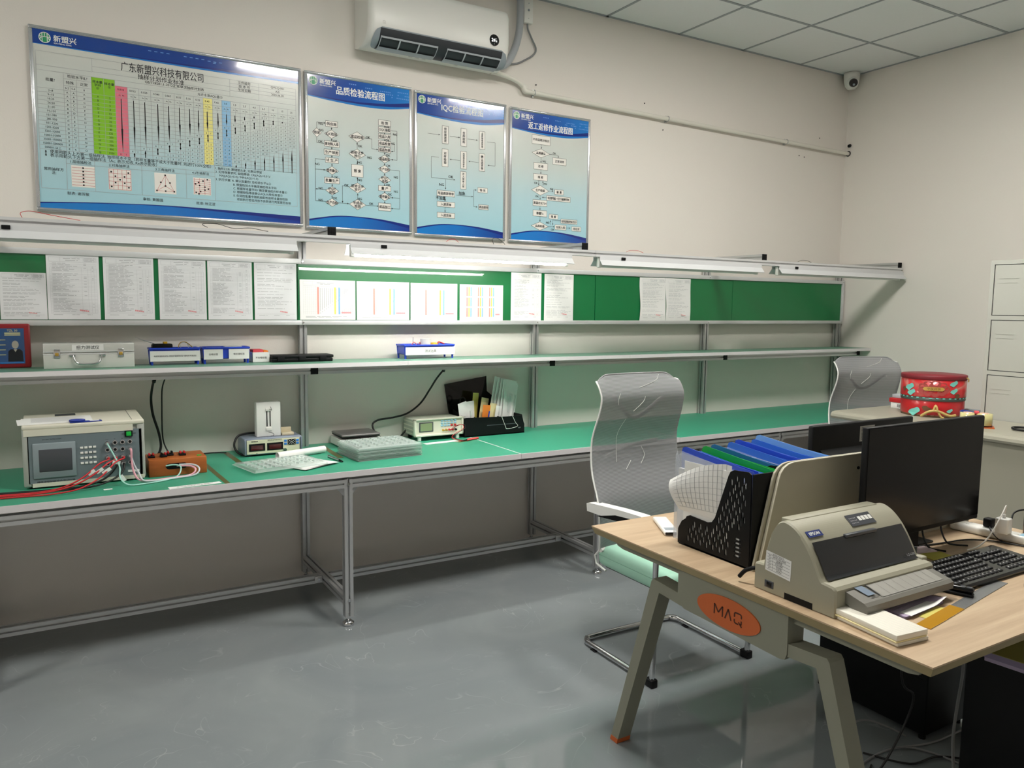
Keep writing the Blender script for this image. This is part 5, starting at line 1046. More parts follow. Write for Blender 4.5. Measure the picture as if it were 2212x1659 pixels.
wire('wire', [(-5.12, -.11, ZS+.06), (-5.11, -.10, ZS+.10), (-5.085, -.10, ZS+.108), (-5.06, -.11, ZS+.09), (-5.045, -.115, ZS+.07)], .002, 'gold', 'ochre wire loop in the blue bin by the silver case')
wire('wire', [(-5.10, -.10, ZS+.06), (-5.105, -.10, ZS+.10), (-5.075, -.10, ZS+.103), (-5.07, -.11, ZS+.07)], .002, 'cable_white', 'white wire loop in the blue bin by the silver case')
tag(MB().box(-4.90, -4.82, -.13, -.08, ZS+.074, ZS+.084).build('label_pack', 'paper'), 'white label pack lying in the blue bin with two labels, right half', 'label pack')
tag(MB().box(-4.985, -4.915, -.13, -.08, ZS+.066, ZS+.080).build('label_pack', 'paper'), 'white label pack lying in the blue bin with two labels, left half', 'label pack')
for o in list(bpy.data.objects):
    pass
ww = thing('label_box', 'white open label box with a red pad beside the blue bins', 'box', (-4.728, -.095, ZS))
g = MB(); bx0, bx1, by0, by1, bh = -4.772, -4.684, -.14, -.05, .052
g.box(bx0, bx1, by0, by1, ZS, ZS+.002)
for a, b, c, d in ((bx0, bx1, by0, by0+.002), (bx0, bx1, by1-.002, by1), (bx0, bx0+.002, by0, by1), (bx1-.002, bx1, by0, by1)): g.box(a, b, c, d, ZS, ZS+bh)
g.build('box_walls', 'paper', ww, w=True)
sh = Sheet(((bx0+bx1)/2, by0-.0002, ZS+.024), (1, 0, 0), (0, 0, 1)); g = MB(); sh.text(g, '不合格标签', 0, 0, .0115, .0004, .004, fit=.06); g.build('lettering', 'ink_black', ww, w=True)
tag(MB().rbox(-4.768, -4.715, -.13, -.06, ZS+.004, ZS+.066, .003).build('sticker_roll', 'ink_red'), 'red sticker pad standing in the white label box', 'sticker pad')
tag(MB().rbox(-4.712, -4.69, -.13, -.06, ZS+.004, ZS+.060, .003).build('sticker_roll', 'paper_orange'), 'orange sticker pad standing in the white label box', 'sticker pad')
bk = thing('tool_case', 'flat black plastic tool case on the shelf by the first post', 'case', (-4.52, -.15, ZS))
MB().rbox(-4.684, -4.366, -.185, -.070, ZS, ZS+.020, .004).build('case_bottom', 'black_plastic', bk, w=True)
MB().rbox(-4.682, -4.362, -.187, -.070, ZS+.021, ZS+.036, .004).build('case_lid', 'black_plastic', bk, w=True)
for x in (-4.64, -4.53, -4.42): MB().rbox(x-.018, x+.018, -.192, -.184, ZS+.006, ZS+.030, .002).build('catch', 'black_rubber', bk, w=True)
tag(MB().cyl((-3.80, -.12, ZS+.028), (-3.80, -.12, ZS+.110), .030, n=24).build('tape_roll', 'white_plastic'), 'white tape roll standing in the middle blue bin', 'tape roll')
wire('wire', [(-3.90, -.13, ZS+.04), (-3.88, -.12, ZS+.085), (-3.865, -.12, ZS+.088), (-3.85, -.13, ZS+.07), (-3.835, -.12, ZS+.09), (-3.825, -.12, ZS+.06)], .0018, 'coral', 'pink wire in the middle blue bin')
wire('wire', [(-3.875, -.11, ZS+.05), (-3.873, -.11, ZS+.09), (-3.870, -.105, ZS+.118)], .0012, 'cable_black', 'stiff dark wire sticking up in the middle blue bin')
tag(MB().rbox(-3.765, -3.735, -.15, -.11, ZS+.028, ZS+.088, .006).build('yellow_pad', 'yellow_plastic'), 'yellow pad in the middle blue bin', 'pad')
wire('wire', [(-3.73, -.13, ZS+.05), (-3.72, -.12, ZS+.088), (-3.70, -.12, ZS+.086), (-3.68, -.12, ZS+.078)], .004, 'red_plastic', 'red wire end at the right of the middle blue bin')
# ------------------------------------------------------------------ wood-topped double desk
def plate(outer, holes, thick, plane, off, seg=None):
    """flat plate with real holes: 2-D filled curve; plane 'yz' (normal x), 'xz' (normal y)"""
    cu = bpy.data.curves.new('c', 'CURVE'); cu.dimensions = '2D'; cu.fill_mode = 'BOTH'; cu.extrude = thick/2
    for ring in [outer]+holes:
        s_ = cu.splines.new('POLY'); s_.points.add(len(ring)-1); s_.use_cyclic_u = True
        for p, q in zip(s_.points, ring): p.co = (q[0], q[1], 0, 1)
    o = bpy.data.objects.new('c', cu); C.objects.link(o); me = o.to_mesh(); g = MB()
    V = [((off+v.co.z, v.co.x, v.co.y) if plane == 'yz' else (v.co.x, off+v.co.z, v.co.y)) for v in me.vertices]
    g.add(V, [tuple(p.vertices) for p in me.polygons]); o.to_mesh_clear(); bpy.data.objects.remove(o); bpy.data.curves.remove(cu)
    return g
mat('desk_frame', '8b8b7c', .5); mat('desk_orange', 'c8642f', .5); mat('desk_edge', '9a8a63', .5, noise=.1, nscale=20)
dk = thing('office_desk', 'wood-topped office desk with splayed grey legs and an orange oval badge', 'desk', (-3.35, -2.66, 0))
DX0, DX1, DY0, DY1, DZ = -4.022, -2.690, -3.292, -2.040, .75
def dw(mb, n, m, p=dk): return mb.build(n, m, p, w=True)
g = MB(); e = .010
V = [(DX0, DY0, DZ-.004), (DX1, DY0, DZ-.004), (DX1, DY1, DZ-.004), (DX0, DY1, DZ-.004), (DX0+e, DY0+e, DZ-.028), (DX1-e, DY0+e, DZ-.028), (DX1-e, DY1-e, DZ-.028), (DX0+e, DY1-e, DZ-.028)]
g.add(V, [(7, 6, 5, 4), (0, 1, 5, 4), (1, 2, 6, 5), (2, 3, 7, 6), (3, 0, 4, 7)][0:1]); g.add(V, [(4, 5, 1, 0), (5, 6, 2, 1), (6, 7, 3, 2), (7, 4, 0, 3)])
top = dw(MB().box(DX0, DX1, DY0, DY1, DZ-.004, DZ), 'desktop', 'desk_wood'); dw(g, 'bevelled_edge', 'desk_edge', top)
dw(MB().prism([(DY1-.085, .722), (DY1-.10, .700), (DY1-.13, .694), (DY0+.08, .694), (DY0+.055, .700), (DY0+.045, .722)], 'x', DX0+.040, DX0+.085), 'edge_beam', 'desk_frame')
dw(MB().prism([(DY1-.085, .722), (DY1-.10, .700), (DY1-.13, .694), (DY0+.08, .694), (DY0+.055, .700), (DY0+.045, .722)], 'x', DX1-.085, DX1-.040), 'edge_beam', 'desk_frame')
for y in (-2.50, -2.83): dw(MB().box(DX0+.085, DX1-.085, y-.02, y+.02, .68, .718), 'long_beam', 'desk_frame')
def leg_frame(x0, x1, badge):
    pl = [(-2.470, .718), (-2.470, .635), (-2.478, .612), (-2.500, .602), (-2.868, .592), (-2.884, .596), (-2.890, .612), (-2.890, .718)]
    pn_ = dw(MB().prism(pl, 'x', x0, x1), 'leg_panel', 'desk_frame')
    for s_ in (1, -1):
        yc = -2.68; Y_ = lambda d: yc+s_*d
        arm = [(Y_(.200), .640), (Y_(.330), .650), (Y_(.335), .642), (Y_(.305), .612), (Y_(.200), .604)]
        lg = [(Y_(.330), .650), (Y_(.338), .640), (Y_(.525), .018), (Y_(.488), .018), (Y_(.300), .612), (Y_(.200), .604), (Y_(.200), .640)]
        l_ = dw(MB().prism(lg if s_ > 0 else lg[::-1], 'x', x0+.004, x1-.004), 'splayed_leg', 'desk_frame')
        ft = [(Y_(.525), .018), (Y_(.530), 0), (Y_(.492), 0), (Y_(.488), .018)]
        dw(MB().prism(ft if s_ > 0 else ft[::-1], 'x', x0+.003, x1-.003), 'foot_cap', 'desk_orange', l_)
    if badge:
        el = MB(); n = 40; el.prism([(-2.680+.121*math.cos(2*math.pi*i/n), .650+.046*math.sin(2*math.pi*i/n)) for i in range(n)], 'x', x0-.004, x0)
        b_ = dw(el, 'oval_badge', 'desk_orange', pn_)
        sh = Sheet((x0-.004, -2.680, .650), (0, -1, 0), (0, 0, 1)); g = MB(); t_ = .0045
        def L(*p):
            for a, b in zip(p[:-1], p[1:]): sh.seg(g, a, b, t_, .0008)
        L((-.050, -.015), (-.050, .016), (-.034, -.006), (-.018, .016), (-.018, -.015)); L((-.008, -.015), (.004, .016), (.016, -.015))
        L((.028, .002), (.028, .013), (.032, .016), (.050, .016), (.054, .013), (.054, .004)); L((.028, -.004), (.028, -.012), (.032, -.015), (.044, -.015)); L((.054, -.002), (.054, -.013), (.050, -.013)); L((.044, -.008), (.056, -.021))
        dw(g, 'badge_lettering', mat('badge_ink', '4a2414', .6), b_)
leg_frame(-4.004, -3.940, True); leg_frame(-2.772, -2.708, False)
# partition between the two sides: two thin beige panels
mat('panel_beige', 'b9b4a2', .45, noise=.05, nscale=7); mat('panel_edge', 'e0dccb', .4)
pt = thing('desk_partition', 'beige double-panel partition standing between the two sides of the wood desk', 'partition', (-3.3, -2.66, DZ))
def ppoly(dx): return [(-3.878+dx, .751), (-3.808+dx, 1.020), (-3.800+dx, 1.040), (-3.786+dx, 1.055), (-3.765+dx, 1.065), (-3.74+dx, 1.069), (-2.772, 1.066), (-2.765, 1.058), (-2.765, .751)]
for y, dx, nm in ((-2.668, 0, 'front_panel'), (-2.658, -.012, 'rear_panel')): MB().prism(ppoly(dx), 'y', y-.0035, y+.0035).build(nm, 'panel_beige', pt, w=True)
MB().tube([(x, -2.6725, z) for x, z in ppoly(0)[:7]], .0022, 6, 1).build('edge_trim', 'panel_edge', pt, w=True)
MB().cyl((-3.435, -2.672, 1.022), (-3.435, -2.676, 1.022), .005, n=8).build('fixing_hole', 'black_plastic', pt, w=True)
# remote control
M = rot(-.50, loc=(-3.808, -2.190, DZ))
rc = thing('remote_control', 'white slim remote control lying on the wood desk', 'remote control', (-3.808, -2.190, DZ), -.50)
MB().rbox(-.026, .026, -.098, .098, .001, .016, .006, 3).build('body', 'white_plastic', rc)
MB().rbox(-.019, .019, -.078, -.048, .0155, .0168, .0005).build('display', 'ac_grey', rc)
MB().rbox(-.024, .024, -.0985, -.092, .003, .014, .003).build('front_window', 'black_gloss', rc)
MB().cyl((0, .055, .0155), (0, .055, .0165), .006, n=14).rbox(-.009, .009, .015, .035, .0155, .0163, .0004).build('buttons', 'white_paint', rc)
# black file rack with three compartments
fr = thing('file_rack', 'black perforated plastic file rack full of folders on the wood desk', 'file rack', (-3.64, -2.50, DZ))
side = [(-2.372, .752), (-2.372, .838), (-2.378, .850), (-2.392, .856), (-2.470, .852), (-2.490, .858), (-2.503, .876), (-2.552, 1.018), (-2.560, 1.033), (-2.575, 1.040), (-2.632, 1.044), (-2.642, 1.038), (-2.646, .752)]
def inside(y, z, poly):
    c_ = False; n = len(poly)
    for i in range(n):
        a, b = poly[i], poly[i-1]
        if (a[1] > z) != (b[1] > z) and y < (b[0]-a[0])*(z-a[1])/(b[1]-a[1])+a[0]: c_ = not c_
    return c_
def slot_ring(y, z, L, wd, a):
    out = []
    d = Vector((math.sin(a), math.cos(a))); n = Vector((d.y, -d.x))
    for k in range(5):
        q = math.pi*k/4; out.append(Vector((y, z))+d*(L/2-wd/2+math.sin(q)*wd/2)+n*(math.cos(q)*wd/2))
    for k in range(5):
        q = math.pi+math.pi*k/4; out.append(Vector((y, z))+d*(-L/2+wd/2+math.sin(q)*wd/2)+n*(math.cos(q)*wd/2))
    return [(p.x, p.y) for p in out]
holes = []
for r_ in range(11):
    for k in range(19):
        z = .778+r_*.0262; y = -2.386-k*.0138-(r_ % 2)*.0069
        z += (k % 2)*.0131
        L = .0215; a = .06
        if inside(y, z+.016, side) and inside(y, z-.016, side) and inside(y+.012, z+.012, side) and inside(y-.014, z, side) and y > -2.622-.0*(z-.75) and not (z < .866 and y < -2.562): holes.append(slot_ring(y, z, L, .0080, a))
for k in range(5): holes.append([(-2.585, .776+k*.013), (-2.612, .776+k*.013), (-2.612, .783+k*.013), (-2.589, .783+k*.013)])
frs = plate(side, holes, .004, 'yz', -3.888).build('side_plate', 'black_plastic', fr, w=True)
for x in (-3.73, -3.57):
    MB().prism(side, 'x', x-.0015, x+.0015).build('divider', 'black_plastic', fr, w=True)
plate(side, holes, .004, 'yz', -3.408).build('side_plate', 'black_plastic', fr, w=True)
MB().box(-3.888, -3.408, -2.650, -2.645, .752, 1.040).build('back_wall', 'black_plastic', fr, w=True)
MB().box(-3.890, -3.406, -2.650, -2.345, .750, .756).build('base', 'black_plastic', fr, w=True)
MB().prism([(-2.336, .752), (-2.336, .800), (-2.352, .828), (-2.372, .842), (-2.376, .838), (-2.376, .752)], 'x', -3.886, -3.408).build('front_lip', 'black_plastic', fr, w=True)
# folders
see_through('folder_clear', 'dfe6ef', .25, .15); mat('folder_blue', '3872d4', .3, coat=.3); mat('folder_royal', '2b50cc', .3, coat=.3); mat('folder_sky', '74a8e4', .3, coat=.3); mat('folder_green', '1fae45', .3, coat=.3); mat('folder_teal', '2b6fae', .3); mat('pink_paper', 'eeb6cf', .7)
FD = [(-3.868, 'folder_clear', 'paper', 'clear sleeve of printed forms, frontmost in the file rack'), (-3.842, 'folder_royal', 'paper', 'royal blue folder right behind the clear sleeve'), (-3.806, 'folder_sky', 'paper', 'pale blue folder in front of the green one'),
 (-3.780, 'folder_blue', 'pink_paper', 'blue folder with pink papers next to the green folder'), (-3.750, 'folder_green', 'paper', 'bright green folder in the file rack'), (-3.712, 'folder_teal', 'paper', 'teal blue folder right behind the green folder'),
 (-3.684, 'folder_blue', 'paper', 'blue folder, second behind the green folder'), (-3.655, 'folder_clear', 'paper', 'clear folder among the blue ones in the file rack'), (-3.628, 'folder_blue', 'paper', 'blue folder right behind the clear one amid the rack'),
 (-3.600, 'folder_royal', 'paper', 'deep blue folder in the middle of the file rack'), (-3.548, 'folder_blue', 'paper', 'blue folder, fourth from the far end of the rack'), (-3.516, 'folder_blue', 'paper', 'blue folder, third from the far end of the rack'), (-3.484, 'folder_sky', 'paper', 'light blue folder, second from the far end of the rack'), (-3.446, 'folder_clear', 'paper', 'clear plastic wallet at the far end of the file rack')]
for k, (x, m_, pm_, lb) in enumerate(FD):
    random.seed(40+k); y0 = -2.628+random.uniform(0, .012); zt_ = 1.058+.010*math.sin(k*1.7)+(.012 if k > 8 else 0); fy = y0+.318
    t = thing('file_folder', lb, 'folder', (x, (y0+fy)/2, .757), 0, 'folders in the file rack')
    r_ = .018
    prof_ = [(y0, .757), (y0, zt_-.045), (y0+.008, zt_-.030), (fy-r_, zt_), (fy-.005, zt_-.005), (fy, zt_-r_), (fy, .757)]
    MB().prism(prof_, 'x', x-.010, x-.0085).build('cover', m_, t, w=True)
    MB().prism([(a, min(b, zt_-.030+(a-y0)*.06)) for a, b in prof_], 'x', x+.0085, x+.010).build('cover', m_, t, w=True)
    MB().prism([(fy-.003, .757), (fy, .757), (fy, zt_-r_), (fy-.003, zt_-r_)], 'x', x-.0085, x+.0085).build('spine', m_, t, w=True)
    MB().box(x-.006, x+.006, y0+.008, fy-.012, .758, zt_-.06).build('papers', pm_, t, w=True)
    if k in (9, 12): MB().box(x-.004, x+.004, y0-.012, y0+.004, zt_-.10, zt_-.06).build('index_tab', 'paper', t, w=True)
cp = thing('curled_form', 'printed form curling out over the front of the file rack', 'paper', (-3.90, -2.47, .86))
def curl(u, v):
    y = -2.352-.205*u; z = .868+.135*v+.045*u*v
    k = max(0.0, 1-u*1.12); b = .048*k**1.1*(.15+.85*math.sin(v*2.2+.25))
    return (-3.8815-b, y+.030*v*k, z+.020*math.sin(u*math.pi)*v-.040*k*v*v)
MB().grid(curl, 16, 10).build('page', 'paper', cp, w=True)
g = MB()
for i in range(1, 13):
    u = .06+i*.07
    if u < .97: g.tube([Vector(curl(u, v/8))+Vector((-.0012, 0, 0)) for v in range(1, 9)], .0005, 4, 1)
for j in range(1, 9): g.tube([Vector(curl(u/16, j/9.0))+Vector((-.0012, 0, 0)) for u in range(1, 16)], .0005, 4, 1)
g.build('form_grid', 'ink_faint', cp, w=True)
MB().box(-3.884, -3.8825, -2.60, -2.355, .765, 1.030).build('flat_page', 'paper', cp, w=True)
g = MB(); sh = Sheet((-3.8842, -2.36, .93), (0, -1, 0), (0, 0, 1))
for k in range(12): sh.seg(g, (.02+k*.018, 0), (.02+k*.018, .075), .0007, .0004)
for k in range(5): sh.seg(g, (.02, k*.0187), (.218, k*.0187), .0007, .0004)
g.build('page_grid', 'ink_faint', cp, w=True)
# dot matrix printer
mat('printer_beige', 'a09d8b', .45, bump=.1, bscale=900); mat('printer_grey', '74726b', .45); see_through('smoke_cover', '2a2c30', .72, .12, '8a8d92'); mat('tray_light', '96948d', .45); mat('label_blue', '1d2f6f', .4)
pr = thing('printer', 'beige dot matrix printer with smoked cover at the corner of the wood desk', 'printer', (-3.775, -2.88, DZ))
PX0, PX1 = -3.982, -3.560
pf = [(-2.748, .752), (-2.748, .818), (-2.752, .823), (-2.778, .825), (-2.783, .850), (-2.792, .890), (-2.806, .925), (-2.822, .950), (-2.838, .960), (-2.856, .960), (-2.878, .951), (-2.898, .936), (-2.918, .915), (-2.938, .886), (-2.954, .858), (-2.964, .840), (-2.972, .832), (-3.004, .829), (-3.012, .822), (-3.014, .752)]
pf = pf[:4]+[(p.x, p.y) for p in catmull([(a, b, 0) for a, b in pf[4:17]], 4)]+pf[17:]
g = MB(); n = len(pf)
g.prism(pf, 'x', PX0+.005, PX1-.005, False); V0 = [(PX0, y+(.004 if y < -2.9 else -.004 if y > -2.8 else 0), z-(.004 if z > .80 else 0)) for y, z in pf]; V1 = [(PX0+.005, y, z) for y, z in pf]
g.add(V0+V1, [(i, (i+1) % n, n+(i+1) % n, n+i) for i in range(n)], True); g.add(V0, [tuple(range(n))[::-1]])
pb = g.build('body', 'printer_beige', pr, w=True)
MB().rbox(PX0+.022, PX1-.03, -2.850, -2.815, .950, .9635, .003).build('rear_hump', 'printer_beige', pr, w=True)
# smoked front cover over a dark carriage bay
cv = [(-2.9165, .918), (-2.938, .888), (-2.954, .860), (-2.966, .838), (-2.9735, .833)]
MB().grid(lambda u, v: (PX0+.022+(PX1-PX0-.044)*u, -2.905-.060*v, .922-.088*v+.012*math.sin(v*math.pi)), 6, 8).build('carriage_bay', 'black_plastic', pr, w=True)
def cov(u, v):
    i = min(int(v*4), 3); q = v*4-i; a, b = cv[i], cv[i+1]
    return (PX0+.018+(PX1-PX0-.036)*u, a[0]+(b[0]-a[0])*q-.003, a[1]+(b[1]-a[1])*q+.002)
MB().grid(cov, 8, 8).build('front_cover', mat('smoked', '25272b', .1, coat=.6), pr, w=True)
MB().rbox(-3.83, -3.70, -2.927, -2.914, .915, .924, .002).build('cover_grip', 'screen_grey', pr, w=True)
g = MB(); sh = Sheet((-3.595, -2.9705, .848), (1, 0, 0), (0, .45, .89)); sh.text(g, 'LQ-630K', -.01, 0, .010, .0012, .01); g.build('model_lettering', 'ink_faint', pr, w=True)
# logo plate and control panel on the sloping top
sh = Sheet((-3.965, -2.905, .931), (1, 0, 0), (0, .8, .6)); 
lp = MB(); sh.rect(lp, .004, -.004, .062, .016, .0016); l_ = lp.build('logo_plate', 'label_blue', pr, w=True); g = MB(); sh.text(g, 'EPSON', .033, .006, .0135, .0022, .03); g.build('logo_lettering', 'logo_white', l_, w=True)
sh = Sheet((-3.775, -2.905, .931), (1, 0, 0), (0, .8, .6)); cpn = MB(); sh.rect(cpn, .0, .002, .105, .040, .0016); c_ = cpn.build('control_panel', 'screen_grey', pr, w=True)
for k in range(4):
    g = MB(); sh.rect(g, .044+k*.015, .016, .056+k*.015, .030, .0024); g.build('button', 'key_white', c_, w=True)
g = MB()
for k in range(5):
    for j in range(3): sh.rect(g, .008+k*.006, .010+j*.008, .011+k*.006, .013+j*.008, .0022)
g.build('panel_marks', 'ink_faint', c_, w=True)
# side label and power switch
sh = Sheet((PX0-.0004, -2.788, .812), (0, -1, 0), (0, 0, 1)); sh.uy = Vector((0, -.02, 1)); sh.ux = Vector((0, -1, -.10))
lb_ = MB(); sh.rect(lb_, 0, 0, .085, .056, .0006); l_ = lb_.build('asset_label', 'paper', pr, w=True); g = MB()
for k in range(6): sh.seg(g, (.004, .006+k*.0085), (.081, .006+k*.0085), .0007, .0009)
sh.seg(g, (.024, .006), (.024, .0485), .0007, .0009)
sh.text(g, '固定资产标识卡', .042, .052, .0055, .001)
for k, s_ in enumerate(('XMX-GD-0084', '品质部', 'LQ-630K', '打印机', '2024.6')): sh.text(g, s_, .046, .0445-.0085*k, .0068, .001, .006); sh.text(g, '资产', .014, .0445-.0085*k, .0048, .001)
g.build('label_lettering', 'ink', l_, w=True)
s_ = MB().rbox(PX0-.002, PX0+.003, -2.818, -2.788, .764, .784, .001).build('power_switch', 'screen_grey', pr, w=True); MB().rbox(PX0-.0035, PX0, -2.813, -2.796, .767, .781, .0008).build('rocker', 'black_gloss', s_, w=True)
MB().box(PX0-.0006, PX0+.002, -2.945, -2.855, .751, .768).build('side_recess', 'black_plastic', pr, w=True)
MB().tube([(PX0+.02, -2.744, .80), (PX0+.01, -2.73, .795), (PX0, -2.715, .785), (PX0-.005, -2.70, .765)], .006, 8).build('mains_plug', 'black_plastic', pr, w=True)
tr = MB().prism([(-2.972, .826), (-2.972, .800), (-3.055, .772), (-3.076, .778), (-3.076, .796), (-3.066, .802)], 'x', -3.945, -3.572).build('paper_tray', 'printer_grey', pr, w=True)
def tray_pt(x, v, d=.0012): return (x, -2.976-.086*v, .8265-.0235*v+d)
MB().grid(lambda u, v: tray_pt(-3.865+.265*u, v), 2, 2).build('tray_bed', 'tray_light', tr, w=True)
g = MB()
for k in range(8): 
    x = -3.862+k*.033; g.add([tray_pt(x, 0, .002), tray_pt(x+.0012, 0, .002), tray_pt(x+.0012, 1, .002), tray_pt(x, 1, .002)], [(0, 1, 2, 3)])
g.build('tray_lines', 'printer_grey', tr, w=True)
MB().grid(lambda u, v: tray_pt(-3.915+.03*u+.01*v, .1+.75*v, .003), 1, 1).build('tray_guide', mat('guide_blue', '6d7f93', .4), tr, w=True)
g = MB(); g.add([tray_pt(-3.868, 0, .0025), tray_pt(-3.865, 0, .0025), tray_pt(-3.865, .92, .0025), tray_pt(-3.868, .92, .0025), tray_pt(-3.90, .90, .0025), tray_pt(-3.90, .94, .0025), tray_pt(-3.865, .94, .0025)], [(0, 1, 2, 3), (4, 6, 5)]); g.build('tray_stop', 'black_plastic', tr, w=True)
MB().rbox(-3.572, -3.548, -2.985, -2.925, .775, .838, .004).build('end_block', 'printer_beige', pr, w=True); MB().cyl((-3.558, -2.955, .838), (-3.558, -2.955, .858), .004, n=8).build('release_lever', 'ac_dark', pr, w=True)
# pads and slips in front of the printer
M = rot(-.11, loc=(-3.935, -3.098, DZ))
np_ = thing('note_pad', 'stack of long white gridded receipt pads beside the printer tray', 'note pads', (-3.935, -3.098, DZ), -.11)
for k, (z, h_, dx, m_) in enumerate(((0, .009, .004, 'paper'), (.0095, .004, -.002, 'paper_cream'), (.014, .014, 0, 'paper'))):
    o = MB().rbox(-.052+dx, .052+dx, -.098, .098, z+.0002, z+h_, .0015).build('pad', mat('pad_white', 'f0ece0', .7) if m_ == 'paper' else 'paper_cream', np_)
g = MB(); sh = Sheet((-.052, -.098, .0282), (1, 0, 0), (0, 1, 0))
for k in range(26): sh.seg(g, (.004, .005+k*.0073), (.100, .005+k*.0073), .0004, .0003)
for k in range(9): sh.seg(g, (.006+k*.0115, .005), (.006+k*.0115, .19), .0004, .0003)
g.build('pad_grid', mat('grid_faint', 'cfd0cc', .8), np_)
mat('purple_paper', 'b9a9c4', .7); mat('purple_edge', '8b7f9c', .7)
pu = thing('slip_book', 'purple edged receipt book under the printer tray', 'receipt book', (-3.735, -3.055, DZ), .08)
MB().rbox(-.098, .098, -.040, .040, .001, .008, .001).build('lower_slips', 'purple_edge', pu)
MB().grid(lambda u, v: (-.095+.19*u, -.042+.08*v, .0085+.010*max(0, u-.75)*4*(1-v)), 8, 4).build('top_slip', 'purple_paper', pu)
MB().grid(lambda u, v: (-.08+.18*u, -.047+.03*v, .0095+.014*max(0, u-.7)*3*(1-v)), 8, 3).build('curling_slip', 'paper', pu)
g = MB()
for k in range(7): g.box(-.085, .055, -.030+k*.0095, -.0285+k*.0095, .0088, .0091)
g.build('slip_rows', 'ink_faint', pu)
tag(MB().box(-.06, .05, -.012, .012, 0, .001).xf(rot(.16, loc=(-3.715, -3.108, DZ+.0004))).build('yellow_slip', 'bag_clear_yellow'), 'thin yellow slip sticking out below the purple edged book', 'slip')
mat('amber', 'c9942a', .15, coat=.8); mat('steel_rule', '8d8f90', .35, .7)
ru = thing('steel_ruler', 'long steel ruler with one end wrapped in amber tape', 'ruler', (-3.575, -3.112, DZ), .155)
MB().box(-.258, .258, -.017, .017, .0005, .0018).build('blade', 'steel_rule', ru); MB().box(-.259, -.055, -.018, .018, .0004, .0026).build('amber_tape', 'amber', ru)
g = MB()
for k in range(62): g.box(-.05+k*.005, -.0492+k*.005, .017-(.008 if k % 2 else .004), .0168, .00185, .0019)
g.build('graduations', 'ink', ru)
# keyboard
kb = thing('keyboard', 'black computer keyboard on the wood desk beside the printer', 'keyboard', (-3.285, -2.985, DZ), .0)
MB().prism([(-.080, .002), (-.082, .010), (-.076, .016), (-.020, .020), (.070, .026), (.080, .024), (.080, .004)], 'x', -.225, .225).build('keyboard_base', 'black_gloss', kb)
kmesh = MB().rbox(-.0078, .0078, -.0075, .0075, 0, .008, .002, 1)
leg_ = MB(); first = None; mat('key_black', '16171a', .45)
rows_ = [[(i*.0186, 1) for i in range(13)], [(i*.0186, 1) for i in range(14)], [(i*.0186+.004, 1) for i in range(14)], [(i*.0186+.008, 1) for i in range(13)], [(i*.0186+.012, 1) for i in range(12)], [(0, 1), (.021, 1), (.042, 1), (.065, 1), (.083, 1), (.102, 1), (.121, 1), (.140, 1), (.16, 1), (.182, 1), (.204, 1), (.226, 1)]]
for r_, row_ in enumerate(rows_):
    y = .060-r_*.0232; z = .0245-(.060-y)*.085
    for (dx, s_) in row_+[(.278+k*.0186, 1) for k in range(3)]+([(.342+k*.0186, 1) for k in range(4)] if r_ else []):
        x = -.212+dx
        if x > .218: continue
        if first is None: o = kmesh.build('key', 'key_black', kb); first = o
        else: o = first.copy(); C.objects.link(o); o.parent = kb
        o.location = (x, y, z-.002); random.seed(int(x*1e4)+r_)
        a = random.uniform(.0012, .0032); leg_.box(x-.004, x-.004+a, y-.001, y+.002, z+.0061, z+.0063)
leg_.build('key_legends', mat('legend', 'd8d8d8', .6), kb)
tag(MB().box(-.02, .02, -.001, .001, 0, .0004).xf(rot(0, loc=(-3.10, -2.925, DZ+.0275))).build('keyboard_badge', 'legend'), 'tiny pale badge on the keyboard', 'badge') if 0 else None
st_ = thing('stapler', 'black stapler lying against the front left corner of the keyboard', 'stapler', (-3.535, -3.05, DZ), -1.25)
MB().rbox(-.055, .055, -.014, .014, .001, .010, .004).build('stapler_base', 'black_plastic', st_); MB().rbox(-.05, .056, -.012, .012, .012, .026, .006).build('stapler_arm', 'black_gloss', st_)
MB().rbox(.022, .034, -.006, .006, .0255, .0268, .001).rbox(.038, .050, -.006, .006, .0255, .0268, .001).build('arm_window', 'screen_grey', st_)
nt_ = thing('sticky_notes', 'pink and yellow sticky notes beside the keyboard', 'sticky notes', (-3.255, -2.812, DZ), -.22)
MB().box(-.045, .040, .0, .052, .0005, .006).build('pink_notes', mat('pink_note', 'ead6da', .7), nt_); MB().box(-.040, .050, -.062, -.002, .0005, .003).build('yellow_notes', mat('yellow_note', 'b9b04a', .7), nt_)
# power strip with chargers
ps = thing('power_strip', 'white power strip at the right end of the wood desk', 'power strip', (-2.872, -2.815, DZ), .10)
MB().rbox(-.029, .029, -.135, .135, .001, .030, .010, 3).build('strip_body', 'white_plastic', ps)
g = MB()
for y in (-.085, -.03, .025, .08): g.box(-.014, -.012, y-.006, y+.006, .0298, .0303); g.box(.012, .014, y-.006, y+.006, .0298, .0303)
g.build('outlet_slots', 'ac_dark', ps); MB().box(-.020, .020, -.118, -.085, .0299, .0304).build('blue_sticker', 'key_paleblue', ps)
ch = thing('charger', 'white square charger plugged into the power strip', 'charger', (-2.905, -2.862, DZ+.031), .10)
MB().rbox(-.020, .020, -.020, .020, .0, .052, .004, 3).build('charger_body', 'white_paint', ch); MB().rbox(-.006, .006, -.004, .004, .052, .066, .002).build('usb_plug', 'white_paint', ch)
tag(MB().tube([(-2.905, -2.862, DZ+.097), (-2.905, -2.866, DZ+.118), (-2.925, -2.875, DZ+.130), (-2.965, -2.885, DZ+.110), (-3.01, -2.885, DZ+.065), (-3.03, -2.875, DZ+.030), (-3.06, -2.865, DZ+.008), (-3.115, -2.862, DZ+.004)], .0022, 8).build('charging_cable', 'cable_white'), 'white charging cable arching down from the square charger', 'cable')
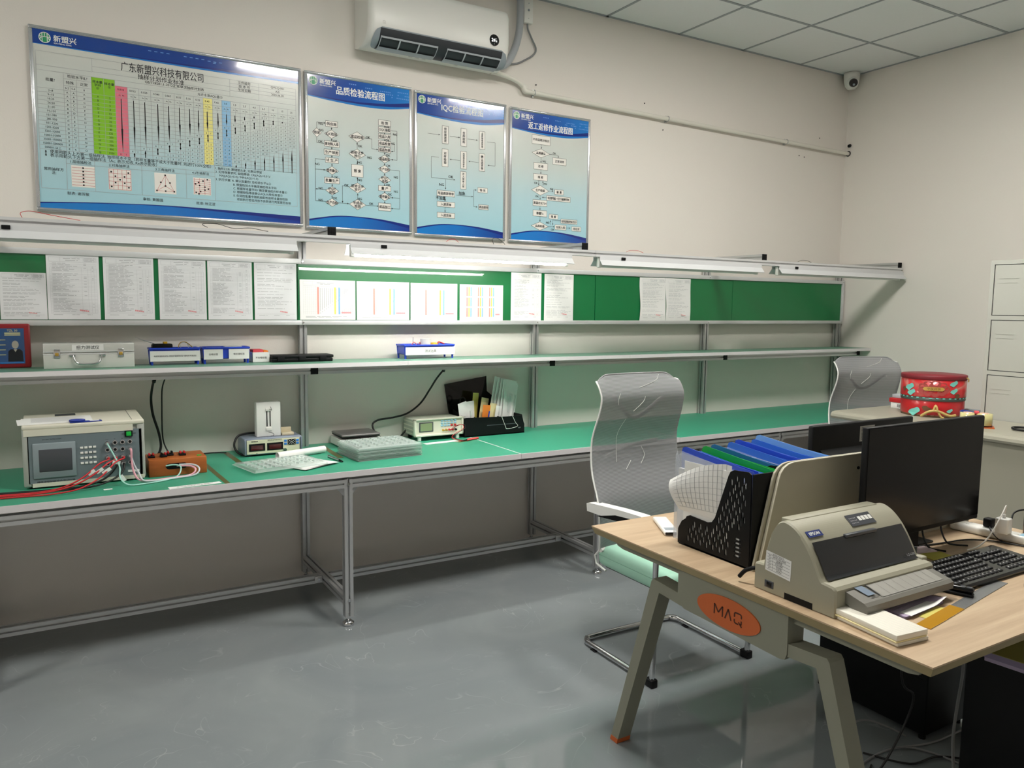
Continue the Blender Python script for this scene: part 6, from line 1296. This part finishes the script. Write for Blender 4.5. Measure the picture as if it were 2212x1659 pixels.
tag(MB().rbox(-2.884, -2.852, -2.812, -2.782, DZ+.031, DZ+.062, .005).build('plug', 'black_plastic'), 'black plug in the power strip behind the white charger', 'plug')
tag(MB().tube([(-2.868, -2.797, DZ+.045), (-2.90, -2.82, DZ+.03), (-2.915, -2.86, DZ+.006), (-2.91, -2.92, DZ+.004)], .002, 6).build('thin_cable', 'cable_black'), 'thin black cord hanging from the black plug', 'cable')
tag(MB().tube([(-3.22, -2.76, DZ+.004), (-3.10, -2.78, DZ+.004), (-3.0, -2.80, DZ+.005), (-2.93, -2.86, DZ+.004), (-2.90, -2.95, DZ+.004), (-2.86, -2.99, DZ+.004), (-2.80, -2.99, DZ+.004)], .003, 6).build('cord', 'cable_black'), 'black cord lying along the front of the power strip', 'cable')
tag(MB().tube([(-2.81, -2.84, DZ+.045), (-2.78, -2.83, DZ+.075), (-2.74, -2.84, DZ+.085), (-2.70, -2.86, DZ+.08)], .003, 6).build('cord', 'cable_black'), 'black cord arching behind the white charger', 'cable')
cn = thing('drink_can', 'black can at the right edge of the desk', 'can', (-2.752, -2.885, DZ))
MB().lathe([(0, 0), (.026, 0), (.031, .008), (.031, .105), (.026, .116), (.024, .12), (0, .118)], (0, 0, 0), 24).build('can_body', 'black_gloss', cn); MB().lathe([(.027, .112), (.027, .117), (.020, .118)], (0, 0, 0), 24).build('can_rim', 'chrome', cn)
tag(MB().cyl((-3.300, -3.130, DZ+.008), (-3.262, -3.118, DZ+.008), .007, .0085, 14).cyl((-3.318, -3.136, DZ+.008), (-3.300, -3.130, DZ+.008), .005, .007, 14).build('metal_bit', 'chrome'), 'small metal tool bit lying near the front edge of the desk', 'tool bit')
# monitors
mo = thing('monitor', 'black computer monitor with dark screen facing the keyboard', 'monitor', (-3.25, -2.74, DZ))
MB().rbox(-3.563, -2.932, -2.790, -2.768, .818, 1.176, .004).build('casing', 'black_plastic', mo, w=True)
MB().box(-3.559, -2.936, -2.7912, -2.789, .834, 1.172).build('screen', mat('screen_black', '07080a', .2, spec=.22), mo, w=True)
MB().rbox(-3.33, -3.16, -2.768, -2.745, .86, 1.03, .006).build('rear_housing', 'black_plastic', mo, w=True)
MB().box(-3.275, -3.215, -2.755, -2.735, .755, .95).build('stand_neck', 'black_plastic', mo, w=True)
MB().rbox(-3.37, -3.12, -2.752, -2.680, DZ, DZ+.007, .003).build('stand_base', 'black_plastic', mo, w=True)
for k, (x, dx, lb) in enumerate(((-3.20, .01, 'black cable hanging below the monitor, left one'), (-3.095, .03, 'black cable hanging below the monitor, right one'))):
    tag(MB().tube([(x, -2.755, .85), (x-.01, -2.765, .80), (x-.015, -2.785, .765), (x-.005, -2.80, DZ+.004), (x+dx, -2.835, DZ+.004)], .003, 6).build('monitor_cable', 'cable_black'), lb, 'cable')
m2 = thing('monitor', 'black monitor seen from behind with a grey rating label, beyond the partition', 'monitor', (-2.93, -2.32, DZ))
MB().rbox(-3.242, -2.620, -2.345, -2.322, .742+.02, 1.096, .006).build('casing', 'black_plastic', m2, w=True)
MB().prism([(-2.345, .770), (-2.362, .790), (-2.372, .985), (-2.345, 1.004)], 'x', -3.20, -2.66).build('rear_housing', 'black_plastic', m2, w=True)
MB().box(-2.966, -2.876, -2.3458, -2.345, 1.018, 1.078).build('rating_label', mat('label_grey', 'a3a5a5', .5), m2, w=True)
sh = Sheet((-2.966, -2.3459, 1.018), (1, 0, 0), (0, 0, 1)); g = MB(); random.seed(9)
for k in range(9): sh.rect(g, .008, .052-k*.0055, .008+random.uniform(.03, .07), .0545-k*.0055, .0003)
g.build('label_rows', 'ink', m2, w=True)
MB().box(-2.96, -2.90, -2.322, -2.29, .755, .98).build('stand_neck', 'black_plastic', m2, w=True); MB().rbox(-3.05, -2.81, -2.36, -2.22, DZ, DZ+.008, .003).build('stand_base', 'black_plastic', m2, w=True)
# things under the desk
pc = thing('drawer_cabinet', 'black cabinet standing under the wood desk', 'cabinet', (-2.89, -2.50, 0))
MB().rbox(-3.040, -2.780, -2.72, -2.27, .02, .62, .004).build('cabinet_body', 'black_plastic', pc, w=True); MB().box(-3.042, -3.040, -2.70, -2.29, .22, .224).box(-3.042, -3.040, -2.70, -2.29, .42, .424).build('drawer_gap', 'black_rubber', pc, w=True)
for x in (-3.02, -2.80):
    for y in (-2.70, -2.29): MB().cyl((x, y, 0), (x, y, .022), .012, n=10).build('foot', 'black_rubber', pc, w=True)
tw = thing('computer_tower', 'black computer tower under the near side of the desk at the right edge', 'computer', (-3.08, -3.02, 0))
MB().rbox(-3.30, -3.08, -3.22, -2.98, .012, .515, .004).xf(Matrix.Identity(4)).build('tower_case', 'black_plastic', tw, w=True); MB().box(-3.28, -3.10, -3.2215, -3.2195, .03, .50).build('front_bezel', 'black_gloss', tw, w=True)
for x in (-3.28, -3.10):
    for y in (-3.20, -3.0): MB().cyl((x, y, 0), (x, y, .014), .010, n=10).build('foot', 'black_rubber', tw, w=True)
nb = thing('notebook_stack', 'stack of purple edged notebooks with an olive cover on the computer tower', 'notebooks', (-3.24, -3.13, .515), .12)
MB().box(-.10, .09, -.085, .085, .0, .016).build('notebook_pages', 'purple_paper', nb); MB().box(-.115, .085, -.088, .085, .0165, .034).build('notebook_pages', 'purple_edge', nb); MB().box(-.117, .087, -.09, .087, .0345, .036).build('notebook_cover', mat('olive_cover', '8f8a3e', .5), nb)
ex = thing('floor_socket', 'white extension socket lying in the dark under the desk', 'power strip', (-2.86, -2.79, .0), .35)
MB().rbox(-.05, .05, -.02, .02, .001, .10, .006).build('socket_body', 'cable_white', ex)
for x in (-.028, .012): MB().cyl((x, -.02, .035), (x, -.055, .035), .020, .018, 14).build('plug', 'black_plastic', ex)
for k, (pts, m_, lb) in enumerate((
    ([(-3.36, -2.60, .006), (-3.26, -2.575, .05), (-3.18, -2.585, .055), (-3.11, -2.63, .03), (-3.07, -2.67, .006)], 'cable_grey', 'grey cable arching over the floor under the desk, farthest one'),
    ([(-3.36, -2.70, .006), (-3.25, -2.69, .006), (-3.14, -2.71, .006), (-3.09, -2.78, .006), (-3.07, -2.86, .006)], 'cable_grey', 'grey cable on the floor under the desk, nearest one'),
    ([(-3.17, -2.70, .008), (-3.08, -2.73, .006), (-3.0, -2.745, .006), (-2.95, -2.77, .03), (-2.90, -2.80, .06)], 'cable_grey', 'grey cable running along the floor to the white socket under the desk'),
    ([(-3.13, -2.95, .69), (-3.11, -2.95, .45), (-3.12, -2.95, .38), (-3.15, -2.945, .31), (-3.13, -2.94, .22), (-3.06, -2.93, .10), (-2.99, -2.93, .012)], 'cable_grey', 'grey cable hanging from the desktop down to the floor'),
    ([(-3.43, -2.85, .70), (-3.43, -2.86, .40), (-3.36, -2.86, .32), (-3.36, -2.84, .22), (-3.42, -2.82, .10), (-3.45, -2.78, .006), (-3.34, -2.72, .006)], 'cable_black', 'black cable hanging in a loop under the desk'),
    ([(-3.12, -2.87, .006), (-3.06, -2.83, .08), (-3.03, -2.82, .18), (-3.03, -2.83, .30), (-3.05, -2.84, .45), (-3.05, -2.84, .70)], 'cable_grey', 'grey cable rising from the floor to the desktop'),
    ([(-3.30, -2.66, .006), (-3.22, -2.78, .006), (-3.10, -2.80, .006), (-3.02, -2.86, .006), (-2.95, -2.90, .006)], 'cable_black', 'black cable curling on the floor under the desk'))):
    tag(MB().tube(pts, .0035 if k != 5 else .005, 8).build('floor_cable', m_), lb, 'cable', 'cables under the desk')
# ------------------------------------------------------------------ mesh-back cantilever chairs
def chair_mesh_material():
    m = bpy.data.materials.new('chair_mesh'); m.use_nodes = True; nt = m.node_tree; b = nt.nodes['Principled BSDF']; L = nt.links.new
    b.inputs['Roughness'].default_value = .6
    tc = nt.nodes.new('ShaderNodeTexCoord'); wv = nt.nodes.new('ShaderNodeTexWave'); wv.bands_direction = 'Z'; wv.inputs['Scale'].default_value = 58; wv.inputs['Distortion'].default_value = 1.2; wv.inputs['Detail'].default_value = 2; wv.inputs['Detail Scale'].default_value = .4
    L(tc.outputs['Object'], wv.inputs['Vector'])
    r = ramp_node(nt, wv.outputs['Fac'], [(0.0, '747578'), (1.0, '97989b')]); L(r.outputs['Color'], b.inputs['Base Color'])
    t = nt.nodes.new('ShaderNodeBsdfTransparent'); mx = nt.nodes.new('ShaderNodeMixShader')
    mr = nt.nodes.new('ShaderNodeMapRange'); mr.inputs['To Min'].default_value = .74; mr.inputs['To Max'].default_value = .92; L(wv.outputs['Fac'], mr.inputs['Value'])
    L(mr.outputs[0], mx.inputs[0]); L(t.outputs[0], mx.inputs[1]); L(b.outputs[0], mx.inputs[2]); L(mx.outputs[0], nt.nodes['Material Output'].inputs['Surface']); MATS['chair_mesh'] = m
chair_mesh_material(); mat('mint', 'a8d8c2', .6, noise=.03, nscale=20); mat('mint_seam', '86b8a2', .6)
PROF = [(.165, .455), (.150, .53), (.152, .60), (.162, .67), (.200, .74), (.228, .80), (.243, .87), (.243, .94), (.225, 1.0), (.206, 1.05), (.194, 1.10), (.193, 1.135), (.212, 1.17), (.235, 1.20), (.252, 1.224)]
HW = [.252, .262, .266, .266, .262, .257, .252, .248, .244, .240, .238, .238, .238, .236, .225]
def make_chair(label):
    t = thing('office_chair', label, 'chair', (0, 0, 0), 0, 'mesh-back chairs')
    PS = catmull([(h_, y, z) for (y, z), h_ in zip(PROF, HW)], 3)
    def bk(u, v):
        i = min(int(v*(len(PS)-1)), len(PS)-2); q = v*(len(PS)-1)-i; p = PS[i]*(1-q)+PS[i+1]*q
        a = (u-.5)*2; k = 1.0
        z = p.z
        if v > .9: z -= .030*max(0, abs(a)-.72)**2/.0784*((v-.9)/.1)
        return (a*p.x, p.y+.028*(1-a*a)-.012, z)
    b_ = MB().grid(bk, 16, len(PS)-1).build('mesh_back', 'chair_mesh', t)
    for s_ in (-1, 1):
        pts = [Vector(bk(.5+s_*.5, v/24))+Vector((0, .007, 0)) for v in range(25)]
        MB().tube([(s_*.262, .10, .380), (s_*.264, .165, .395), (s_*.258, .185, .425)]+pts, .0045, 8, 1).build('back_frame', 'white_paint', t)
    MB().tube([bk(u/20, 1.0) for u in range(21)], .0032, 8, 1).build('top_frame', mat('frame_grey', '9a9b9e', .6), t)
    MB().tube([bk(u/20, 0.0) for u in range(21)], .010, 8, 1).build('bottom_frame', 'white_paint', t)
    # rear support straps behind the mesh
    for pts in ([bk(.18, .78), bk(.5, .60), bk(.80, .74)], [bk(.2, .40), bk(.5, .44), bk(.82, .46)]):
        MB().tube([Vector(p)+Vector((0, .022, 0)) for p in pts], .010, 8).build('rear_strap', 'white_plastic', t)
    # pulled threads in white
    for pts in ([(.80, .97), (.72, .90), (.5, .84)], [(.55, .76), (.53, .71), (.43, .65)], [(.24, .80), (.21, .74), (.22, .70)], [(.36, .60), (.30, .50), (.30, .38)], [(.60, .44), (.63, .40), (.58, .36)], [(.47, .38), (.40, .34)]):
        MB().tube([Vector(bk(u, v))+Vector((0, -.003, 0)) for u, v in pts], .0009, 6).build('thread', 'white_paint', b_)
    se = MB().rbox(-.248, .248, -.275, .190, .378, .466, .034, 4).build('seat', 'mint', t)
    MB().tube([(x*.2465, y, .432) for x, y in ((-1, .17), (-1, -.25), (-.9, -.272), (.9, -.272), (1, -.25), (1, .17))], .002, 6, 1).build('piping', 'mint_seam', se)
    MB().box(-.205, .205, -.22, .17, .366, .385).build('seat_pan', 'black_plastic', t)
    for s_ in (-1, 1):
        x = s_*.272
        MB().tube([(x, .205, .0165), (x, -.215, .0165)], .0125, 10, 1).build('base_runner', 'chrome', t)
        MB().tube([(x, -.225, .018), (x, -.235, .06), (x, -.235, .34), (x, -.232, .60), (x, -.205, .640), (x, -.16, .652)], .0125, 10, 3).build('upright_tube', 'chrome', t)
        MB().rbox(x-.017, x+.017, -.250, -.205, .0, .034, .005).build('foot_pad', 'black_plastic', t)
        MB().rbox(x-.016, x+.016, .13, .165, .0, .006, .002).build('glide', 'black_plastic', t)
        a_ = MB().prism([(.200, .628), (.205, .662), (.185, .668), (-.02, .684), (-.16, .690), (-.20, .682), (-.205, .672), (-.15, .668), (.0, .656), (.10, .630)], 'x', x-.024, x+.024).build('armrest', 'white_paint', t)
        MB().prism([(.14, .618), (.10, .630), (.0, .656), (-.15, .668), (-.14, .650), (.0, .630)], 'x', x-.016, x+.016).build('arm_underside', 'black_plastic', a_)
        MB().cyl((x, .203, .650), (x, .2075, .650), .007, n=10).build('arm_bolt', 'chrome', a_)
    MB().tube([(-.272, .205, .0165), (-.255, .235, .0165), (-.20, .245, .0165), (.20, .245, .0165), (.255, .235, .0165), (.272, .205, .0165)], .0125, 10, 4).build('base_crossbar', 'chrome', t)
    return t
ch1 = make_chair('grey mesh-back chair with mint seat and white arms pulled up to the wood desk'); ch1.location = (-3.348, -1.700, 0)
ch2 = copy_tree(ch1); ch2.location = (-1.212, -1.315, 0); ch2.rotation_euler = (0, 0, math.radians(-15)); ch2['label'] = 'grey mesh-back chair standing behind the beige steel desk near the red tin'
# ------------------------------------------------------------------ steel desk, low chest, filing cabinet
SZ = .93; SX0, SX1, SY0, SY1 = -1.700, -1.185, -3.40, -1.262
sd = thing('steel_desk', 'beige steel desk with a rounded front edge carrying the red tin', 'desk', (-1.45, -2.3, 0))
prof_ = [(SX0+.035, SZ), (SX0+.015, SZ-.004), (SX0+.004, SZ-.014), (SX0, SZ-.028), (SX0+.006, SZ-.040), (SX0+.025, SZ-.044), (SX1, SZ-.044), (SX1, SZ)]
g = MB(); g.prism(prof_, 'y', SY0, SY1); g.box(SX1, -1.130, -1.838, SY1, SZ-.044, SZ); g.build('desk_top', 'steel_beige', sd, w=True)
MB().box(SX0+.03, SX0+.045, SY0+.02, SY1-.55, .05, SZ-.044).build('front_panel', 'steel_beige', sd, w=True)
MB().box(SX0+.045, SX1, SY0+.02, SY0+.035, .0, SZ-.044).build('side_panel', 'steel_beige', sd, w=True)
MB().box(SX0+.045, SX1, -1.72, -1.70, 0, SZ-.044).build('side_panel', 'steel_beige', sd, w=True)
mat('chest_blue', '7d878d', .5)
tag(MB().rbox(-1.168, -1.134, -1.834, -1.74, SZ, SZ+.040, .003).build('ring_binder', 'chest_blue'), 'blue-grey binder lying at the back of the steel desk right of the red tin', 'binder')
fc = thing('filing_cabinet', 'tall light grey steel filing cabinet at the right edge', 'filing cabinet', (-.95, -2.2, 0))
FX0, FX1, FY0, FY1 = -1.178, -.70, -2.86, -1.842
MB().box(FX0+.006, FX1, FY0, FY1, 0, 1.805).build('cabinet_body', 'cabinet_grey', fc, w=True); MB().box(FX0+.0045, FX0+.006, FY0+.01, FY1-.01, .01, 1.795).build('gap_shade_sheet', 'dark_slot', fc, w=True)  # shade of the door gaps is put into a dark sheet behind the doors
g = MB()
zz = [(1.507, 1.780), (1.203, 1.478), (.900, 1.175), (.60, .872), (.30, .572), (.03, .272)]
g.box(FX0, FX0+.005, FY1-.020, FY1, 0, 1.805); g.box(FX0, FX0+.005, FY0, FY0+.02, 0, 1.805); g.box(FX0, FX0+.005, -2.362, -2.340, 0, 1.805); g.box(FX0, FX0+.005, FY0+.02, FY1-.02, 1.783, 1.805)
for (a, b), (c_, d_) in zip(zz[1:], zz[:-1]): g.box(FX0, FX0+.005, FY0+.02, FY1-.02, b+.003, c_-.003)
g.build('front_frame', 'cabinet_grey', fc, w=True)
for a, b in zz:
    for y0, y1 in ((-2.337, FY1-.023), (FY0+.023, -2.365)):
        d_ = MB().box(FX0+.0010, FX0+.0045, y0+.002, y1-.002, a+.001, b-.001).build('cabinet_door', 'cabinet_grey', fc, w=True); yc = (y0+y1)/2+.16
        MB().box(FX0-.0005, FX0+.0015, yc-.05, yc+.05, b-.075, b-.072).box(FX0-.0005, FX0+.0015, yc-.045, yc+.045, b-.098, b-.096).build('label_holder', 'cabinet_grey', d_, w=True)
# red round tin
def tin_material():
    m = bpy.data.materials.new('tin_print'); m.use_nodes = True; nt = m.node_tree; b = nt.nodes['Principled BSDF']; L = nt.links.new; tc = nt.nodes.new('ShaderNodeTexCoord')
    n = nt.nodes.new('ShaderNodeTexNoise'); n.inputs['Scale'].default_value = 9; n.inputs['Detail'].default_value = 3; n.inputs['Distortion'].default_value = 1.5; L(tc.outputs['Object'], n.inputs['Vector'])
    r = ramp_node(nt, n.outputs['Fac'], [(0.0, 'b3161f'), (.52, 'c41c24'), (.60, 'b4504a'), (.68, 'c9786a'), (1, 'c41c24')]); L(r.outputs['Color'], b.inputs['Base Color']); b.inputs['Roughness'].default_value = .35; b.inputs['Coat Weight'].default_value = .4; MATS['tin_print'] = m
tin_material(); mat('tin_red', 'c01a22', .3, coat=.4); mat('tin_lid', '7c1a26', .5); mat('tin_brown', '6e4a30', .5); mat('turquoise', '7fd6cb', .4); mat('rope', 'c9ad6a', .7); mat('tin_dark', '3f4a44', .4)
TC = (-1.275, -1.620, SZ); tr_ = .166
tn = thing('round_tin', 'round two-tier red patterned gift tin with gold rope on the steel desk', 'tin', TC)
MB().lathe([(0, 0), (tr_-.006, 0), (tr_-.004, .012), (0, .012)], (0, 0, 0), 48).build('tin_foot', 'tin_brown', tn)
MB().lathe([(tr_-.004, .012), (tr_-.002, .020), (tr_-.002, .106), (tr_-.006, .110), (0, .110)], (0, 0, 0), 48).build('lower_tier', 'tin_red', tn)
MB().lathe([(tr_+.002, .113), (tr_+.002, .212), (0, .212)], (0, 0, 0), 48).build('upper_tier', 'tin_print', tn)
MB().lathe([(tr_+.001, .092), (tr_+.0012, .112), (0, .112)], (0, 0, 0), 48).build('tier_band', 'tin_dark', tn)
MB().lathe([(tr_+.003, .210), (tr_+.0045, .213), (tr_+.0045, .231), (tr_+.002, .2345), (0, .2355)], (0, 0, 0), 48).build('lid', 'tin_lid', tn)
vd = math.atan2(CAM.y-TC[1], CAM.x-TC[0])
def on_tin(a, z, d=.003): return Vector(((tr_+d)*math.cos(vd+a), (tr_+d)*math.sin(vd+a), z))
def tin_patch(pts, m_, nm, d=.0035):
    g = MB(); g.add([on_tin(a, z, d) for a, z in pts], [tuple(range(len(pts)))]); g.build(nm, m_, tn)
mat('peony', 'b04a46', .4)
for k in range(9):
    a_, z_ = .02+.34*math.cos(k*.698), .162+.026*math.sin(k*.698)
    tin_patch([(a_+.15*math.cos(q), z_+.020*math.sin(q)*(1+.2*math.sin(3*q))) for q in [2*math.pi*i/16 for i in range(16)]], 'peony', 'peony_print', .0026+.00008*k)
MB().grid(lambda u, v: on_tin(-.30+.64*u, .1605+(v-.5)*.021*min(1, 9*u+.25, 9*(1-u)+.25), .0055), 20, 2).build('name_plate', mat('plate_gold', 'd9b45c', .35, .3), tn)
g = MB(); V_, F_ = text_geo('中秋月饼', .01); g.add([on_tin(.02+v[0]*.10, .1605+v[1]*.015, .0075) for v in V_], F_); g.build('plate_lettering', 'tin_brown', tn)
for a, z, s_ in ((-.78, .165, 1.7), (-.70, .135, 1.5), (.66, .150, 1.3), (.64, .192, 1.4), (-.56, .028, 2.0), (.55, .04, 1.0)):
    tin_patch([(a+.085*s_*math.cos(q)*(1+.25*math.cos(2*q+.6)), z+.0115*s_*math.sin(q+.5)*(1+.22*math.sin(3*q))) for q in [2*math.pi*i/20 for i in range(20)]], 'turquoise', 'leaf_print')
for a, z in ((-1.02, .15), (-.20, .05), (-.08, .04), (.80, .122)):
    tin_patch([(a+.09*math.cos(q)*(1+.3*math.sin(3*q)), z+.014*math.sin(q)) for q in [2*math.pi*i/14 for i in range(14)]], 'tin_brown', 'cloud_print')
for k in range(14): tin_patch([(-1.3+k*.2, .105), (-1.22+k*.2, .105), (-1.22+k*.2, .111), (-1.3+k*.2, .111)], 'turquoise', 'band_print', .0022)
MB().tube([on_tin(-.28, .006, .02), on_tin(-.12, .030, .024), on_tin(.05, .040, .020), on_tin(.22, .036, .020), on_tin(.48, .016, .022), on_tin(.70, .018, .016)], .007, 8).build('rope_handle', 'rope', tn)
MB().tube([on_tin(.05, .04, .02), on_tin(.10, .070, .018), on_tin(.16, .04, .022)], .006, 8).build('rope_knot', 'rope', tn); MB().tube([on_tin(.18, .03, .02), on_tin(.26, .008, .024), on_tin(.32, .002, .026)], .005, 8).build('rope_tail', 'rope', tn)
MB().tube([on_tin(1.25, .225, .0), on_tin(1.32, .215, .012), on_tin(1.35, .200, .010)], .004, 6).build('side_cord', 'rope', tn)
# small boxes left of the tin
bx = thing('book_pile', 'red and white boxes piled behind the left side of the red tin', 'boxes', (-1.18, -1.375, SZ))
MB().rbox(-1.225, -1.135, -1.43, -1.33, SZ, SZ+.035, .002).build('white_box', 'paper', bx, w=True); MB().rbox(-1.228, -1.135, -1.43, -1.32, SZ+.036, SZ+.062, .002).build('red_box', 'red_plastic', bx, w=True); MB().rbox(-1.215, -1.135, -1.42, -1.33, SZ+.063, SZ+.085, .002).build('grey_box', 'ac_vane', bx, w=True)
g = MB()
for k in range(7): g.box(-1.2256, -1.2250, -1.425+k*.008, -1.421+k*.008, SZ+.008, SZ+.026)
g.build('bar_code', 'ink', bx, w=True)
# tape rolls in a blue dispenser
td = thing('tape_dispenser', 'blue and orange tape dispenser with clear rolls beside the red tin', 'tape dispenser', (-1.545, -2.02, SZ), .55)
MB().prism([(-.075, .004), (-.075, .058), (-.02, .070), (.065, .082), (.075, .075), (.075, .004)], 'x', .032, .042).build('dispenser_side', 'navy_plastic', td)
MB().box(-.042, .042, -.080, .080, .0, .006).build('dispenser_base', 'desk_orange', td)
mat('tape_clear', 'd6cf94', .15, coat=.6); mat('tape_core', 'e8b7a2', .6)
for y, r_ in ((-.032, .040), (.040, .036)): MB().lathe([(.020, -.030), (r_, -.030), (r_, .030), (.020, .030), (.020, -.030)], (0, 0, 0), 28).xf(rot(0, 0, 0, loc=(-.004, y, .044))).build('tape_roll', 'tape_clear', td)
for y in (-.032, .040): MB().lathe([(.017, -.031), (.020, -.031), (.020, .031), (.017, .031), (.017, -.031)], (0, 0, 0), 24).xf(rot(0, loc=(-.004, y, .044))).build('tape_core', 'tape_core', td)
MB().rbox(-.03, .03, -.010, .012, .070, .082, .003).build('cutter', 'ink_red', td)
tag(MB().tube([(-1.28, -2.32, SZ+.006), (-1.38, -2.24, SZ+.010), (-1.44, -2.17, SZ+.012), (-1.47, -2.16, SZ+.010), (-1.50, -2.20, SZ+.008), (-1.46, -2.26, SZ+.007), (-1.40, -2.33, SZ+.006), (-1.30, -2.42, SZ+.006)], .006, 8).build('coiled_cable', 'cable_black'), 'coiled black cable on the steel desk at the right edge', 'cable')
